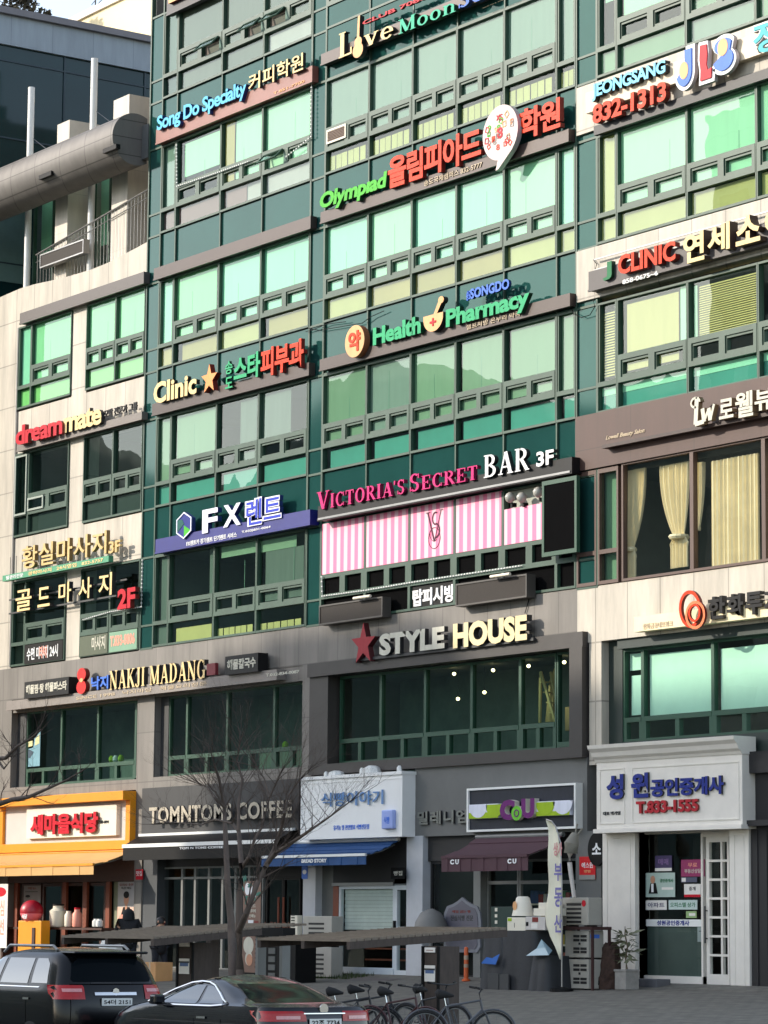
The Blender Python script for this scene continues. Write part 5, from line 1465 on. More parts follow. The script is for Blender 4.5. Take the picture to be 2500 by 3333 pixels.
emblem(t, [disc(A_.x + .3, zz - 1.65, .24, .22), disc(A_.x + .32, zz - 1.98, .17, .18)], -1.217, .005, L_STONE, name='ice_cream_print')
emblem(t, [disc(A_.x + .36, zz - 2.02, .15, .15)], -1.222, .004, M_SKIN_P, name='ice_cream_print')
MB().box(A_.x + .1, A_.x + w_ - .1, -1.3, -1.0, gz(-1.2), gz(-1.2) + .1).build('base', M_BLACK, t)

# ---- bakery
M_BOXW = mat('bakery_white', (234, 234, 232), .45, var=.04)
r = sign('white box sign with blue brush Korean letters and a small blue plaque', 11, 4, 'shop fascia signs')
A_, B_ = at('k', 327, 1170, -.44), at('k', 940, 762, -.44)
MB().box(A_.x, B_.x, -.44, -.04, 3.80, B_.z - .05).build('box', M_BOXW, r)
b = MB().box(A_.x - .02, B_.x + .02, -.48, -.02, B_.z - .05, B_.z + .03).box(A_.x + .08, B_.x - .05, -.452, -.44, B_.z - .16, B_.z - .13).box(A_.x + .08, A_.x + .11, -.452, -.44, 3.95, B_.z - .16)
b.build('box_trim', M_BOXW, r)
textp(r, '식빵이야기', 's', 935, 775, 's', 1412, 640, -.50, .04, C('faded_blue', (92, 136, 190)), C('faded_side', (150, 168, 190)), bold=.005)
textp(r, '유기농 밀 천연발효 식빵전문점', 's', 1030, 955, 's', 1305, 905, -.452, .01, L_ROYAL, name='small_lettering', bold=.015)
A_, B_ = at('s', 1415, 945, -.5), at('s', 1502, 795, -.5)
MB().box(A_.x, B_.x, -.56, -.44, A_.z, B_.z).build('blue_plaque', mat('plaque_blue', (150, 168, 226), .4), r, bevel=.03)
text3(r, '식빵', A_.x + .12, B_.x - .12, A_.z + .12, A_.z + .3, -.566, .005, L_ROYAL)
b = MB()
for (xx, yy, w_, h_) in ((975, 530, .06, .1), (1055, 525, .22, .1), (1250, 508, .06, .12), (1330, 505, .25, .16), (1540, 492, .07, .12)):
    p = at('s', xx, yy, -.25)
    b.lathe([(w_, -.03), (w_ * .9, h_ * .6), (w_ * .4, h_)], (p.x, -.25, p.z), 8)
tag(b.build('roof_bags', M_WHITE), 'white wrapped lumps lying on top of the bakery sign', 'bags', kind='stuff')
M_BAWN = mat('blue_canvas', (30, 72, 122), .75, var=.1)
r, F_, ax0, ax1 = awning('blue canvas awning with a white front bar over the bakery', 's', None, ('s', 1540, 1030), ('s', 1282, 1142), at('s', 780, 1100, -1.05).x - 1.75, 3.74, 1.1, M_BAWN, M_WHITE, val=.24)
textp(r, 'BREAD STORY', 's', 785, 1206, 's', 978, 1172, -1.128, .008, L_WHITE, bold=.03)
sf = thing('bakery_front', 'narrow bakery front with a pale shutter blind and white framed door', 'shop front', (11.5, .3, FLOOR), group='shop fronts along the pavement')
MB().box(9.86, 13.3, .1, .3, 2.66, 3.84).build('dark_fascia', M_DKIN, sf)
MB().box(9.86, 12.6, .05, .12, 2.62, 2.70).build('shutter_box', M_STEEL, sf)
MB().box(9.86, 10.1, .1, .25, FLOOR, 2.62).build('jamb', M_WOODR, sf)
f = low_frame(sf, 10.1, 12.58, .50, 2.62, M_CLEAR, mat('white_frame', (210, 216, 220), .45), name='window', w=.08, y0=.12, y1=.22, yg=.16)
b = MB()
for k in range(12): b.box(10.2, 12.5, .24 + .012 * (k % 2), .25 + .012 * (k % 2), 1.52 + k * .092, 1.52 + k * .092 + .088)
b.build('shutter_slats', mat('shutter_grey', (222, 226, 224), .6), f)
MB().box(10.1, 12.58, .08, .22, .40, .56).build('sill', MATS['white_frame'], f)
for k in range(3): MB().box(10.6, 12.4, .6, 1.0, .75 + k * .28, .79 + k * .28).build('display_shelf', M_WOODR, f)
f = low_frame(sf, 12.6, 13.24, .42, 2.62, M_CLEAR, MATS['white_frame'], name='door', w=.11, y0=.10, y1=.2, yg=.15)
MB().box(12.71, 13.13, .10, .2, 1.52, 1.6).build('mid_rail', MATS['white_frame'], f)
MB().box(12.62, 12.68, .04, .1, 1.35, 1.75).build('handle', M_BLACK, f)
MB().box(12.6, 13.24, .1, .2, 2.62, 2.9).build('door_head', mat('head_grey', (110, 116, 118), .5), f)
poster('round blue and white sticker on the pillar beside the bakery', 'n', 905, 500, 'n', 950, 380, -.075, L_ROYAL, (('oval', .15, .3, .85, .6, L_WHITE),))
poster('black oval plaque over the bakery door', 's', 1475, 1330, 's', 1585, 1240, -.2, M_BLACK, (('빵집', .2, .3, .8, .7, L_STONE),), name='plaque')
# ramp
b = MB().extr([(-1.25, gz(-1.25)), (-.02, gz(-1.25) - .1), (-.02, FLOOR + .02)], 'x', 12.3, 14.1)
tag(b.build('ramp', mat('ramp_metal', (96, 88, 84), .7, var=.25, scale=5)), 'low dark wedge ramp at the bakery door', 'ramp')
# grass strip
b = MB(); rnd = random.Random(11)
for k in range(900):
    x_, y_ = rnd.uniform(9.2, 12.4), rnd.uniform(-1.2, -.35)
    h_ = rnd.uniform(.05, .13); a = rnd.uniform(0, 6.3)
    b.add([(x_, y_, gz(y_)), (x_ + .02 * math.cos(a), y_ + .02 * math.sin(a), gz(y_)), (x_ + .04 * math.cos(a + 1), y_ + .04 * math.sin(a + 1), gz(y_) + h_)], [(0, 1, 2)])
tag(b.build('grass', mat('strip_grass', (58, 72, 34), .9, var=.3, scale=5)), 'strip of short grass along the foot of the bakery window', 'grass', kind='stuff')

# ---- corner shop with the maroon awning
s = sign('pale grey Korean letters on the grey fascia beside the framed shop sign', 14.8, 4, 'shop fascia signs')
textp(s, '밀레니엄', 'k', 1030, 1078, 'k', 1326, 985, -.1, .05, C('zinc', (128, 130, 124), metal=.3), S_DK, bold=.03, spacing=1.15)
r = sign('white framed dark sign with purple capitals between green and white strips', 18, 4, 'shop fascia signs')
A_, B_ = at('k', 1328, 1132, -.22), at('l', 508, 832, -.22)
x0, x1, z0, z1 = A_.x, B_.x, 3.86, 4.9
MB().box(x0 + .06, x1 - .06, -.19, -.04, z0 + .05, z1 - .05).build('dark_panel', mat('night_panel', (30, 34, 48), .35, var=.3, scale=5, stretch=(3, 1, 1)), r)
MB().box(x0, x0 + .06, -.24, -.03, z0, z1).box(x1 - .06, x1, -.24, -.03, z0, z1).box(x0 + .06, x1 - .06, -.24, -.03, z1 - .05, z1).box(x0 + .06, x1 - .06, -.24, -.03, z0, z0 + .05).build('white_frame', M_WHITE, r)
M_LG = C('strip_white', (222, 224, 236))
za, zb = at('k', 1400, 1040, -.3).z, at('k', 1400, 955, -.3).z
xa, xb = at('k', 1338, 1000, -.3).x, at('l', 40, 1000, -.3).x
xc, xd = at('l', 268, 980, -.3).x, at('l', 468, 980, -.3).x
MB().box(xa, xb, -.3, -.19, za, zb).box(xc, xd, -.3, -.19, za, zb).build('strip', M_LG, r)
MB().box(xa, xb, -.303, -.30, za, za + .14).box(xc, xd, -.303, -.30, za, za + .1).build('lime_edge', L_LIME, r)
for (x_, m_) in ((xa + .38, M_LG), (xa + 1.05, L_LIME), (xc + .35, L_LIME), (xc + 1.0, M_LG)):
    emblem(r, [disc(x_, zb - .02, .36, .30, 20, 180, 360)], -.309, .006, m_, name='half_disc')
textp(r, 'C', 'l', 48, 1052, 'l', 140, 925, -.36, .14, L_PURPLE, L_STONE, bold=.07)
textp(r, 'U', 'l', 178, 1040, 'l', 258, 918, -.36, .14, L_PURPLE, L_STONE, bold=.07)
p = at('l', 150, 995, -.37)
emblem(r, [disc(p.x, p.z - .05, .2, .17)], -.37, .1, C('leaf_green', (112, 190, 60)), L_STONE, 'green_dot')
emblem(r, ring(p.x, p.z - .05, .1, .09, .03), -.378, .006, L_PURPLE, name='dot_ring')
M_MAW = mat('maroon_canvas', (78, 50, 58), .75, var=.08)
xw = at('o', 850, 185, -.1).x
r, F_, ax0, ax1 = awning('maroon canvas awning with white capitals at both ends', 'o', None, ('o', 1490, 200), ('o', 1228, 318), xw - .05, 3.72, 1.15, M_MAW, None, val=.34)
textp(r, 'CU', 'o', 628, 388, 'o', 695, 348, -1.178, .008, L_WHITE, bold=.05, spacing=1.5)
textp(r, 'CU', 'o', 1070, 382, 'o', 1138, 342, -1.178, .008, L_WHITE, bold=.05, spacing=1.5)
sf = thing('corner_shop_front', 'dark glazed corner shop front under the maroon awning', 'shop front', (17, .3, FLOOR), group='shop fronts along the pavement')
MB().box(14.02, 20.0, .1, .3, 3.2, 3.86).build('dark_fascia', M_DKIN, sf)
MB().box(16.06, 16.34, -.02, .25, FLOOR - .05, 3.2).build('post', M_STL, sf)
for (x0, x1, nm) in ((14.05, 16.04, 'window'), (16.36, 17.6, 'window'), (17.62, 18.8, 'door'), (18.82, 19.98, 'window')):
    f = low_frame(sf, x0, x1, FLOOR, 3.2, M_CLEAR, M_DKIN if x0 < 16 else M_STL, name=nm, w=.06, y0=.16, y1=.24, yg=.2)
    if x0 > 16: MB().box(x0 + .06, x1 - .06, .16, .24, 2.62, 2.70).build('transom', M_STL, f)
MB().box(14.1, 16.0, .26, .3, .45, 3.15).build('dark_lining', M_BLACK, sf)
for k in range(4):
    MB().box(16.6, 19.8, 1.2, 1.6, .7 + k * .48, .74 + k * .48).build('shelf', M_OFFW, sf)
rnd = random.Random(8)
cols_ = [mat('goods_%s' % n_, c_, .5) for n_, c_ in (('red', (150, 50, 46)), ('green', (70, 120, 70)), ('blue', (60, 80, 130)), ('yellow', (190, 160, 70)), ('white', (200, 196, 188)))]
b = MB()
for k in range(4):
    x_ = 16.65
    while x_ < 19.7:
        w_ = rnd.uniform(.08, .2)
        b.box(x_, x_ + w_, 1.25, 1.45, .74 + k * .48, .74 + k * .48 + rnd.uniform(.15, .36), rnd.randrange(5)); x_ += w_ + .02
o = b.build('stocked_goods', cols_, sf); o['kind'] = 'stuff'
# ornate plaque panel leaning in the dark window
A_, B_ = at('o', 572, 1072, -.05), at('o', 868, 640, -.05)
t = thing('ornate_panel', 'large grey plaque with a scalloped outline against the dark shop glass', 'panel', ((A_.x + B_.x) / 2, -.05, A_.z))
w_, h_ = B_.x - A_.x, B_.z - A_.z
sh = [(.1, .02), (.9, .02), (.98, .12), (.96, .3), (1.0, .5), (.97, .72), (.9, .84), (.74, .88), (.62, .93), (.5, 1.0), (.38, .93), (.26, .88), (.1, .84), (.03, .72), (0, .5), (.04, .3), (.02, .12)]
emblem(t, [[(A_.x + u * w_, A_.z + v * h_) for u, v in sh]], -.05, .05, mat('plaque_rim', (120, 122, 130), .5), name='rim')
emblem(t, [[(A_.x + (.5 + (u - .5) * .86) * w_, A_.z + (.5 + (v - .5) * .88) * h_) for u, v in sh]], -.06, .008, mat('plaque_face', (96, 94, 104), .5), name='face')
text3(t, '진심식빵 전문', A_.x + .32, B_.x - .3, A_.z + h_ * .58, A_.z + h_ * .68, -.065, .004, M_CHAR, bold=.02)
text3(t, '매일 굽는 빵', A_.x + .4, B_.x - .4, A_.z + h_ * .72, A_.z + h_ * .77, -.065, .004, S_RED, bold=.02)
# white domed canopy shape at the pillar foot
p = at('o', 480, 880, -.4)
tag(MB().lathe([(.42, 0), (.38, .2), (.25, .42), (.05, .52)], (p.x, -.4, p.z - .05), 18).tube([(p.x, -.4, gz(-.4)), (p.x, -.4, p.z)], .05, 8).build('dome_lid', mat('dome_grey', (118, 116, 112), .6), smooth=50), 'pale domed lid on a stand beside the pale pillar', 'bin lid')

# ---- estate agency: white painted timber front
M_AW = mat('agency_white', (228, 222, 212), .5, var=.07, scale=2)
sf = thing('agency_front', 'white panelled shop front with pilasters, window and a gridded glass door', 'shop front', (23.3, 0, FLOOR), group='shop fronts along the pavement')
def pil(x0, x1, z0, z1, yf):
    b = MB().box(x0, x1, yf, .3, z0, z1)
    e = .14
    b.box(x0 + e, x1 - e, yf - .012, yf, z1 - e - .04, z1 - e).box(x0 + e, x0 + e + .04, yf - .012, yf, z0 + e, z1 - e - .04).box(x1 - e - .04, x1 - e, yf - .012, yf, z0 + e, z1 - e - .04).box(x0 + e, x1 - e, yf - .012, yf, z0 + e - .04, z0 + e)
    b.box(x0 - .02, x1 + .02, yf - .03, .3, z0, z0 + .1)
    b.build('pilaster', M_AW, sf, bevel=.008)
YP = -.12
x0 = at('p', 382, 600, YP).x; x1 = at('p', 632, 600, YP).x
pil(x0, x1, FLOOR - .08, 3.78, YP)
x2 = at('p', 1362, 600, YP).x; x3 = at('p', 1512, 600, YP).x
pil(x2, x3, FLOOR - .08, 3.78, YP)
YW = .22
xa, xb = at('p', 706, 600, YW).x, at('p', 1172, 600, YW).x
f = low_frame(sf, xa - .02, xb, .42, 3.75, M_CLEAR, M_AW, name='window', w=.06, y0=YW - .06, y1=YW + .06, yg=YW)
zb0, zb1 = at('p', 940, 866, YW).z, at('p', 940, 812, YW).z
MB().box(xa + .04, xb - .06, YW - .02, YW + .02, zb0, zb1).build('white_band', M_WHITE, f)
text3(f, '성원공인중개사', xa + .45, xa + 1.55, zb0 + .02, zb1 - .02, YW - .026, .005, L_NAVY, bold=.03)
MB().box(xa + .04, xb - .06, YW + .02, YW + .03, .55, zb0).build('frosted_panel', mat('frosted', (82, 94, 90), .5), f)
MB().box(xa - .02, xb, YW - .09, YW + .06, .34, .58).build('kick_plate', M_AW, f)
xd0, xd1 = at('p', 1196, 600, YW).x, at('p', 1372, 600, YW).x
d_ = MB().box(xd0, xd0 + .1, YW - .05, YW + .03, .42, 3.6).box(xd1 - .06, xd1, YW - .05, YW + .03, .42, 3.6).box(xd0 + .1, xd1 - .06, YW - .05, YW + .03, .42, .64).box(xd0 + .1, xd1 - .06, YW - .05, YW + .03, 3.48, 3.6)
xm = at('p', 1314, 600, YW).x
d_.box(xm - .03, xm + .03, YW - .05, YW + .03, .64, 3.48)
for k in range(1, 7): d_.box(xd0 + .1, xm - .03, YW - .05, YW + .03, .64 + k * .406 - .025, .64 + k * .406 + .025).box(xm + .03, xd1 - .06, YW - .05, YW + .03, .64 + k * .406 - .025, .64 + k * .406 + .025)
dd = d_.build('door', M_AW, sf)
MB().quad((xd0 + .1, YW, .64), (xd1 - .06, YW, .64), (xd1 - .06, YW, 3.48), (xd0 + .1, YW, 3.48)).build('pane', M_CLEAR, dd)
MB().tube([(xd0 + .03, YW - .12, 1.3), (xd0 + .03, YW - .12, 2.1)], .02, 6).tube([(xd0 + .03, YW - .12, 1.4), (xd0 + .03, YW - .04, 1.4)], .015, 6).tube([(xd0 + .03, YW - .12, 2.0), (xd0 + .03, YW - .04, 2.0)], .015, 6).build('handle', M_CHAR, dd)
MB().box(xb, xd1 + .1, YW - .05, YW + .05, 3.6, 3.8).box(x1, xa, .0, .3, FLOOR, 3.78).build('head', M_AW, sf)
MB().box(xa + .05, xb - .08, 1.6, 1.7, .4, 3.7).build('back_wall', M_IN, sf)
r = sign('white panelled sign with navy Korean letters and a red phone number under a cornice', 23, 4, 'shop fascia signs')
YB = -.42
A_, B_ = at('l', 630, 1110, YB), at('l', 1502, 652, YB)
x0, x1, z0, z1 = A_.x, B_.x, A_.z, at('l', 1502, 652, YB).z
MB().box(x0, x1, YB, -.04, z0, z1).build('box', M_AW, r, bevel=.01)
b = MB().box(x0 - .05, x1 + .03, YB - .06, -.04, z0 - .07, z0 + .02)
def mould(ca, xa, ya, xb, yb):
    P, Q = at(ca, xa, ya, YB), at(ca, xb, yb, YB)
    e = .025
    b.box(P.x, Q.x, YB - .015, YB, P.z, P.z + e).box(P.x, Q.x, YB - .015, YB, Q.z - e, Q.z).box(P.x, P.x + e, YB - .015, YB, P.z + e, Q.z - e).box(Q.x - e, Q.x, YB - .015, YB, P.z + e, Q.z - e)
mould('l', 650, 1075, 800, 735); mould('l', 845, 1068, 1485, 695)
b.build('moulding', M_AW, r)
prof = [(-.04, z1), (YB - .02, z1), (YB - .05, z1 + .06), (YB - .12, z1 + .12), (YB - .16, z1 + .22), (YB - .24, z1 + .30), (YB - .26, z1 + .38), (-.04, z1 + .38)]
MB().extr(prof, 'x', x0 - .02, x1 + .02).build('cornice', M_AW, r)
textp(r, '성', 'l', 688, 928, 'l', 790, 772, YB - .06, .05, L_NAVY, S_DK, bold=.045)
textp(r, '원', 'l', 836, 918, 'l', 940, 762, YB - .06, .05, L_NAVY, S_DK, bold=.045)
textp(r, '공인중개사', 'l', 952, 912, 'l', 1392, 780, YB - .06, .05, L_NAVY, S_DK, bold=.04)
textp(r, 'T.833-1555', 'l', 866, 1012, 'l', 1238, 920, YB - .06, .05, C('crimson', (176, 40, 50)), S_RED, bold=.045)
textp(r, '대표 박기영', 'l', 668, 1022, 'l', 770, 995, YB - .02, .015, M_CHAR, name='small_lettering')
YG = YW - .03
poster('blue green poster of a person in a dark jacket in the agency window', 'p', 716, 640, 'p', 940, 450, YG, mat('pale_green_paper', (170, 190, 180), .6), (('box', .55, .3, .95, .4, M_PAPER), ('trap', .1, .14, .42, .58, M_BLACK), ('oval', .17, .56, .33, .88, M_SKIN_P), ('box', .2, .2, .28, .55, L_WHITE), ('공인중개사', .5, .6, .95, .75, L_DKGREEN)))
poster('purple sticker over a white strip in the agency window', 'p', 788, 440, 'p', 916, 318, YG, mat('violet_paper', (62, 50, 92), .6), (('box', 0, 0, 1, .2, M_PAPER), ('매매', .2, .4, .8, .8, mat('violet_print', (130, 100, 150), .6))))
poster('magenta poster in the agency window', 'p', 988, 482, 'p', 1168, 348, YG, mat('magenta_paper', (150, 44, 96), .6), (('부동산상담', .15, .2, .85, .45, L_STONE), ('무료', .3, .55, .7, .8, M_SALM)))
poster('small blue and grey card below the magenta poster', 'p', 988, 526, 'p', 1110, 486, YG, mat('slate_paper', (80, 84, 104), .6), (('box', .05, .1, .3, .9, M_PAPER),))
poster('pale card with a red foot in the agency window', 'p', 1012, 640, 'p', 1138, 538, YG, M_PAPER, (('box', 0, 0, 1, .2, L_RED), ('중개', .3, .5, .7, .8, M_CHAR)))
poster('left one of the two white lettered strips in the agency window', 'p', 716, 738, 'p', 876, 664, YG, M_PAPER, (('아파트', .1, .25, .9, .75, MATS['violet_paper']),))
poster('right one of the two white lettered strips in the agency window', 'p', 892, 736, 'p', 1112, 662, YG, mat('mint_paper', (190, 206, 200), .6), (('오피스텔 상가', .06, .25, .94, .75, L_DKGREEN),))
poster('small green and yellow card above the white window band', 'p', 1026, 800, 'p', 1106, 748, YG, mat('lime_paper', (150, 180, 120), .6), (('box', .3, .3, .9, .7, M_PAPER),))
poster('pale note taped at the right of the frosted glass', 'p', 1115, 985, 'p', 1172, 872, YG, mat('grey_note', (140, 152, 148), .7), (('box', .2, .7, .8, .75, M_CHAR),))
poster('red poster with white lettering on the dark pier beside the agency', 'p', 204, 505, 'p', 326, 326, -.06, mat('pier_red', (208, 30, 36), .5), (('에스원', .15, .5, .85, .75, L_WHITE), ('방범', .3, .3, .7, .42, L_PEACH), ('box', 0, 0, 1, .2, L_GREY)))
p = at('p', 336, 270, -.1)
t = thing('round_plaque', 'black oval plaque with a white mark high on the dark pier', 'plaque', (p.x, -.1, p.z))
emblem(t, [disc(p.x, p.z, .32, .38)], -.1, .06, M_BLACK, name='disc')
text3(t, '소', p.x - .16, p.x + .16, p.z - .12, p.z + .14, -.105, .006, L_WHITE, bold=.03)
# black panelled shop at the right edge
t = thing('black_shop_front', 'black panelled shop front at the right edge of the photo', 'shop front', (29, 0, FLOOR), group='shop fronts along the pavement')
xk = at('p', 1516, 600, -.05).x
M_BKP = mat('black_panel', (34, 33, 35), .55, var=.15, scale=3, stretch=(6, 1, 1))
b = MB().box(xk, 33, -.05, .4, FLOOR - .1, 5.36)
for k in range(24): b.box(xk + .08 + k * .3, xk + .28 + k * .3, -.07, -.05, FLOOR, 3.7)
b.box(xk, 33, -.3, -.05, 3.78, 3.9).box(xk, 33, -.22, -.05, 4.9, 5.36)
b.build('panelling', M_BKP, t)

# ------------------------------------------------------------------ things standing on the forecourt
M_ACG = mat('unit_grey', (168, 164, 154), .5, var=.1); M_SLOT = mat('slot_dark', (30, 30, 30), .6)
def ac_unit(label, x0, x1, yf, d, z0, z1, kind, group='outdoor air conditioning units'):
    r = thing('air_conditioner', label, 'air conditioner', ((x0 + x1) / 2, yf + d / 2, z0), group=group)
    w, h = x1 - x0, z1 - z0
    MB().box(x0, x1, yf, yf + d, z0 + .03, z1).build('casing', M_ACG, r, bevel=.012)
    MB().box(x0 + .1, x0 + .2, yf + .05, yf + d - .05, z0, z0 + .03).box(x1 - .2, x1 - .1, yf + .05, yf + d - .05, z0, z0 + .03).build('feet', M_SLOT, r)
    b = MB()
    if kind == 'slots':
        for k in (.2, .32, .62, .76):
            for (u0, u1) in ((.36, .62), (.66, .92)):
                b.box(x0 + u0 * w, x0 + u1 * w, yf - .006, yf + .02, z0 + h * k, z0 + h * k + .055)
        b.box(x0 + .58 * w, x0 + .66 * w, yf - .006, yf + .02, z0 + h * .5, z0 + h * .5 + .05)
    else:
        for k in range(5): b.box(x0 + .2 * w, x0 + .74 * w, yf - .006, yf + .02, z0 + h * (.12 + .15 * k), z0 + h * (.12 + .15 * k) + .05)
    b.build('vent_slots', M_SLOT, r)
    if kind == 'grill':
        emblem(r, [disc(x1 - w * .16, z1 - h * .2, .07, .07, 16)], yf - .008, .006, L_RED, name='sticker')
        MB().box(x0 + .16 * w, x0 + .78 * w, yf - .02, yf, z0 + h * .08, z0 + h * .1).box(x0 + .16 * w, x0 + .78 * w, yf - .02, yf, z0 + h * .82, z0 + h * .84).build('guard', M_ACG, r)
    return r
YA_ = -1.9
P = lambda c_, x_, y_: at(c_, x_, y_, YA_)
a0, a1 = P('r', 1030, 2075), P('r', 1312, 1740)
zt_ = P('r', 1312, 1400).z
ac_unit('lowest of the three stacked outdoor units beside the flag banner', a0.x, a1.x, YA_, .42, gz(YA_), a1.z - .01, 'slots')
r = ac_unit('middle of the three stacked outdoor units, with a blue mark on its side', a0.x, a1.x, YA_, .42, a1.z, zt_, 'slots')
q = atx('r', 1320, 1500, a1.x + .004)
b = MB().box(a1.x, a1.x + .006, YA_ + .05, YA_ + .3, zt_ - .16, zt_ - .08)
b.build('blue_mark', L_ROYAL, r)
t = thing('unit_stand', 'dark red steel shelf carrying the top outdoor unit', 'stand', (a0.x, YA_, gz(YA_)))
xs0 = P('r', 975, 1380).x
b = MB().box(xs0, a1.x + .18, YA_ - .05, YA_ + .5, zt_ + .02, zt_ + .09)
for x_ in (xs0 + .02, a1.x + .12):
    for y_ in (YA_ - .03, YA_ + .44): b.box(x_, x_ + .05, y_, y_ + .05, gz(YA_) - .05, zt_ + .02)
b.build('shelf_frame', mat('rust_red', (62, 34, 32), .6), t)
t0 = P('r', 985, 1362); t1 = P('r', 1385, 1000)
ac_unit('topmost stacked outdoor unit with a red sticker', t0.x, t1.x - .22, YA_, .38, zt_ + .09, t1.z, 'grill')
# two units by the bakery
YB_ = -1.0
a0, a1 = at('x', 622, 858, YB_), at('x', 884, 365, YB_)
hm = (a1.z - gz(YB_)) / 2
ac_unit('lower grey outdoor unit beside the bakery window', a0.x, a1.x, YB_, .35, gz(YB_), gz(YB_) + hm, 'grill2')
ac_unit('upper grey outdoor unit beside the bakery window', a0.x, a1.x, YB_, .35, gz(YB_) + hm, a1.z, 'grill2')
p0, p1 = at('x', 528, 520, YB_), at('x', 590, 358, YB_)
b = MB().box(p0.x, p1.x, YB_ - .05, YB_ + .1, gz(YB_), p1.z)
t = tag(b.build('louvre_post', M_OFFW), 'slim pale louvred post left of the grey outdoor units', 'post')
b = MB()
for k in range(16): b.box(p0.x + .03, p1.x - .12, YB_ - .056, YB_ - .05, gz(YB_) + .5 + k * .07, gz(YB_) + .53 + k * .07)
b.build('louvre_slots', M_SLOT, t)
# duct from the wall down to the units
pts = [at('r', *q_, YA_ + .5) for q_ in ((1140, 1000), (1120, 860), (1100, 720), (1085, 580), (1085, 480), (1100, 440))]
t = thing('duct', 'pale flexible duct rising from the stacked units to a wall hood', 'duct', pts[0])
MB().tube(pts, [.045, .045, .05, .055, .06, .06], 10).build('hose', M_SGREY, t, smooth=60)
MB().tube([pts[-1] + Vector((0, 0, -.05)), pts[-1] + Vector((.02, 0, .15)), pts[-1] + Vector((.02, .1, .38))], [.16, .17, .08], 14).tube([pts[-1] + Vector((.0, .1, .3)), pts[-1] + Vector((-.02, .2, .6))], .02, 6).tube([pts[-1] + Vector((.05, .1, .3)), pts[-1] + Vector((.16, .2, .5))], .02, 6).build('hood', mat('hood_grey', (128, 124, 112), .6), t, smooth=50)

# flag banner
YF = -2.5
L_ = [(800, 75), (815, 170), (825, 300), (832, 450), (835, 600), (832, 800), (815, 950), (805, 1060), (800, 1200), (815, 1330), (845, 1470), (900, 1600), (965, 1740)]
R_ = [(806, 75), (870, 95), (915, 150), (945, 230), (965, 340), (975, 480), (978, 650), (980, 850), (980, 1050), (978, 1250), (975, 1450), (972, 1600), (968, 1745)]
b = MB()
lw = [at('r', *q_, YF) for q_ in L_]; rw = [at('r', *q_, YF) for q_ in R_]
n = 6
for i in range(len(lw)):
    for k in range(n + 1):
        p = lw[i].lerp(rw[i], k / n)
        b.v.append(Vector((p.x, YF + .05 * math.sin(k / n * 3.1) * (1 + .4 * math.sin(i * .8)) + .03 * math.sin(i * 1.3), p.z)))
for i in range(len(lw) - 1):
    for k in range(n):
        b.f.append((i * (n + 1) + k, i * (n + 1) + k + 1, (i + 1) * (n + 1) + k + 1, (i + 1) * (n + 1) + k)); b.m.append(0)
xp = rw[8].x + .02
t = thing('flag_banner', 'tall pale yellow feather flag with lilac Korean letters', 'flag', (xp, YF, gz(YF)))
o = b.build('cloth', mat('flag_cloth', (226, 222, 200), .8, var=.06), t, smooth=60)
o.modifiers.new('solid', 'SOLIDIFY').thickness = .006
MB().tube([(xp, YF + .01, gz(YF) + .05), (xp, YF + .01, rw[7].z), (rw[4].x + .015, YF + .01, rw[4].z), (rw[2].x + .01, YF, rw[2].z), (rw[1].x, YF, rw[1].z + .02), (rw[0].x, YF, rw[0].z + .02)], .016, 8).build('pole', M_STEEL, t)
MB().lathe([(.26, 0), (.26, .06), (.05, .1)], (xp, YF, gz(YF)), 16).build('base', M_BLACK, t)
M_LIL = mat('flag_lilac', (118, 112, 168), .8); M_FRED = mat('flag_pink', (214, 150, 150), .8)
def fl(ch, xa, ya, xb, yb, m, **k):
    A_, B_ = at('r', xa, ya, YF - .1), at('r', xb, yb, YF - .1)
    text3(t, ch, A_.x, B_.x, A_.z, B_.z, YF - .012, .006, m, bold=.02, name='lettering', **k)
fl('상가', 852, 500, 955, 335, M_FRED)
fl('부', 860, 800, 952, 590, M_LIL); fl('동', 862, 1115, 955, 880, M_LIL); fl('산', 800 + 60, 1420, 950, 1200, M_LIL)

# covered stall of stacked dark crates with boxes on top
YS = -2.5
M_TARP = mat('black_cover', (36, 38, 42), .6, var=.2, scale=4, bump=.4)
p = lambda x_, y_: at('r', x_, y_, YS)
b = MB()
a, c_ = p(60, 2100), p(255, 1440)
t = thing('covered_stall', 'black covered stall of stacked crates before the corner shop', 'stall', (a.x + 1, YS, gz(YS)))
x0, x1, x2, x3 = p(5, 2100).x, p(255, 1800).x, p(660, 1800).x, p(850, 2100).x
def lump(pr, x0, x1, y0, y1, z0, z1, tp, nm):
    """cover hanging over crates: wider at the foot, with soft folds"""
    b = MB(); n = 40; m = 7
    for j in range(m + 1):
        k = j / m
        ex = tp * (1 - k)
        for i in range(n):
            a_ = 2 * math.pi * i / n
            cx_, sx_ = math.cos(a_), math.sin(a_)
            sq = 1 / max(abs(cx_), abs(sx_))
            sq = min(sq, 1.32)
            f_ = 1 + (.03 * math.sin(a_ * 9) + .02 * math.sin(a_ * 17 + 1)) * (1 - k)
            b.v.append(Vector(((x0 + x1) / 2 + ((x1 - x0) / 2 + ex) * cx_ * sq * f_, (y0 + y1) / 2 + ((y1 - y0) / 2 + ex) * sx_ * sq * f_, z0 + (z1 - z0) * k)))
    for j in range(m):
        for i in range(n):
            b.f.append((j * n + i, j * n + (i + 1) % n, (j + 1) * n + (i + 1) % n, (j + 1) * n + i)); b.m.append(0)
    b.f.append(tuple(m * n + i for i in range(n))); b.m.append(0)
    return b.build(nm, M_TARP, pr, smooth=55)
lump(t, x0 + .12, x1 + .1, YS, YS + .8, gz(YS) - .03, c_.z, .1, 'cover')
lump(t, x1, x2, YS, YS + .8, gz(YS) - .03, p(660, 1400).z, .06, 'cover')
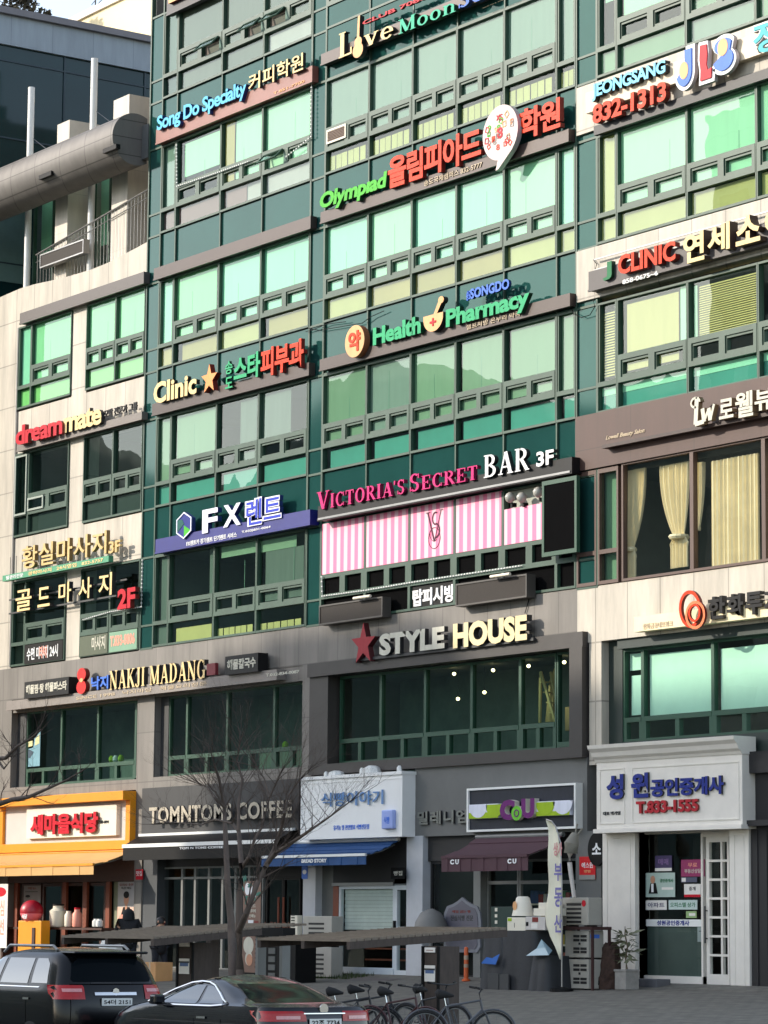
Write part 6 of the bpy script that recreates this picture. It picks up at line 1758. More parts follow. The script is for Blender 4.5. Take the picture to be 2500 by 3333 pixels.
lump(t, x2 - .1, x3 - .1, YS, YS + .8, gz(YS) - .03, p(780, 1700).z, .1, 'cover')
MB().box(p(160, 2100).x, p(290, 2100).x, YS - .14, YS - .1, gz(YS), p(160, 1910).z).box(p(300, 2100).x, p(410, 2100).x, YS - .14, YS - .1, gz(YS), p(300, 1920).z).build('front_flap', M_CHAR, t)
def box_on(name, label, xa, ya, xb, yb, d, m, y=YS, cat='box', group='boxes on the covered stall', marks=()):
    A_, B_ = at('r', xa, ya, y), at('r', xb, yb, y)
    r = thing(name, label, cat, ((A_.x + B_.x) / 2, y, A_.z), group=group)
    MB().box(A_.x, B_.x, y, y + d, A_.z, B_.z).build('body', m, r, bevel=.008)
    w, h = B_.x - A_.x, B_.z - A_.z
    for (u0, v0, u1, v1, mm) in marks: MB().box(A_.x + u0 * w, A_.x + u1 * w, y - .006, y, A_.z + v0 * h, A_.z + v1 * h).build('print', mm, r)
    return r
box_on('carton', 'white carton with a small green corner mark, front of the covered stall', 335, 1400, 552, 1240, .5, M_OFFW, marks=((.04, .72, .25, .95, L_LIME), (.4, .25, .42, .6, M_CHAR)))
box_on('carton', 'grey appliance box with a red mark, next to the white carton', 555, 1390, 790, 1230, .5, M_SGREY, marks=((.35, .6, .65, .95, S_RED), (.3, .1, .62, .5, M_PAPER), (.03, .3, .15, .6, M_BLACK)))
box_on('storage_box', 'flat white storage box behind the feather flag', 650, 1220, 830, 1130, .5, M_OFFW, y=YS + .1)
box_on('storage_box', 'small white box on top, behind the feather flag', 710, 1130, 830, 1062, .4, M_OFFW, y=YS + .15)
box_on('crate', 'dark green crate with pale round dots at the back of the stall', 140, 1395, 430, 1110, .5, mat('crate_green', (28, 52, 44), .6), y=YS + .85, marks=((.17, .8, .27, .95, M_OFFW), (.17, .55, .27, .68, M_OFFW), (.17, .28, .27, .42, M_OFFW), (.17, .04, .27, .14, M_OFFW)))
p_ = at('r', 525, 1222, YS + .25)
t = thing('paper_cup_display', 'white upturned cup shaped display with a faint orange print on the stall', 'display', p_)
MB().lathe([(.25, 0), (.24, .04), (.15, .40), (.11, .43)], (p_.x, YS + .25, p_.z), 20).build('cup', M_OFFW, t, smooth=50)
A_ = p_ ; emblem(t, [disc(p_.x - .02, p_.z + .22, .07, .1, 16)], YS + .03, .01, L_PEACH, name='print')
p_ = at('r', 700, 1690, YS - .15)
tag(MB().add([(p_.x - .42, YS - .14, p_.z - .02), (p_.x + .38, YS - .14, p_.z), (p_.x + .2, YS - .1, p_.z + .16), (p_.x + .05, YS - .08, p_.z + .34), (p_.x - .1, YS - .1, p_.z + .14), (p_.x - .1, YS + .1, p_.z + .1), (p_.x + .2, YS + .1, p_.z + .1)], [(0, 1, 2, 3, 4), (0, 4, 5), (4, 3, 5), (3, 2, 6), (3, 6, 5), (2, 1, 6)]).build('plastic_sheet', mat('sheet_blue', (150, 178, 190), .3), None), 'crumpled pale blue plastic sheet on the stall cover', 'plastic sheet')
p_ = at('r', 115, 1760, YS - .16)
tag(MB().add([(p_.x - .3, YS - .16, p_.z - .06), (p_.x + .25, YS - .16, p_.z - .08), (p_.x + .35, YS - .12, p_.z + .16), (p_.x + .1, YS - .14, p_.z + .06), (p_.x - .1, YS - .15, p_.z + .08)], [(0, 1, 2, 3, 4)]).build('blue_rag', mat('rag_blue', (30, 92, 170), .7)), 'small bright blue rag tucked on the stall cover', 'rag')
# orange delineator, pots, bags
YO = -.75
p_ = at('o', 752, 1285, YO)
t = thing('bollard', 'orange plastic bollard before the dark corner shop glass', 'bollard', (p_.x, YO, gz(YO)))
MB().lathe([(.1, 0), (.1, .04), (.055, .06), (.05, .75), (.045, .78), (.02, .8)], (p_.x, YO, gz(YO)), 14).build('post', mat('orange_plastic', (206, 92, 40), .5), t, smooth=50)
MB().lathe([(.056, .5), (.056, .6)], (p_.x, YO, gz(YO)), 14).lathe([(.055, .32), (.055, .4)], (p_.x, YO, gz(YO)), 14).build('band', mat('band_grey', (170, 150, 130), .4), t)
YP_ = -1.35
p0 = at('p', 570, 1338, YP_)
t = thing('potted_plant', 'leggy plant in a pale square pot beside the agency', 'plant pot', (p0.x, YP_, gz(YP_)))
h_ = at('p', 570, 1215, YP_).z - gz(YP_)
w_ = (at('p', 640, 1300, YP_).x - at('p', 500, 1300, YP_).x) * .72
MB().extr([(p0.x - w_ * .42, YP_ - w_ * .42), (p0.x + w_ * .42, YP_ - w_ * .42), (p0.x + w_ * .42, YP_ + w_ * .42), (p0.x - w_ * .42, YP_ + w_ * .42)], 'z', gz(YP_), gz(YP_) + h_).box(p0.x - w_ * .46, p0.x + w_ * .46, YP_ - w_ * .46, YP_ + w_ * .46, gz(YP_) + h_, gz(YP_) + h_ + .05).build('pot', mat('pot_grey', (150, 146, 140), .7, var=.2, scale=6), t, bevel=.01)
rnd = random.Random(21)
zb_ = gz(YP_) + h_ + .05
stem_ = [Vector((p0.x, YP_, zb_)), Vector((p0.x - .04, YP_, zb_ + .25)), Vector((p0.x + .03, YP_, zb_ + .48)), Vector((p0.x - .06, YP_, zb_ + .74)), Vector((p0.x - .02, YP_ - .03, zb_ + .92))]
b = MB().tube(stem_, [.03, .025, .02, .015, .008], 6)
b.build('stem', mat('plant_stem', (120, 106, 84), .8), t)
b = MB()
for k in range(70):
    f_ = rnd.uniform(.15, .95) if k > 10 else 1.0
    base = stem_[min(3, int(f_ * 4))].lerp(stem_[min(4, int(f_ * 4) + 1)], f_ * 4 - int(f_ * 4))
    a_ = rnd.uniform(0, 6.3); l_ = rnd.uniform(.1, .22) * (1.5 if rnd.random() < .2 else 1); dn = rnd.uniform(-.15, .14)
    d = Vector((math.cos(a_), math.sin(a_), 0)); s_ = Vector((-d.y, d.x, .3)) * l_ * .3
    q0 = base + d * .08; q1 = q0 + d * l_ * .6 + Vector((0, 0, dn * .6)); q2 = q0 + d * l_ * 1.2 + Vector((0, 0, dn))
    b.add([q0, q1 + s_, q2, q1 - s_], [(0, 1, 2, 3)])
b.build('leaves', mat('plant_leaf', (112, 116, 88), .7, var=.4, scale=9), t)
p0 = at('p', 440, 1338, YP_)
t = thing('soil_bag', 'dark brown shaggy bag slumped between the units and the plant pot', 'bag', (p0.x, YP_, gz(YP_)))
b = MB(); rnd = random.Random(4)
n, m = 18, 9
for j in range(m + 1):
    k = j / m
    r_ = .36 * (1 - .35 * k ** 2.2) * (1 if j < m else .55)
    for i in range(n):
        a_ = 2 * math.pi * i / n
        q_ = 1 + .1 * math.sin(a_ * 3 + k * 5) + rnd.uniform(-.07, .07)
        b.v.append(Vector((p0.x + r_ * q_ * math.cos(a_) * .8, YP_ + r_ * q_ * math.sin(a_) * .7, gz(YP_) + k * 1.0 + rnd.uniform(-.02, .02))))
for j in range(m):
    for i in range(n):
        b.f.append((j * n + i, j * n + (i + 1) % n, (j + 1) * n + (i + 1) % n, (j + 1) * n + i)); b.m.append(0)
b.f.append(tuple(m * n + i for i in range(n))); b.m.append(0)
b.build('sack', mat('sack_brown', (66, 48, 40), .95, var=.4, scale=8, bump=.8), t)
p0 = at('p', 362, 1330, YP_ - .1)
t = thing('rubbish_bag', 'small black bag with a white tied top at the foot of the stacked units', 'bag', (p0.x, YP_, gz(YP_)))
MB().lathe([(.2, 0), (.26, .1), (.25, .25), (.16, .38), (.06, .42)], (p0.x, YP_ - .1, gz(YP_)), 12).build('sack', M_BLACK, t, smooth=60)
MB().lathe([(.1, .38), (.16, .45), (.14, .56), (.05, .6)], (p0.x - .02, YP_ - .12, gz(YP_)), 9).build('tied_top', M_OFFW, t)
p0 = at('p', 760, 1300, -.6)
tag(MB().box(p0.x - .5, p0.x + .35, -.75, -.35, gz(-.5) - .04, gz(-.5) + .14).build('step_block', mat('step_grey', (92, 92, 96), .7), bevel=.015), 'low dark grey step block before the agency window', 'step')

# ------------------------------------------------------------------ seated people behind the left shelter
M_COAT = mat('black_coat', (24, 24, 27), .85, var=.3); M_SKIN = mat('skin', (206, 156, 128), .5); M_HAIR = mat('black_hair', (22, 18, 16), .5)
M_TROU = mat('dark_trousers', (32, 34, 42), .85); M_SHOE = mat('dark_shoe', (30, 28, 26), .5)
def skin_mesh(name, chains, parent, m, sub=2):
    """one continuous surface grown over connected joints: chains of (point, radius); equal points are joined"""
    me = bpy.data.meshes.new(name)
    vs, es, rs, idx = [], [], [], {}
    for ch in chains:
        prev = None
        for p, r_ in ch:
            k = tuple(round(c_, 4) for c_ in p)
            if k not in idx:
                idx[k] = len(vs); vs.append(p); rs.append(r_)
            if prev is not None: es.append((prev, idx[k]))
            prev = idx[k]
    me.from_pydata(vs, es, [])
    o = bpy.data.objects.new(name, me); COL.objects.link(o)
    sk = o.modifiers.new('skin', 'SKIN'); sk.use_smooth_shade = True
    o.modifiers.new('sub', 'SUBSURF').levels = sub
    o.modifiers['sub'].render_levels = sub
    for i, r_ in enumerate(rs):
        me.skin_vertices[0].data[i].radius = (r_, r_)
    me.skin_vertices[0].data[0].use_root = True
    me.materials.append(m)
    o.parent = parent
    return o
def standing_person(label, loc, rz, hood=False, step=.12):
    """about 1.68 m tall, weight on both feet, forearms raised to the chest"""
    r = thing('person', label, 'person', loc, rz, 'people in dark clothes by the shelter')
    hip = (0, 0, .90); wa = (.01, 0, 1.08); ch = (.03, 0, 1.27); nk = (.05, 0, 1.43); hd = (.075, 0, 1.53); tp = (.075, 0, 1.60)
    bod = [[(hip, .14), (wa, .13), (ch, .155), (nk, .06), (hd, .088), (tp, .085)]]
    coat = [[((0, 0, .62), .20), (hip, .20), (wa, .19), (ch, .205), ((.045, 0, 1.40), .12)]]
    tr = [[(hip, .15)]]
    for s_ in (-1, 1):
        sh = (.03, .20 * s_, 1.35); el = (.04 + .03 * s_, .27 * s_, 1.08); wr = (.27, .14 * s_, 1.14)
        bod.append([(ch, .155), (sh, .075), (el, .055), (wr, .038)])
        coat.append([(ch, .205), (sh, .11), (el, .088), ((.235, .155 * s_, 1.13), .062)])
        f = step * s_
        kn = (f * .6 + .03, .11 * s_, .48); an = (f, .11 * s_, .09)
        bod.append([(hip, .14), ((f * .2, .10 * s_, .80), .10), (kn, .07), (an, .045), ((f + .13, .12 * s_, .04), .038)])
        tr.append([(hip, .15), ((f * .2, .10 * s_, .80), .115), (kn, .082), ((f, .11 * s_, .13), .06)])
    skin_mesh('body', bod, r, M_SKIN); skin_mesh('coat', coat, r, M_COAT); skin_mesh('trousers', tr, r, M_TROU)
    for s_ in (-1, 1):
        f = step * s_
        MB().lathe([(.05, 0), (.058, .04), (.05, .10)], (f, .11 * s_, 0), 10).box(f - .07, f + .20, .115 * s_ - .045, .115 * s_ + .045, 0, .07).build('shoe', M_SHOE, r, local=True, bevel=.02)
        w_ = Vector((.28, .135 * s_, 1.145))
        hand = [[(tuple(w_), .03), (tuple(w_ + Vector((.06, -.01 * s_, .02))), .036)]]
        for f_, l_ in ((-.03, .07), (-.01, .085), (.01, .08), (.03, .06)):
            k0 = w_ + Vector((.06, -.01 * s_, .02)); k1 = w_ + Vector((.10, f_ - .01 * s_, .03)); k2 = w_ + Vector((.10 + l_ * .7, f_ * 1.1 - .03 * s_, .015))
            hand.append([(tuple(k0), .036), (tuple(k1), .012), (tuple(k2), .009)])
        hand.append([(tuple(w_), .03), (tuple(w_ + Vector((.03, -.045 * s_, .03))), .013), (tuple(w_ + Vector((.07, -.065 * s_, .045))), .010)])
        skin_mesh('hand', hand, r, M_SKIN, 1)
    if hood: MB().lathe([(.15, -.14), (.145, -.06), (.135, .02), (.115, .08), (.06, .13), (.01, .145)], (.045, 0, 1.545), 16).build('hood', M_COAT, r, local=True, smooth=60)
    else: MB().lathe([(.112, -.08), (.118, -.02), (.108, .05), (.075, .095), (.02, .115)], (.05, 0, 1.57), 16).build('hair', M_HAIR, r, local=True, smooth=60)
    fx = .075 + .095
    MB().lathe([(.012, -.018), (.02, 0), (.006, .03)], (fx, 0, 1.535), 8).build('nose', M_SKIN, r, local=True, smooth=60)
    for s_ in (-1, 1):
        MB().lathe([(.001, -.010), (.012, 0), (.001, .010)], (fx - .012, .034 * s_, 1.563), 8).build('eye', M_HAIR, r, local=True)
        if not hood: MB().lathe([(.01, -.03), (.022, 0), (.01, .03)], (.06, .112 * s_, 1.545), 8).build('ear', M_SKIN, r, local=True)
    MB().box(fx - .014, fx - .004, -.025, .025, 1.488, 1.496).build('mouth', L_RED, r, local=True)
    return r
YQ = -2.7
pa_ = at('z', 420, 2960, YQ); pb_ = at('z', 520, 2985, YQ - .5)
pp = standing_person('person in a black hooded coat standing before the chef poster', (pa_.x, YQ, gz(YQ)), math.radians(155), True)
pp.scale = (1.2, 1.12, 1.06)
pp = standing_person('person with dark hair and a black coat standing by the coffee shop windows', (pb_.x, YQ - .5, gz(YQ - .5)), math.radians(15), False, .1)
pp.scale = (1.05, 1.05, .95)
YT = -3.5
p_ = at('w', 1160, 770, YT - .2)
t = thing('cardboard_box', 'tan cardboard box on the paving near the people in black', 'box', (p_.x, YT - .2, gz(YT)))
MB().extr([(p_.x - .3, YT - .5), (p_.x + .3, YT - .5), (p_.x + .3, YT), (p_.x - .3, YT)], 'z', gz(YT) - .02, gz(YT) + .46).build('body', mat('cardboard', (206, 156, 104), .8), t)
MB().box(p_.x - .04, p_.x + .04, YT - .503, YT - .5, gz(YT), gz(YT) + .46).build('tape', L_TAN, t)
p_ = at('t', 1145, 300, -5.5)
t = thing('paper_bag', 'white crumpled paper bag seen over the roof of the black car', 'bag', (p_.x, -5.5, p_.z))
MB().lathe([(.34, -.1), (.32, .02), (.2, .3), (.1, .42), (.02, .44)], (p_.x, -5.5, p_.z), 7).build('bag_body', M_PAPER, t)
tt = thing('side_table', 'small dark table carrying the white paper bag', 'table', (p_.x, -5.5, gz(-5.5)))
MB().box(p_.x - .5, p_.x + .5, -5.9, -5.1, p_.z - .15, p_.z - .1).build('table_top', M_WOODD, tt)
for (u, v_) in ((-.45, -5.85), (.4, -5.85), (-.45, -5.2), (.4, -5.2)): MB().box(p_.x + u, p_.x + u + .05, v_, v_ + .05, gz(-5.5) - .05, p_.z - .15).build('leg', M_WOODD, tt)

# ------------------------------------------------------------------ bicycle shelters
M_SLAT = mat('weathered_slat', (120, 109, 96), .8, var=.25, scale=4, stretch=(1, 6, 6)); M_POST = mat('shelter_post', (66, 56, 50), .75, var=.25, scale=3, stretch=(5, 5, 1), bump=.3)
def shelter(label, near, yn, lx, ly, tilt, ztop, post, ypost, notices):
    """slatted flat roof on one stout post; near = photo point of the roof's nearest corner"""
    N_ = at(*near, yn)
    r = thing('bicycle_shelter', label, 'shelter', (N_.x - lx / 2, yn + ly / 2, gz(yn)), group='wooden bicycle shelters')
    n = int(ly / .145)
    for k in range(n):
        y0 = yn + k * ly / n
        z = N_.z + tilt * (k * ly / n)
        x_off = -.0
        MB().add([(N_.x - lx, y0, z - .035), (N_.x, y0, z - .035), (N_.x, y0 + ly / n - .025, z - .035), (N_.x - lx, y0 + ly / n - .025, z - .035),
                  (N_.x - lx, y0, z + .01), (N_.x, y0, z + .01), (N_.x, y0 + ly / n - .025, z + .01), (N_.x - lx, y0 + ly / n - .025, z + .01)],
                 [(0, 3, 2, 1), (4, 5, 6, 7), (0, 1, 5, 4), (1, 2, 6, 5), (2, 3, 7, 6), (3, 0, 4, 7)]).build('roof_slat', M_SLAT, r)
    for x_ in (N_.x - .05, N_.x - lx / 2, N_.x - lx + .05):
        MB().add([(x_ - .05, yn, N_.z - .16), (x_ + .05, yn, N_.z - .16), (x_ + .05, yn + ly, N_.z - .16 + tilt * ly), (x_ - .05, yn + ly, N_.z - .16 + tilt * ly), (x_ - .05, yn, N_.z - .036), (x_ + .05, yn, N_.z - .036), (x_ + .05, yn + ly, N_.z - .036 + tilt * ly), (x_ - .05, yn + ly, N_.z - .036 + tilt * ly)],
                 [(0, 3, 2, 1), (4, 5, 6, 7), (0, 1, 5, 4), (1, 2, 6, 5), (2, 3, 7, 6), (3, 0, 4, 7)]).build('roof_beam', M_POST, r)
    A_, B_ = at(post[0], post[1], 3060, ypost), at(post[0], post[2], 3060, ypost)
    hw = (B_.x - A_.x) * .36
    xm = (A_.x + B_.x) / 2
    zt_ = N_.z - .1
    MB().box(xm - hw, xm + hw, ypost, ypost + .4, gz(ypost) - .1, zt_).build('post', M_POST, r)
    MB().box(xm - hw - .015, xm - hw + .05, ypost - .02, ypost, gz(ypost), zt_).box(xm + hw - .05, xm + hw + .015, ypost - .02, ypost, gz(ypost), zt_).build('post_edging', M_BLACK, r)
    for k, (za, zb, lab) in enumerate(notices):
        z0_, z1_ = at(post[0], (post[1] + post[2]) / 2, za, ypost).z, at(post[0], (post[1] + post[2]) / 2, zb, ypost).z
        q = thing('notice', lab, 'notice', (xm, ypost - .01, z0_), group='paper notices on the shelter posts')
        MB().box(xm - hw * .62, xm + hw * .62, ypost - .03, ypost - .02, z0_, z1_).build('sheet', M_PAPER, q)
        if z1_ - z0_ > .25:
            MB().box(xm - hw * .5, xm + hw * .5, ypost - .033, ypost - .03, z0_ + (z1_ - z0_) * .5, z0_ + (z1_ - z0_) * .72).build('print', mat('blue_print', (90, 112, 150), .6), q)
            MB().box(xm - hw * .62, xm + hw * .62, ypost - .033, ypost - .03, z1_ - .08, z1_ - .05).build('print', M_CHAR, q)
        else: MB().box(xm - hw * .4, xm + hw * .4, ypost - .033, ypost - .03, z0_ + .03, z1_ - .04).build('print', S_RED if 'red' in lab else L_GREY, q)
shelter('slatted wooden bicycle shelter on a brown post above the parked bicycles', ('z', 1140, 3058), -15.6, 2.8, 3.2, .068, 0, ('z', 1366, 1442), -14.2,
        [(3100, 3084, 'small white notice with a red line on the right shelter post'), (3195, 3142, 'larger white notice with a blue picture on the right shelter post')])
shelter('slatted wooden bicycle shelter on a brown post behind the black estate car', ('z', 500, 3050), -15.6, 3.4, 2.3, .09, 0, ('z', 568, 642), -14.2,
        [(3081, 3068, 'small white notice high on the left shelter post'), (3170, 3120, 'larger white notice with a blue picture on the left shelter post')])
N_ = at('z', 640, 3022, -11.4)
r = thing('bench_roof', 'short slatted wooden roof section joining the left shelter behind the tree', 'shelter', (N_.x + .8, -11, 1.2), group='wooden bicycle shelters')
for k in range(10): MB().box(N_.x, N_.x + 2.4, -11.8 + k * .15, -11.68 + k * .15, N_.z + k * .008, N_.z + .045 + k * .008).build('roof_slat', M_SLAT, r)
MB().box(N_.x + .2, N_.x + .4, -11.3, -11.1, gz(-11), N_.z).build('post', M_POST, r)
# planter on the right shelter's far end
A_, B_ = at('x', 232, 520, -9.5), at('x', 520, 470, -9.5)
t = thing('trough_planter', 'black trough planter with dried stalks at the end of the right shelter', 'planter', ((A_.x + B_.x) / 2, -9.5, A_.z))
MB().box(A_.x, B_.x, -9.7, -9.4, A_.z - .06, B_.z).build('trough', M_BLACK, t)
MB().box(A_.x + .1, A_.x + .2, -9.65, -9.45, gz(-9.5), A_.z - .06).build('leg', M_STL, t)
MB().box(B_.x - .2, B_.x - .1, -9.65, -9.45, gz(-9.5), A_.z - .06).build('leg', M_STL, t)
b = MB(); rnd = random.Random(2)
for k in range(26):
    x_ = rnd.uniform(A_.x + .05, B_.x - .05); y_ = rnd.uniform(-9.66, -9.44)
    b.tube([(x_, y_, B_.z - .02), (x_ + rnd.uniform(-.08, .08), y_, B_.z + rnd.uniform(.03, .12))], .008, 4)
b.build('stalks', mat('dry_stalk', (140, 90, 70), .9), t)
# menu cabinet and lattice below the right shelter
A_, B_ = at('x', 200, 880, -3.0), at('x', 560, 560, -3.0)
t = thing('counter_cabinet', 'dark cabinet with a lattice end panel and a grey ribbed panel by the coffee shop', 'cabinet', ((A_.x + B_.x) / 2, -3, gz(-3)))
MB().box(A_.x, B_.x, -3.0, -2.4, gz(-3) - .02, B_.z).build('body', M_BLACK, t)
b = MB()
w_ = (B_.x - A_.x) * .25
for k in range(9):
    z = gz(-3) + .05 + k * (B_.z - gz(-3) - .1) / 9
    b.prism([(A_.x, z), (A_.x + .03, z), (A_.x + w_, z + w_ * .7), (A_.x + w_, z + w_ * .7 + .03)], -3.02, -3.0).prism([(A_.x + w_, z), (A_.x + w_, z + .03), (A_.x, z + w_ * .7 + .03), (A_.x, z + w_ * .7)], -3.035, -3.02)
b.build('lattice', M_WOODD, t)
b = MB()
for k in range(7): b.box(A_.x + w_ + .15, A_.x + w_ * 2, -3.02, -3.0, gz(-3) + .1 + k * .2, gz(-3) + .24 + k * .2)
b.build('ribbed_panel', mat('rib_grey', (88, 90, 88), .6), t)
A_ = at('x', 592, 900, -2.0)
tag(MB().tube([at('x', 600, 600, -2), at('x', 585, 700, -2), at('x', 602, 800, -2), at('x', 590, 930, -2)], [.1, .09, .1, .05], 7).build('wrapped_hose', M_SGREY), 'pale crumpled wrapped hose hanging in front of the grey units', 'hose')

# ------------------------------------------------------------------ bicycles
M_TYRE = mat('tyre', (24, 24, 25), .85); M_CHROME = mat('chrome', (200, 200, 200), .15, 1.0); M_BK = mat('bike_black', (30, 31, 34), .4)
def bicycle(loc, rz, label, fm, first=None):
    r = thing('bicycle', label, 'bicycle', loc, rz, 'bicycles parked under the shelter')
    def wheel(cx):
        b = MB(); n = 28
        for (R_, rr, mi) in ((.33, .02, 0), (.305, .009, 1)):
            pts = [(cx + R_ * math.cos(2 * math.pi * i / n), 0, .33 + R_ * math.sin(2 * math.pi * i / n)) for i in range(n + 1)]
            k = len(b.v)
            b.tube(pts, rr, 6, mi, False)
        for i in range(14):
            a = 2 * math.pi * i / 14
            b.tube([(cx, 0, .33), (cx + .3 * math.cos(a), 0, .33 + .3 * math.sin(a))], .0025, 3, 1, False)
        b.lathe([(.025, -.04), (.025, .04)], (cx, 0, .33), 8, 1, 'y')
        b.build('wheel', [M_TYRE, M_STL], r, local=True, smooth=50)
    wheel(0); wheel(1.06)
    b = MB()
    bb = (.44, 0, .28); st = (.32, 0, .74); ht = (.86, 0, .84); hb = (.89, 0, .70); ra = (0, 0, .33)
    for p, q, w_ in ((bb, st, .017), (st, ht, .016), (bb, hb, .02), (ht, hb, .02)): b.tube([p, q], w_, 8)
    for s_ in (-1, 1):
        b.tube([bb, (.02, .06 * s_, .33)], .009, 6).tube([st, (.02, .06 * s_, .33)], .008, 6)
    b.build('frame', fm, r, local=True)
    b = MB()
    for s_ in (-1, 1): b.tube([hb, (.95, .05 * s_, .62), (1.06, .055 * s_, .33)], .011, 6)
    b.build('fork', fm, r, local=True)
    MB().tube([ht, (.84, 0, .95), (.87, 0, 1.0)], .014, 8).tube([(.80, -.30, 1.03), (.86, -.16, 1.01), (.88, 0, 1.0), (.86, .16, 1.01), (.80, .30, 1.03)], .012, 8).build('handlebar', M_BK, r, local=True)
    for s_ in (-1, 1): MB().tube([(.81, .22 * s_, 1.025), (.74, .33 * s_, 1.04)], .018, 8).build('grip', M_TYRE, r, local=True)
    MB().tube([st, (.29, 0, .88)], .012, 8).build('seat_post', M_CHROME, r, local=True)
    b = MB().tube([(.16, 0, .92), (.2, 0, .93), (.30, 0, .925), (.40, 0, .91), (.44, 0, .905)], [.05, .085, .06, .03, .018], 10)
    b.build('saddle', M_TYRE, r, local=True, smooth=60)
    MB().lathe([(.09, -.006), (.09, .006)], (.44, .05, .28), 16, 0, 'y').tube([(.44, .05, .28), (.52, .09, .16)], .01, 6).tube([(.44, -.05, .28), (.36, -.09, .40)], .01, 6).box(.48, .58, .08, .17, .15, .17).box(.31, .41, -.17, -.08, .39, .41).build('crank', M_CHROME, r, local=True)
    b = MB(); n = 14
    for cx in (0, 1.06):
        a0, a1 = (20, 200) if cx == 0 else (-20, 150)
        pts = [(cx + .37 * math.cos(math.radians(a0 + (a1 - a0) * i / n)), 0, .33 + .37 * math.sin(math.radians(a0 + (a1 - a0) * i / n))) for i in range(n + 1)]
        b.tube(pts, .018, 6)
    b.build('mudguard', fm, r, local=True)
    return r
YK = -13.2
M_BRED = mat('bike_red', (56, 20, 24), .4); M_BSIL = mat('bike_silver', (84, 86, 90), .4, .3)
def bk(c_, x, y, Y): return at(c_, x, y, Y)
for (px, Y_, rz_, lab, m_) in ((1030, -16.2, 48, 'black bicycle half hidden behind the dark saloon car', M_BK), (1100, -15.6, 66, 'black bicycle with high handlebars nearest the saloon car', mat('bike_dark', (38, 40, 44), .4)),
                               (1205, -15.7, 22, 'dark red bicycle with a black saddle left of the right shelter post', M_BRED), (1325, -14.9, 12, 'black bicycle standing behind the right shelter post', mat('bike_grey', (56, 58, 62), .4)),
                               (1385, -15.9, 62, 'silver framed bicycle right of the shelter post', M_BSIL)):
    p = bk('z', px, 3230, Y_)
    bicycle((p.x, Y_, gz(Y_)), math.radians(rz_), lab, m_)

# ------------------------------------------------------------------ bare street trees
M_BARK = mat('bark', (88, 77, 70), .9, var=.3, scale=6, stretch=(1, 1, .2), bump=.5)
M_TWIG = mat('twig_bark', (74, 63, 57), .9, var=.2)
def twigs(b, p, d, l, r_, depth, rnd):
    n = 4
    path = [p.copy()]; q = p.copy(); dd = d.copy()
    for i in range(n):
        dd = (dd + Vector((rnd.uniform(-.22, .22), rnd.uniform(-.22, .22), rnd.uniform(-.10, .20)))).normalized()
        q = q + dd * l / n
        path.append(q.copy())
    rs = [r_ * (1 - .75 * i / n) for i in range(n + 1)]
    b.tube(path, rs, 5 if r_ > .012 else 3, 0, False)
    if depth > 0:
        k = rnd.randint(3, 4)
        for j in range(k):
            t_ = rnd.uniform(.3, 1.0)
            i = min(n - 1, int(t_ * n))
            base = path[i].lerp(path[i + 1], t_ * n - i)
            nd = (dd + Vector((rnd.uniform(-.9, .9), rnd.uniform(-.9, .9), rnd.uniform(-.3, .6)))).normalized()
            twigs(b, base, nd, l * rnd.uniform(.5, .75), rs[i] * .6, depth - 1, rnd)
YTR = -15.9
def limb(pts, r0, r1, rnd, jit=.25):
    out = []
    yo = 0
    for i, (c_, x_, y_) in enumerate(pts):
        Y_ = YTR + (yo if i else 0)
        out.append(at(c_, x_, y_, Y_))
        yo += rnd.uniform(-jit, jit)
    return out, [r0 + (r1 - r0) * i / (len(pts) - 1) for i in range(len(pts))]
tree = thing('bare_tree', 'leafless multi stemmed street tree before the coffee shop', 'tree', (at('z', 775, 3230, -15.9).x, YTR, gz(YTR)))
rnd = random.Random(17)
limbs = [
    ([('z', 757, 3420), ('z', 757, 3240), ('n', 370, 1100), ('n', 360, 800), ('n', 335, 560), ('n', 325, 330), ('n', 315, 100), ('s', 190, 780), ('s', 150, 560), ('s', 110, 440)], .088, .018),
    ([('z', 790, 3420), ('n', 430, 1200), ('n', 420, 900), ('n', 425, 620), ('n', 440, 380), ('n', 420, 130), ('s', 250, 900), ('s', 290, 820)], .08, .02),
    ([('n', 420, 900), ('n', 480, 760), ('n', 560, 540), ('n', 625, 410), ('n', 700, 300), ('n', 890, 180), ('n', 990, 110), ('n', 1080, 50), ('s', 1150, 740)], .06, .010),
    ([('n', 625, 410), ('n', 690, 280), ('n', 730, 170), ('n', 770, 40), ('s', 650, 820), ('s', 690, 680), ('s', 770, 560)], .045, .010),
    ([('n', 440, 420), ('n', 500, 330), ('n', 540, 200), ('s', 480, 930), ('s', 540, 700), ('s', 620, 520)], .038, .010),
    ([('s', 190, 780), ('s', 120, 700), ('s', 60, 620), ('s', 0, 600)], .026, .008),
    ([('s', 250, 900), ('s', 120, 870), ('s', 20, 910), ('j', 1000, 1060)], .022, .007),
    ([('n', 420, 130), ('s', 300, 760), ('s', 330, 560), ('s', 290, 420), ('s', 310, 280)], .034, .009),
    ([('s', 540, 700), ('s', 500, 560), ('s', 440, 460)], .018, .006),
]
tb = MB(); ends = []
for pts, r0, r1 in limbs:
    path, rs = limb(pts, r0, r1, rnd)
    tb.tube(path, rs, 9, 0, False)
    ends.append((path, rs))
tb.build('trunk', M_BARK, tree, smooth=60)
cb = MB()
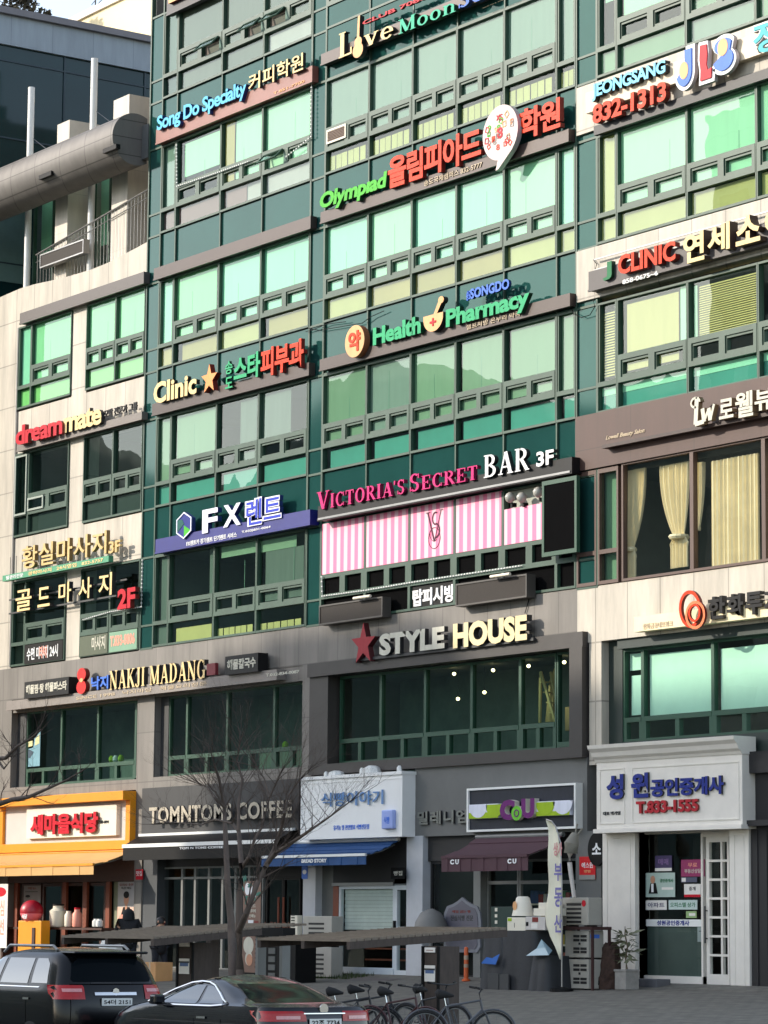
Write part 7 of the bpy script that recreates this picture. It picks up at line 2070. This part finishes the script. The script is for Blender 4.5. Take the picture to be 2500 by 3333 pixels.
for li, (path, rs) in enumerate(ends):
    for i in range(2 if li < 2 else 1, len(path) - 1):
        if li < 2 and i < 6: continue
        d0 = (path[i + 1] - path[i]).normalized()
        for j in range(4):
            base = path[i].lerp(path[i + 1], rnd.random())
            nd = (d0 * .7 + Vector((rnd.uniform(-.9, .9), rnd.uniform(-.9, .9), rnd.uniform(-.1, .7)))).normalized()
            twigs(cb, base, nd, rnd.uniform(.55, 1.0), max(.008, rs[i] * .3), 3, rnd)
    for j in range(3):
        d0 = (path[-1] - path[-2]).normalized()
        twigs(cb, path[-1], (d0 + Vector((rnd.uniform(-.5, .5), rnd.uniform(-.5, .5), rnd.uniform(-.2, .5)))).normalized(), rnd.uniform(.55, .95), .009, 3, rnd)
cb.build('crown', M_TWIG, tree)
# second tree, its trunk beyond the left edge
YT2 = -13.5
t2 = thing('bare_tree', 'leafless street tree reaching in from the left edge of the photo', 'tree', (at('z', -420, 3230, YT2).x, YT2, gz(YT2)))
YTR = YT2
rnd = random.Random(29)
tb = MB(); cb = MB()
root_ = [('z', -420, 3460), ('z', -415, 3100), ('z', -400, 2820), ('z', -380, 2600)]
l2 = [(root_, .17, .11), ([('z', -400, 2820), ('z', -250, 2700), ('z', -110, 2640), ('q', -60, 860), ('q', 120, 800), ('q', 300, 770), ('q', 480, 690), ('q', 700, 590), ('q', 880, 480)], .09, .012),
      ([('z', -380, 2600), ('z', -220, 2530), ('z', -90, 2490), ('q', -30, 380), ('q', 60, 370), ('q', 180, 250), ('q', 300, 180), ('q', 425, 75)], .08, .012),
      ([('z', -380, 2600), ('z', -360, 2400), ('z', -330, 2200)], .09, .05), ([('q', -30, 380), ('q', 40, 480), ('q', 90, 420)], .03, .01)]
for pts, r0, r1 in l2:
    path, rs = limb(pts, r0, r1, rnd, .12)
    tb.tube(path, rs, 8, 0, False)
    if pts is root_: continue
    for i in range(1, len(path) - 1):
        d0 = (path[i + 1] - path[i]).normalized()
        for j in range(3):
            nd = (d0 * .6 + Vector((rnd.uniform(-.8, .8), rnd.uniform(-.8, .8), rnd.uniform(-.3, .6)))).normalized()
            twigs(cb, path[i].lerp(path[i + 1], rnd.random()), nd, rnd.uniform(.5, .9), max(.009, rs[i] * .3), 2, rnd)
    twigs(cb, path[-1], d0, .6, .010, 1, rnd)
tb.build('trunk', M_BARK, t2, smooth=60)
cb.build('crown', M_TWIG, t2)
# dark conifer tops behind the dark office block
def far_tree(px, py, Y_, h, w, label):
    p = at('a', px, py, Y_)
    t = thing('far_tree', label, 'tree', (p.x, Y_, p.z - h), group='trees behind the dark office block')
    MB().tube([(p.x, Y_, p.z - h), (p.x, Y_, p.z)], [.25, .03], 8).build('trunk', M_BARK, t)
    b = MB(); rnd = random.Random(int(px) + 5)
    for k in range(1500):
        z_ = rnd.random() ** .7
        rr = w * (1 - z_ * .75) * math.sqrt(rnd.random()) * (.75 + .35 * math.sin(z_ * 17 + rnd.random()))
        a = rnd.uniform(0, 6.3)
        c_ = Vector((p.x + rr * math.cos(a), Y_ + rr * math.sin(a), p.z - h * .75 * (1 - z_)))
        s_ = rnd.uniform(.10, .24)
        u = Vector((rnd.uniform(-1, 1), rnd.uniform(-1, 1), rnd.uniform(-.6, .6))).normalized() * s_
        v_ = Vector((rnd.uniform(-1, 1), rnd.uniform(-1, 1), rnd.uniform(-.6, .6))).normalized() * s_ * .6
        b.add([c_ - u, c_ + v_, c_ + u, c_ - v_], [(0, 1, 2, 3)])
    b.build('crown', mat('conifer', (64, 62, 54), .9, var=.4, scale=.8), t)
far_tree(30, -120, 30, 13, 4.4, 'largest dark tree crown at the top left corner')
far_tree(150, -60, 31, 10, 3.2, 'shorter dark tree crown just right of the corner tree')
far_tree(288, 72, 30, 6, .7, 'thin pointed dark tree tip against the sky')

# ------------------------------------------------------------------ the two cars at the kerb
M_PAINT_N = mat('car_black', (7, 8, 10), .2, var=.05, coat=.12, spec=.3); M_PAINT_G = mat('car_graphite', (13, 15, 20), .15, var=.05, coat=.25, spec=.4)
M_CGL = mat('car_glass', (30, 40, 44), .03, var=.05, spec=1.0, coat=.6); M_CGLR = mat('dark_rear_glass', (12, 17, 21), .10, var=.05, spec=.03); M_TAIL = mat('tail_red', (158, 14, 16), .25, coat=.15, var=.15, scale=14); M_TAILC = mat('tail_clear', (196, 130, 130), .12, coat=.6, var=.2, scale=20)
M_TRIM = mat('car_trim', (24, 24, 26), .6); M_PLATE = mat('plate_white', (222, 224, 220), .5)
class Car:
    """rings of a rounded plan outline stacked by height: z, rear x, front x, half width, corner depth"""
    def __init__(s, rings, root):
        s.r = rings; s.root = root
    def p(s, z):
        R_ = s.r
        if z <= R_[0][0]: return R_[0]
        for a, b in zip(R_, R_[1:]):
            if a[0] <= z <= b[0]:
                t = (z - a[0]) / max(1e-6, b[0] - a[0])
                return tuple(u + (v - u) * t for u, v in zip(a, b))
        return R_[-1]
    def rear(s, y, z, off=0):
        _, xr, xf, w, c = s.p(z)
        u = min(1, abs(y) / w)
        return xr + c * (1 - (1 - u ** 3) ** (1 / 3)) - off
    def front(s, y, z, off=0):
        _, xr, xf, w, c = s.p(z)
        u = min(1, abs(y) / w)
        return xf - c * 1.6 * (1 - (1 - u ** 3) ** (1 / 3)) + off
    def body(s, m, name='body'):
        b = MB()
        us = [math.sin(math.pi / 2 * k / 10) for k in range(-10, 11)]
        rings = []
        for z, xr, xf, w, c in s.r:
            pts = [(s.rear(u * w, z), u * w) for u in us]
            x0, x1 = xr + c, xf - c * 1.6
            pts += [(x0 + (x1 - x0) * k / 8, w) for k in range(1, 8)]
            pts += [(s.front(u * w, z), u * w) for u in reversed(us)]
            pts += [(x1 + (x0 - x1) * k / 8, -w) for k in range(1, 8)]
            rings.append([(p[0], p[1], z) for p in pts])
        n = len(rings[0])
        for r in rings: b.v += [Vector(p) for p in r]
        for j in range(len(rings) - 1):
            for i in range(n):
                b.f.append((j * n + i, j * n + (i + 1) % n, (j + 1) * n + (i + 1) % n, (j + 1) * n + i)); b.m.append(0)
        k = (len(rings) - 1) * n
        cz = sum((Vector(p) for p in rings[-1]), Vector()) / n + Vector((0, 0, .03))
        b.v.append(cz)
        for i in range(n): b.f.append((k + i, k + (i + 1) % n, len(b.v) - 1)); b.m.append(0)
        return b.build(name, m, s.root, smooth=38, local=True)
    def side_patch(s, rows, m, name, side=1, off=.006, parent=None):
        """rows of (z, x0, x1) on the car's side"""
        b = MB(); n = 10
        full_ = []
        for (a, c_) in zip(rows, rows[1:]):
            for k in range(3): full_.append(tuple(u + (v - u) * k / 3 for u, v in zip(a, c_)))
        full_.append(rows[-1])
        for z, x0, x1 in full_:
            _, xr, xf, w, c = s.p(z)
            for k in range(n + 1):
                x = x0 + (x1 - x0) * k / n
                y = w
                if x < xr + c: y = w * max(0, 1 - (1 - max(0, (x - xr)) / c) ** 3) ** (1 / 3)
                fx = xf - c * 1.6
                if x > fx: y = w * max(0, 1 - min(1, (x - fx) / (c * 1.6)) ** 3) ** (1 / 3)
                b.v.append(Vector((x, side * (y + off), z)))
        for j in range(len(full_) - 1):
            for k in range(n):
                b.f.append((j * (n + 1) + k, j * (n + 1) + k + 1, (j + 1) * (n + 1) + k + 1, (j + 1) * (n + 1) + k)); b.m.append(0)
        return b.build(name, m, parent or s.root, smooth=60, local=True)
    def end_patch(s, rows, m, name, rear=True, off=.006, parent=None):
        """rows of (z, y0, y1) on the tail or nose"""
        b = MB(); n = 14
        full_ = []
        for (a, c_) in zip(rows, rows[1:]):
            for k in range(3): full_.append(tuple(u + (v - u) * k / 3 for u, v in zip(a, c_)))
        full_.append(rows[-1])
        for z, y0, y1 in full_:
            for k in range(n + 1):
                y = y0 + (y1 - y0) * k / n
                x = s.rear(y, z, off) if rear else s.front(y, z, off)
                b.v.append(Vector((x, y, z)))
        for j in range(len(full_) - 1):
            for k in range(n):
                b.f.append((j * (n + 1) + k, j * (n + 1) + k + 1, (j + 1) * (n + 1) + k + 1, (j + 1) * (n + 1) + k)); b.m.append(0)
        return b.build(name, m, parent or s.root, smooth=60, local=True)
    def wheels(s, xs, R_, w):
        for x in xs:
            for sd in (-1, 1):
                ww = s.p(R_ + .1)[3]
                b = MB()
                pts = [(x + (R_ + .09) * math.cos(math.radians(a)), R_ + (R_ + .09) * math.sin(math.radians(a))) for a in range(-10, 191, 10)]
                vs = [(p[0], sd * (ww + .004), p[1]) for p in pts]
                b.add(vs + [(x, sd * (ww + .004), R_ - .05)], [(i, i + 1, len(vs)) for i in range(len(vs) - 1)])
                b.build('wheel_arch', M_TRIM, s.root, local=True)
                t = MB().lathe([(R_ * .62, -w / 2), (R_ * .9, -w / 2), (R_, -w / 2 + .04), (R_, w / 2 - .04), (R_ * .9, w / 2), (R_ * .62, w / 2)], (x, sd * (ww - w / 2 + .03), R_), 28, 0, 'y').build('wheel', M_TYRE, s.root, local=True, smooth=40)
                r = MB().lathe([(.05, .0), (.07, .02), (R_ * .6, .03), (R_ * .64, .0)] if sd > 0 else [(.05, 0), (.07, -.02), (R_ * .6, -.03), (R_ * .64, 0)], (x, sd * (ww + .045), R_), 24, 0, 'y')
                for k in range(5):
                    a = k * 2 * math.pi / 5
                    r.tube([(x, sd * (ww + .05), R_), (x + R_ * .6 * math.cos(a), sd * (ww + .05), R_ + R_ * .6 * math.sin(a))], .03, 5)
                r.build('rim', M_CHROME, t, local=True)
def plate(car, z, body_, w=.52, h=.11, parent=None):
    x = car.rear(0, z, .02)
    o = MB().box(x - .012, x, -w / 2, w / 2, z - h / 2, z + h / 2).build('number_plate', M_PLATE, car.root, local=True)
    vs, fs = glyphs(body_, .02)
    ax, bx = min(v.x for v in vs), max(v.x for v in vs); az, bz = min(v.y for v in vs), max(v.y for v in vs)
    me = bpy.data.meshes.new('plate_lettering')
    me.from_pydata([(x - .013 + (v.z - .5) * .002, w * .44 - (v.x - ax) / (bx - ax) * w * .88, z - h * .34 + (v.y - az) / (bz - az) * h * .68) for v in vs], [], fs)
    me.materials.append(M_BLACK)
    q = bpy.data.objects.new('plate_lettering', me); COL.objects.link(q); q.parent = o
    return o
# --- black sport utility car
suv = thing('parked_car', 'black sport utility car with chrome tailgate strip at the left, seen from behind', 'car', (34.5, -20.4, RZ), math.pi, 'cars waiting at the kerb')
rows = [(.24, .10, 4.62, .86, .30), (.32, .02, 4.68, .90, .34), (.46, -.02, 4.72, .93, .36), (.70, -.03, 4.74, .945, .36), (.95, -.02, 4.72, .95, .36), (1.06, .0, 4.5, .945, .38), (1.13, .02, 4.30, .935, .40), (1.19, .04, 3.52, .92, .40),
        (1.24, .06, 3.42, .90, .40), (1.38, .12, 3.12, .86, .40), (1.54, .20, 2.78, .80, .40), (1.66, .28, 2.52, .75, .42), (1.72, .36, 2.35, .70, .44), (1.76, .50, 2.10, .61, .46), (1.78, .70, 1.9, .50, .46)]
c = Car(rows, suv)
c.body(M_PAINT_N)
c.end_patch([(1.30, -.66, .66), (1.34, -.69, .69), (1.56, -.62, .62), (1.64, -.50, .50)], M_CGLR, 'rear_window')
for sd in (1, -1):
    c.side_patch([(1.27, .52, 1.02), (1.56, .62, 1.05), (1.64, .74, 1.05)], M_CGL, 'side_window', sd)
    c.side_patch([(1.26, 1.14, 2.02), (1.64, 1.14, 1.94)], M_CGL, 'side_window', sd)
    c.side_patch([(1.26, 2.10, 3.02), (1.40, 2.08, 2.80), (1.64, 2.04, 2.42)], M_CGL, 'side_window', sd)
    c.side_patch([(1.205, .75, 3.3), (1.22, .72, 3.3)], M_CHROME, 'waist_strip', sd, .008)
    # tail lamp wraps round the corner
    ya, yb = (.52, .94) if sd > 0 else (-.94, -.52)
    t = c.end_patch([(1.04, ya, yb), (1.08, ya, yb), (1.22, ya, yb), (1.25, ya * 1.04, yb)], M_TAIL, 'tail_light', True, .012)
    ya2, yb2 = (.56, .84) if sd > 0 else (-.84, -.56)
    c.end_patch([(1.15, ya2, yb2), (1.20, ya2, yb2)], M_TAILC, 'clear_lens', True, .02, t)
    MB().tube([(.72, .62 * sd, 1.76), (.85, .62 * sd, 1.825), (2.2, .64 * sd, 1.825), (2.35, .66 * sd, 1.72)], .022, 8).build('roof_rail', M_STEEL, suv, local=True)
    MB().box(2.75, 2.95, .91 * sd, 1.1 * sd, 1.2, 1.38).build('wing_mirror', M_PAINT_N, suv, local=True, bevel=.03)
    c.side_patch([(1.02, .98, 1.16), (1.05, .98, 1.16)], M_CHROME, 'door_handle', sd, .02)
    c.end_patch([(.75, 1e-3 + .55 * sd, .88 * sd), (.88, 1e-3 + .6 * sd, .86 * sd)], M_TAILC, 'headlight', False, .01)
MB().box(.15, .62, -.64, .64, 1.71, 1.75).build('roof_spoiler', M_PAINT_N, suv, local=True, bevel=.02)
c.end_patch([(1.10, -.36, .36), (1.145, -.36, .36)], M_CHROME, 'chrome_strip', True, .02)
x_ = c.rear(0, 1.15, .02)
t = MB().lathe([(.055, -.006), (.055, .006)], (x_, 0, 1.15), 18, 0, 'x').build('badge', M_CHROME, suv, local=True)
plate(c, 1.0, '54더 2151')
c.end_patch([(.30, -.86, .86), (.48, -.90, .90)], M_TRIM, 'bumper', True, .015)
c.end_patch([(.36, .62, .82), (.42, .62, .82)], M_TAIL, 'reflector', True, .02)
c.end_patch([(1.27, -.30, .40), (1.29, -.28, .38)], M_TRIM, 'wiper', True, .012)
c.end_patch([(1.24, -.70, .70), (1.6, -.6, .6)], M_CGL, 'windscreen', False, .006)
M_SEAM = mat('panel_gap', (4, 4, 5), .9, spec=.05)
for sd in (1, -1):
    for x_ in (1.09, 2.06): c.side_patch([(.5, x_ - .006, x_ + .006), (1.24, x_ - .006, x_ + .006)], M_SEAM, 'door_gap', sd, .004)
    c.end_patch([(.66, .755 * sd - .005, .755 * sd + .005), (1.04, .74 * sd - .005, .74 * sd + .005)], M_SEAM, 'tailgate_gap', True, .006)
c.end_patch([(.655, -.755, .755), (.668, -.755, .755)], M_SEAM, 'tailgate_gap', True, .006)
c.end_patch([(1.255, -.72, .72), (1.266, -.72, .72)], M_SEAM, 'tailgate_gap', True, .006)
c.wheels((.95, 3.72), .36, .24)
# --- dark saloon
sed = thing('parked_car', 'dark grey saloon car with a chrome window line and wide red tail lights', 'car', (39.65, -20.05, RZ), math.pi, 'cars waiting at the kerb')
sed.scale = (.94, 1, 1)
rows = [(.22, .10, 4.78, .84, .34), (.30, .03, 4.82, .89, .40), (.50, .0, 4.86, .925, .42), (.75, .0, 4.86, .935, .44), (.88, .02, 4.72, .93, .46), (.98, .03, 4.45, .92, .48), (1.05, .08, 3.95, .90, .50), (1.075, .50, 3.62, .86, .42),
        (1.10, .72, 3.50, .835, .36), (1.17, .96, 3.28, .79, .34), (1.27, 1.24, 2.98, .72, .34), (1.36, 1.56, 2.66, .65, .34), (1.415, 1.85, 2.42, .56, .28), (1.44, 2.0, 2.25, .40, .12)]
c = Car(rows, sed)
c.body(M_PAINT_G)
c.end_patch([(1.105, -.66, .66), (1.16, -.66, .66), (1.345, -.52, .52)], M_CGLR, 'rear_window', True, .008)
c.end_patch([(1.11, -.66, .66), (1.34, -.5, .5)], M_CGL, 'windscreen', False, .008)
for sd in (1, -1):
    c.side_patch([(1.07, 1.34, 2.02), (1.14, 1.46, 2.02), (1.24, 1.68, 2.04), (1.31, 1.92, 2.06)], M_CGL, 'side_window', sd, .008)
    c.side_patch([(1.06, 2.10, 3.30), (1.13, 2.10, 3.12), (1.23, 2.11, 2.86), (1.32, 2.12, 2.52)], M_CGL, 'side_window', sd, .008)
    ln = []
    for (x, z) in ((3.46, 1.06), (3.2, 1.14), (2.9, 1.245), (2.55, 1.34), (2.3, 1.365), (2.05, 1.355), (1.85, 1.315), (1.6, 1.22), (1.40, 1.13), (1.24, 1.085), (1.30, 1.055), (1.6, 1.035), (2.6, 1.03), (3.2, 1.04)):
        w_ = c.p(z)[3]
        ln.append((x, sd * (w_ + .012), z))
    MB().tube(ln, .02, 6).build('chrome_window_line', M_CHROME, sed, local=True)
    MB().box(2.95, 3.12, .90 * sd, 1.08 * sd, 1.03, 1.17).build('wing_mirror', M_PAINT_G, sed, local=True, bevel=.03)
    ya, yb = (.30, .925) if sd > 0 else (-.925, -.30)
    t = c.end_patch([(.86, ya, yb), (.90, ya, yb), (.98, ya * 1.05, yb), (1.0, ya * 1.2, yb)], M_TAIL, 'tail_light', True, .014)
    ya2, yb2 = (.4, .74) if sd > 0 else (-.74, -.4)
    c.end_patch([(.89, ya2, yb2), (.935, ya2, yb2)], M_TAILC, 'clear_lens', True, .022, t)
    c.side_patch([(.86, 1.72, 1.96), (.89, 1.72, 1.96)], M_CHROME, 'door_handle', sd, .02)
    c.end_patch([(.74, .55 * sd, .86 * sd), (.86, .6 * sd, .84 * sd)], M_TAILC, 'headlight', False, .01)
    c.side_patch([(.80, .9, 3.9), (.815, .9, 3.9)], M_TRIM, 'body_crease', sd, .003)
c.end_patch([(.96, -.34, .34), (.975, -.34, .34)], M_CHROME, 'chrome_strip', True, .02)
x_ = c.rear(0, 1.02, .02)
MB().lathe([(.07, -.006), (.07, .006)], (x_, 0, 1.03), 18, 0, 'x').build('badge', M_CHROME, sed, local=True)
plate(c, .84, '22조 7734')
for sd in (1, -1):
    for x_ in (1.30, 2.06): c.side_patch([(.4, x_ - .005, x_ + .005), (1.03, x_ - .005, x_ + .005)], M_SEAM, 'door_gap', sd, .004)
c.end_patch([(.70, -.78, .78), (.712, -.78, .78)], M_SEAM, 'boot_gap', True, .006)
c.wheels((1.05, 3.92), .33, .22)

# ------------------------------------------------------------------ small facade details
A_, B_ = at('b', 487, 872, -.07), at('b', 603, 775, -.07)
t = thing('vent_grille', 'small framed beige vent grille at the left of the middle column', 'vent', ((A_.x + B_.x) / 2, -.07, A_.z))
z0, z1 = A_.z + .02, A_.z + .40
MB().box(A_.x, A_.x + .05, -.09, -.04, z0, z1).box(B_.x - .05, B_.x, -.09, -.04, z0, z1).box(A_.x + .05, B_.x - .05, -.09, -.04, z0, z0 + .05).box(A_.x + .05, B_.x - .05, -.09, -.04, z1 - .05, z1).build('frame', M_OFFW, t)
b = MB()
for k in range(7): b.box(A_.x + .05, B_.x - .05, -.08, -.045, z0 + .06 + k * .04, z0 + .08 + k * .04)
b.build('louvres', mat('grille_tan', (120, 98, 84), .6), t)
def cable(label, pts, y=-.09, r_=.011, sag=.0):
    ws = [at(c_, x_, y_, y) for c_, x_, y_ in pts]
    return tag(MB().tube(ws, r_, 5).build('cable', M_BLACK), label, 'cable', 'loose black cables on the facade')
cable('thin black cable sagging under the pale green panes above the pharmacy disc', [('e', 375, 680), ('e', 440, 692), ('e', 560, 672), ('e', 700, 648), ('e', 750, 610), ('e', 830, 575)])
cable('black cable looping down from the right end of the pharmacy bar', [('f', 470, 540), ('f', 490, 590), ('f', 540, 615), ('f', 590, 600), ('f', 620, 550), ('f', 610, 510)])
cable('wavy black cable on the pale band beside the dark green letter', [('f', 612, 268), ('f', 632, 295), ('f', 620, 330), ('f', 606, 370), ('f', 612, 410)], -.12)
cable('black cable drooping across the glass right of the orange clinic letters', [('e', 360, 700), ('e', 400, 690), ('e', 480, 655), ('e', 600, 640)])
cable('thin black cable falling from the display board to the stone band', [('i', 228, 1000), ('i', 218, 1040), ('i', 200, 1100)], -.05)
# lamps and things seen through the second-floor windows
M_LAMP = bpy.data.materials.new('warm_lamp'); M_LAMP.use_nodes = True
M_LAMP.node_tree.nodes['Principled BSDF'].inputs['Emission Color'].default_value = (1, .72, .38, 1); M_LAMP.node_tree.nodes['Principled BSDF'].inputs['Emission Strength'].default_value = 5
for c_, x_, y_, lab in (('k', 1092, 305, 'leftmost warm lamp in the dark portal windows'), ('k', 1250, 172, 'small high warm lamp near the middle of the portal windows'), ('k', 1273, 322, 'low warm lamp in the middle of the portal windows'),
                        ('k', 1432, 283, 'warm lamp right of the middle in the portal windows'), ('k', 1484, 150, 'high warm lamp in the upper right of the portal windows'), ('l', 222, 125, 'warm lamp just left of the leaning ladder'), ('l', 436, 102, 'round warm lamp above the narrow window at the right of the portal')):
    p = at(c_, x_, y_, 1.1)
    t = thing('pendant_lamp', lab, 'lamp', p, group='warm lamps in the portal windows')
    MB().lathe([(.02, -.04), (.045, -.015), (.045, .02), (.015, .04)], p, 10).build('shade', M_LAMP, t)
    MB().tube([p + Vector((0, 0, .04)), Vector((p.x, p.y, 7.98))], .008, 4).build('cord', M_BLACK, t)
p0, p1, p2 = at('l', 290, 465, .7), at('l', 295, 160, .7), at('l', 385, 465, .7)
t = thing('step_ladder', 'pale wooden step ladder leaning inside the right portal window', 'ladder', p0)
M_LAD = mat('ladder_wood', (224, 186, 120), .6)
MB().tube([p0, p1], .04, 6).tube([p1, p2], .04, 6).tube([p1 + Vector((.12, .2, 0)), p2 + Vector((-.12, .2, 0))], .03, 6).build('rail', M_LAD, t)
b = MB()
for k in range(1, 5):
    q0 = p1.lerp(p2, k / 5); b.box(q0.x - .12, q0.x + .02, .68, .92, q0.z - .015, q0.z + .015)
b.build('rung', M_LAD, t)
A_, B_ = at('l', 440, 515, .75), at('l', 515, 365, .75)
tag(MB().box(A_.x, B_.x, .75, 1.1, A_.z, B_.z).build('cardboard_box', MATS['cardboard'], bevel=.01), 'tan cardboard box in the narrow window at the right of the portal', 'box')
A_, B_ = at('l', 322, 462, .9), at('l', 375, 140, .9)
tag(MB().prism([(A_.x, A_.z), (B_.x - .05, A_.z), (B_.x, B_.z), (A_.x + .15, B_.z - .3)], .9, .96).build('leaning_board', mat('board_tan', (206, 164, 100), .7)), 'tan board leaning behind the step ladder', 'board')
for c_, x_, y_, m_, lab in (('q', 1150, 385, L_LIME, 'left small yellow pot on the sill above the yellow frame'), ('q', 1190, 385, L_WHITE, 'small white cup on the sill above the yellow frame'), ('q', 1245, 372, L_LIME, 'right small yellow pot on the sill above the yellow frame'), ('k', 238, 598, L_LIME, 'small yellow pot on the sill above the coffee shop')):
    p = at(c_, x_, y_, .40)
    tag(MB().lathe([(.05, 0), (.09, .06), (.085, .14), (.04, .2)], (p.x, .40, 6.27), 10).build('sill_pot', m_), lab, 'pot', 'small pots on the second-floor sills')
A_, B_ = at('q', 255, 465, .26), at('q', 418, 95, .26)
t = thing('window_sticker', 'blue and cream picture sticker in the leftmost second-floor window', 'sticker', A_)
w_, h_ = B_.x - A_.x, B_.z - A_.z
P_ = lambda u, v: (A_.x + u * w_, A_.z + v * h_)
emblem(t, [[P_(.2, 0), P_(1, 0), P_(1, 1), P_(.6, .8), P_(.55, .55), P_(.0, .5), P_(.1, .2)]], .255, .004, mat('sticker_blue', (110, 156, 170), .6), name='print')
emblem(t, [[P_(-.1, .55), P_(.5, .6), P_(.5, .75), P_(-.1, .7)], [P_(.65, .6), P_(.95, .65), P_(.95, .92), P_(.7, .8)]], .25, .004, mat('sticker_cream', (214, 206, 150), .6), name='print')
emblem(t, [[P_(0, .28), P_(.35, .25), P_(.6, .42), P_(.3, .5), P_(.02, .45)]], .246, .003, mat('sticker_navy', (40, 66, 84), .6), name='print')
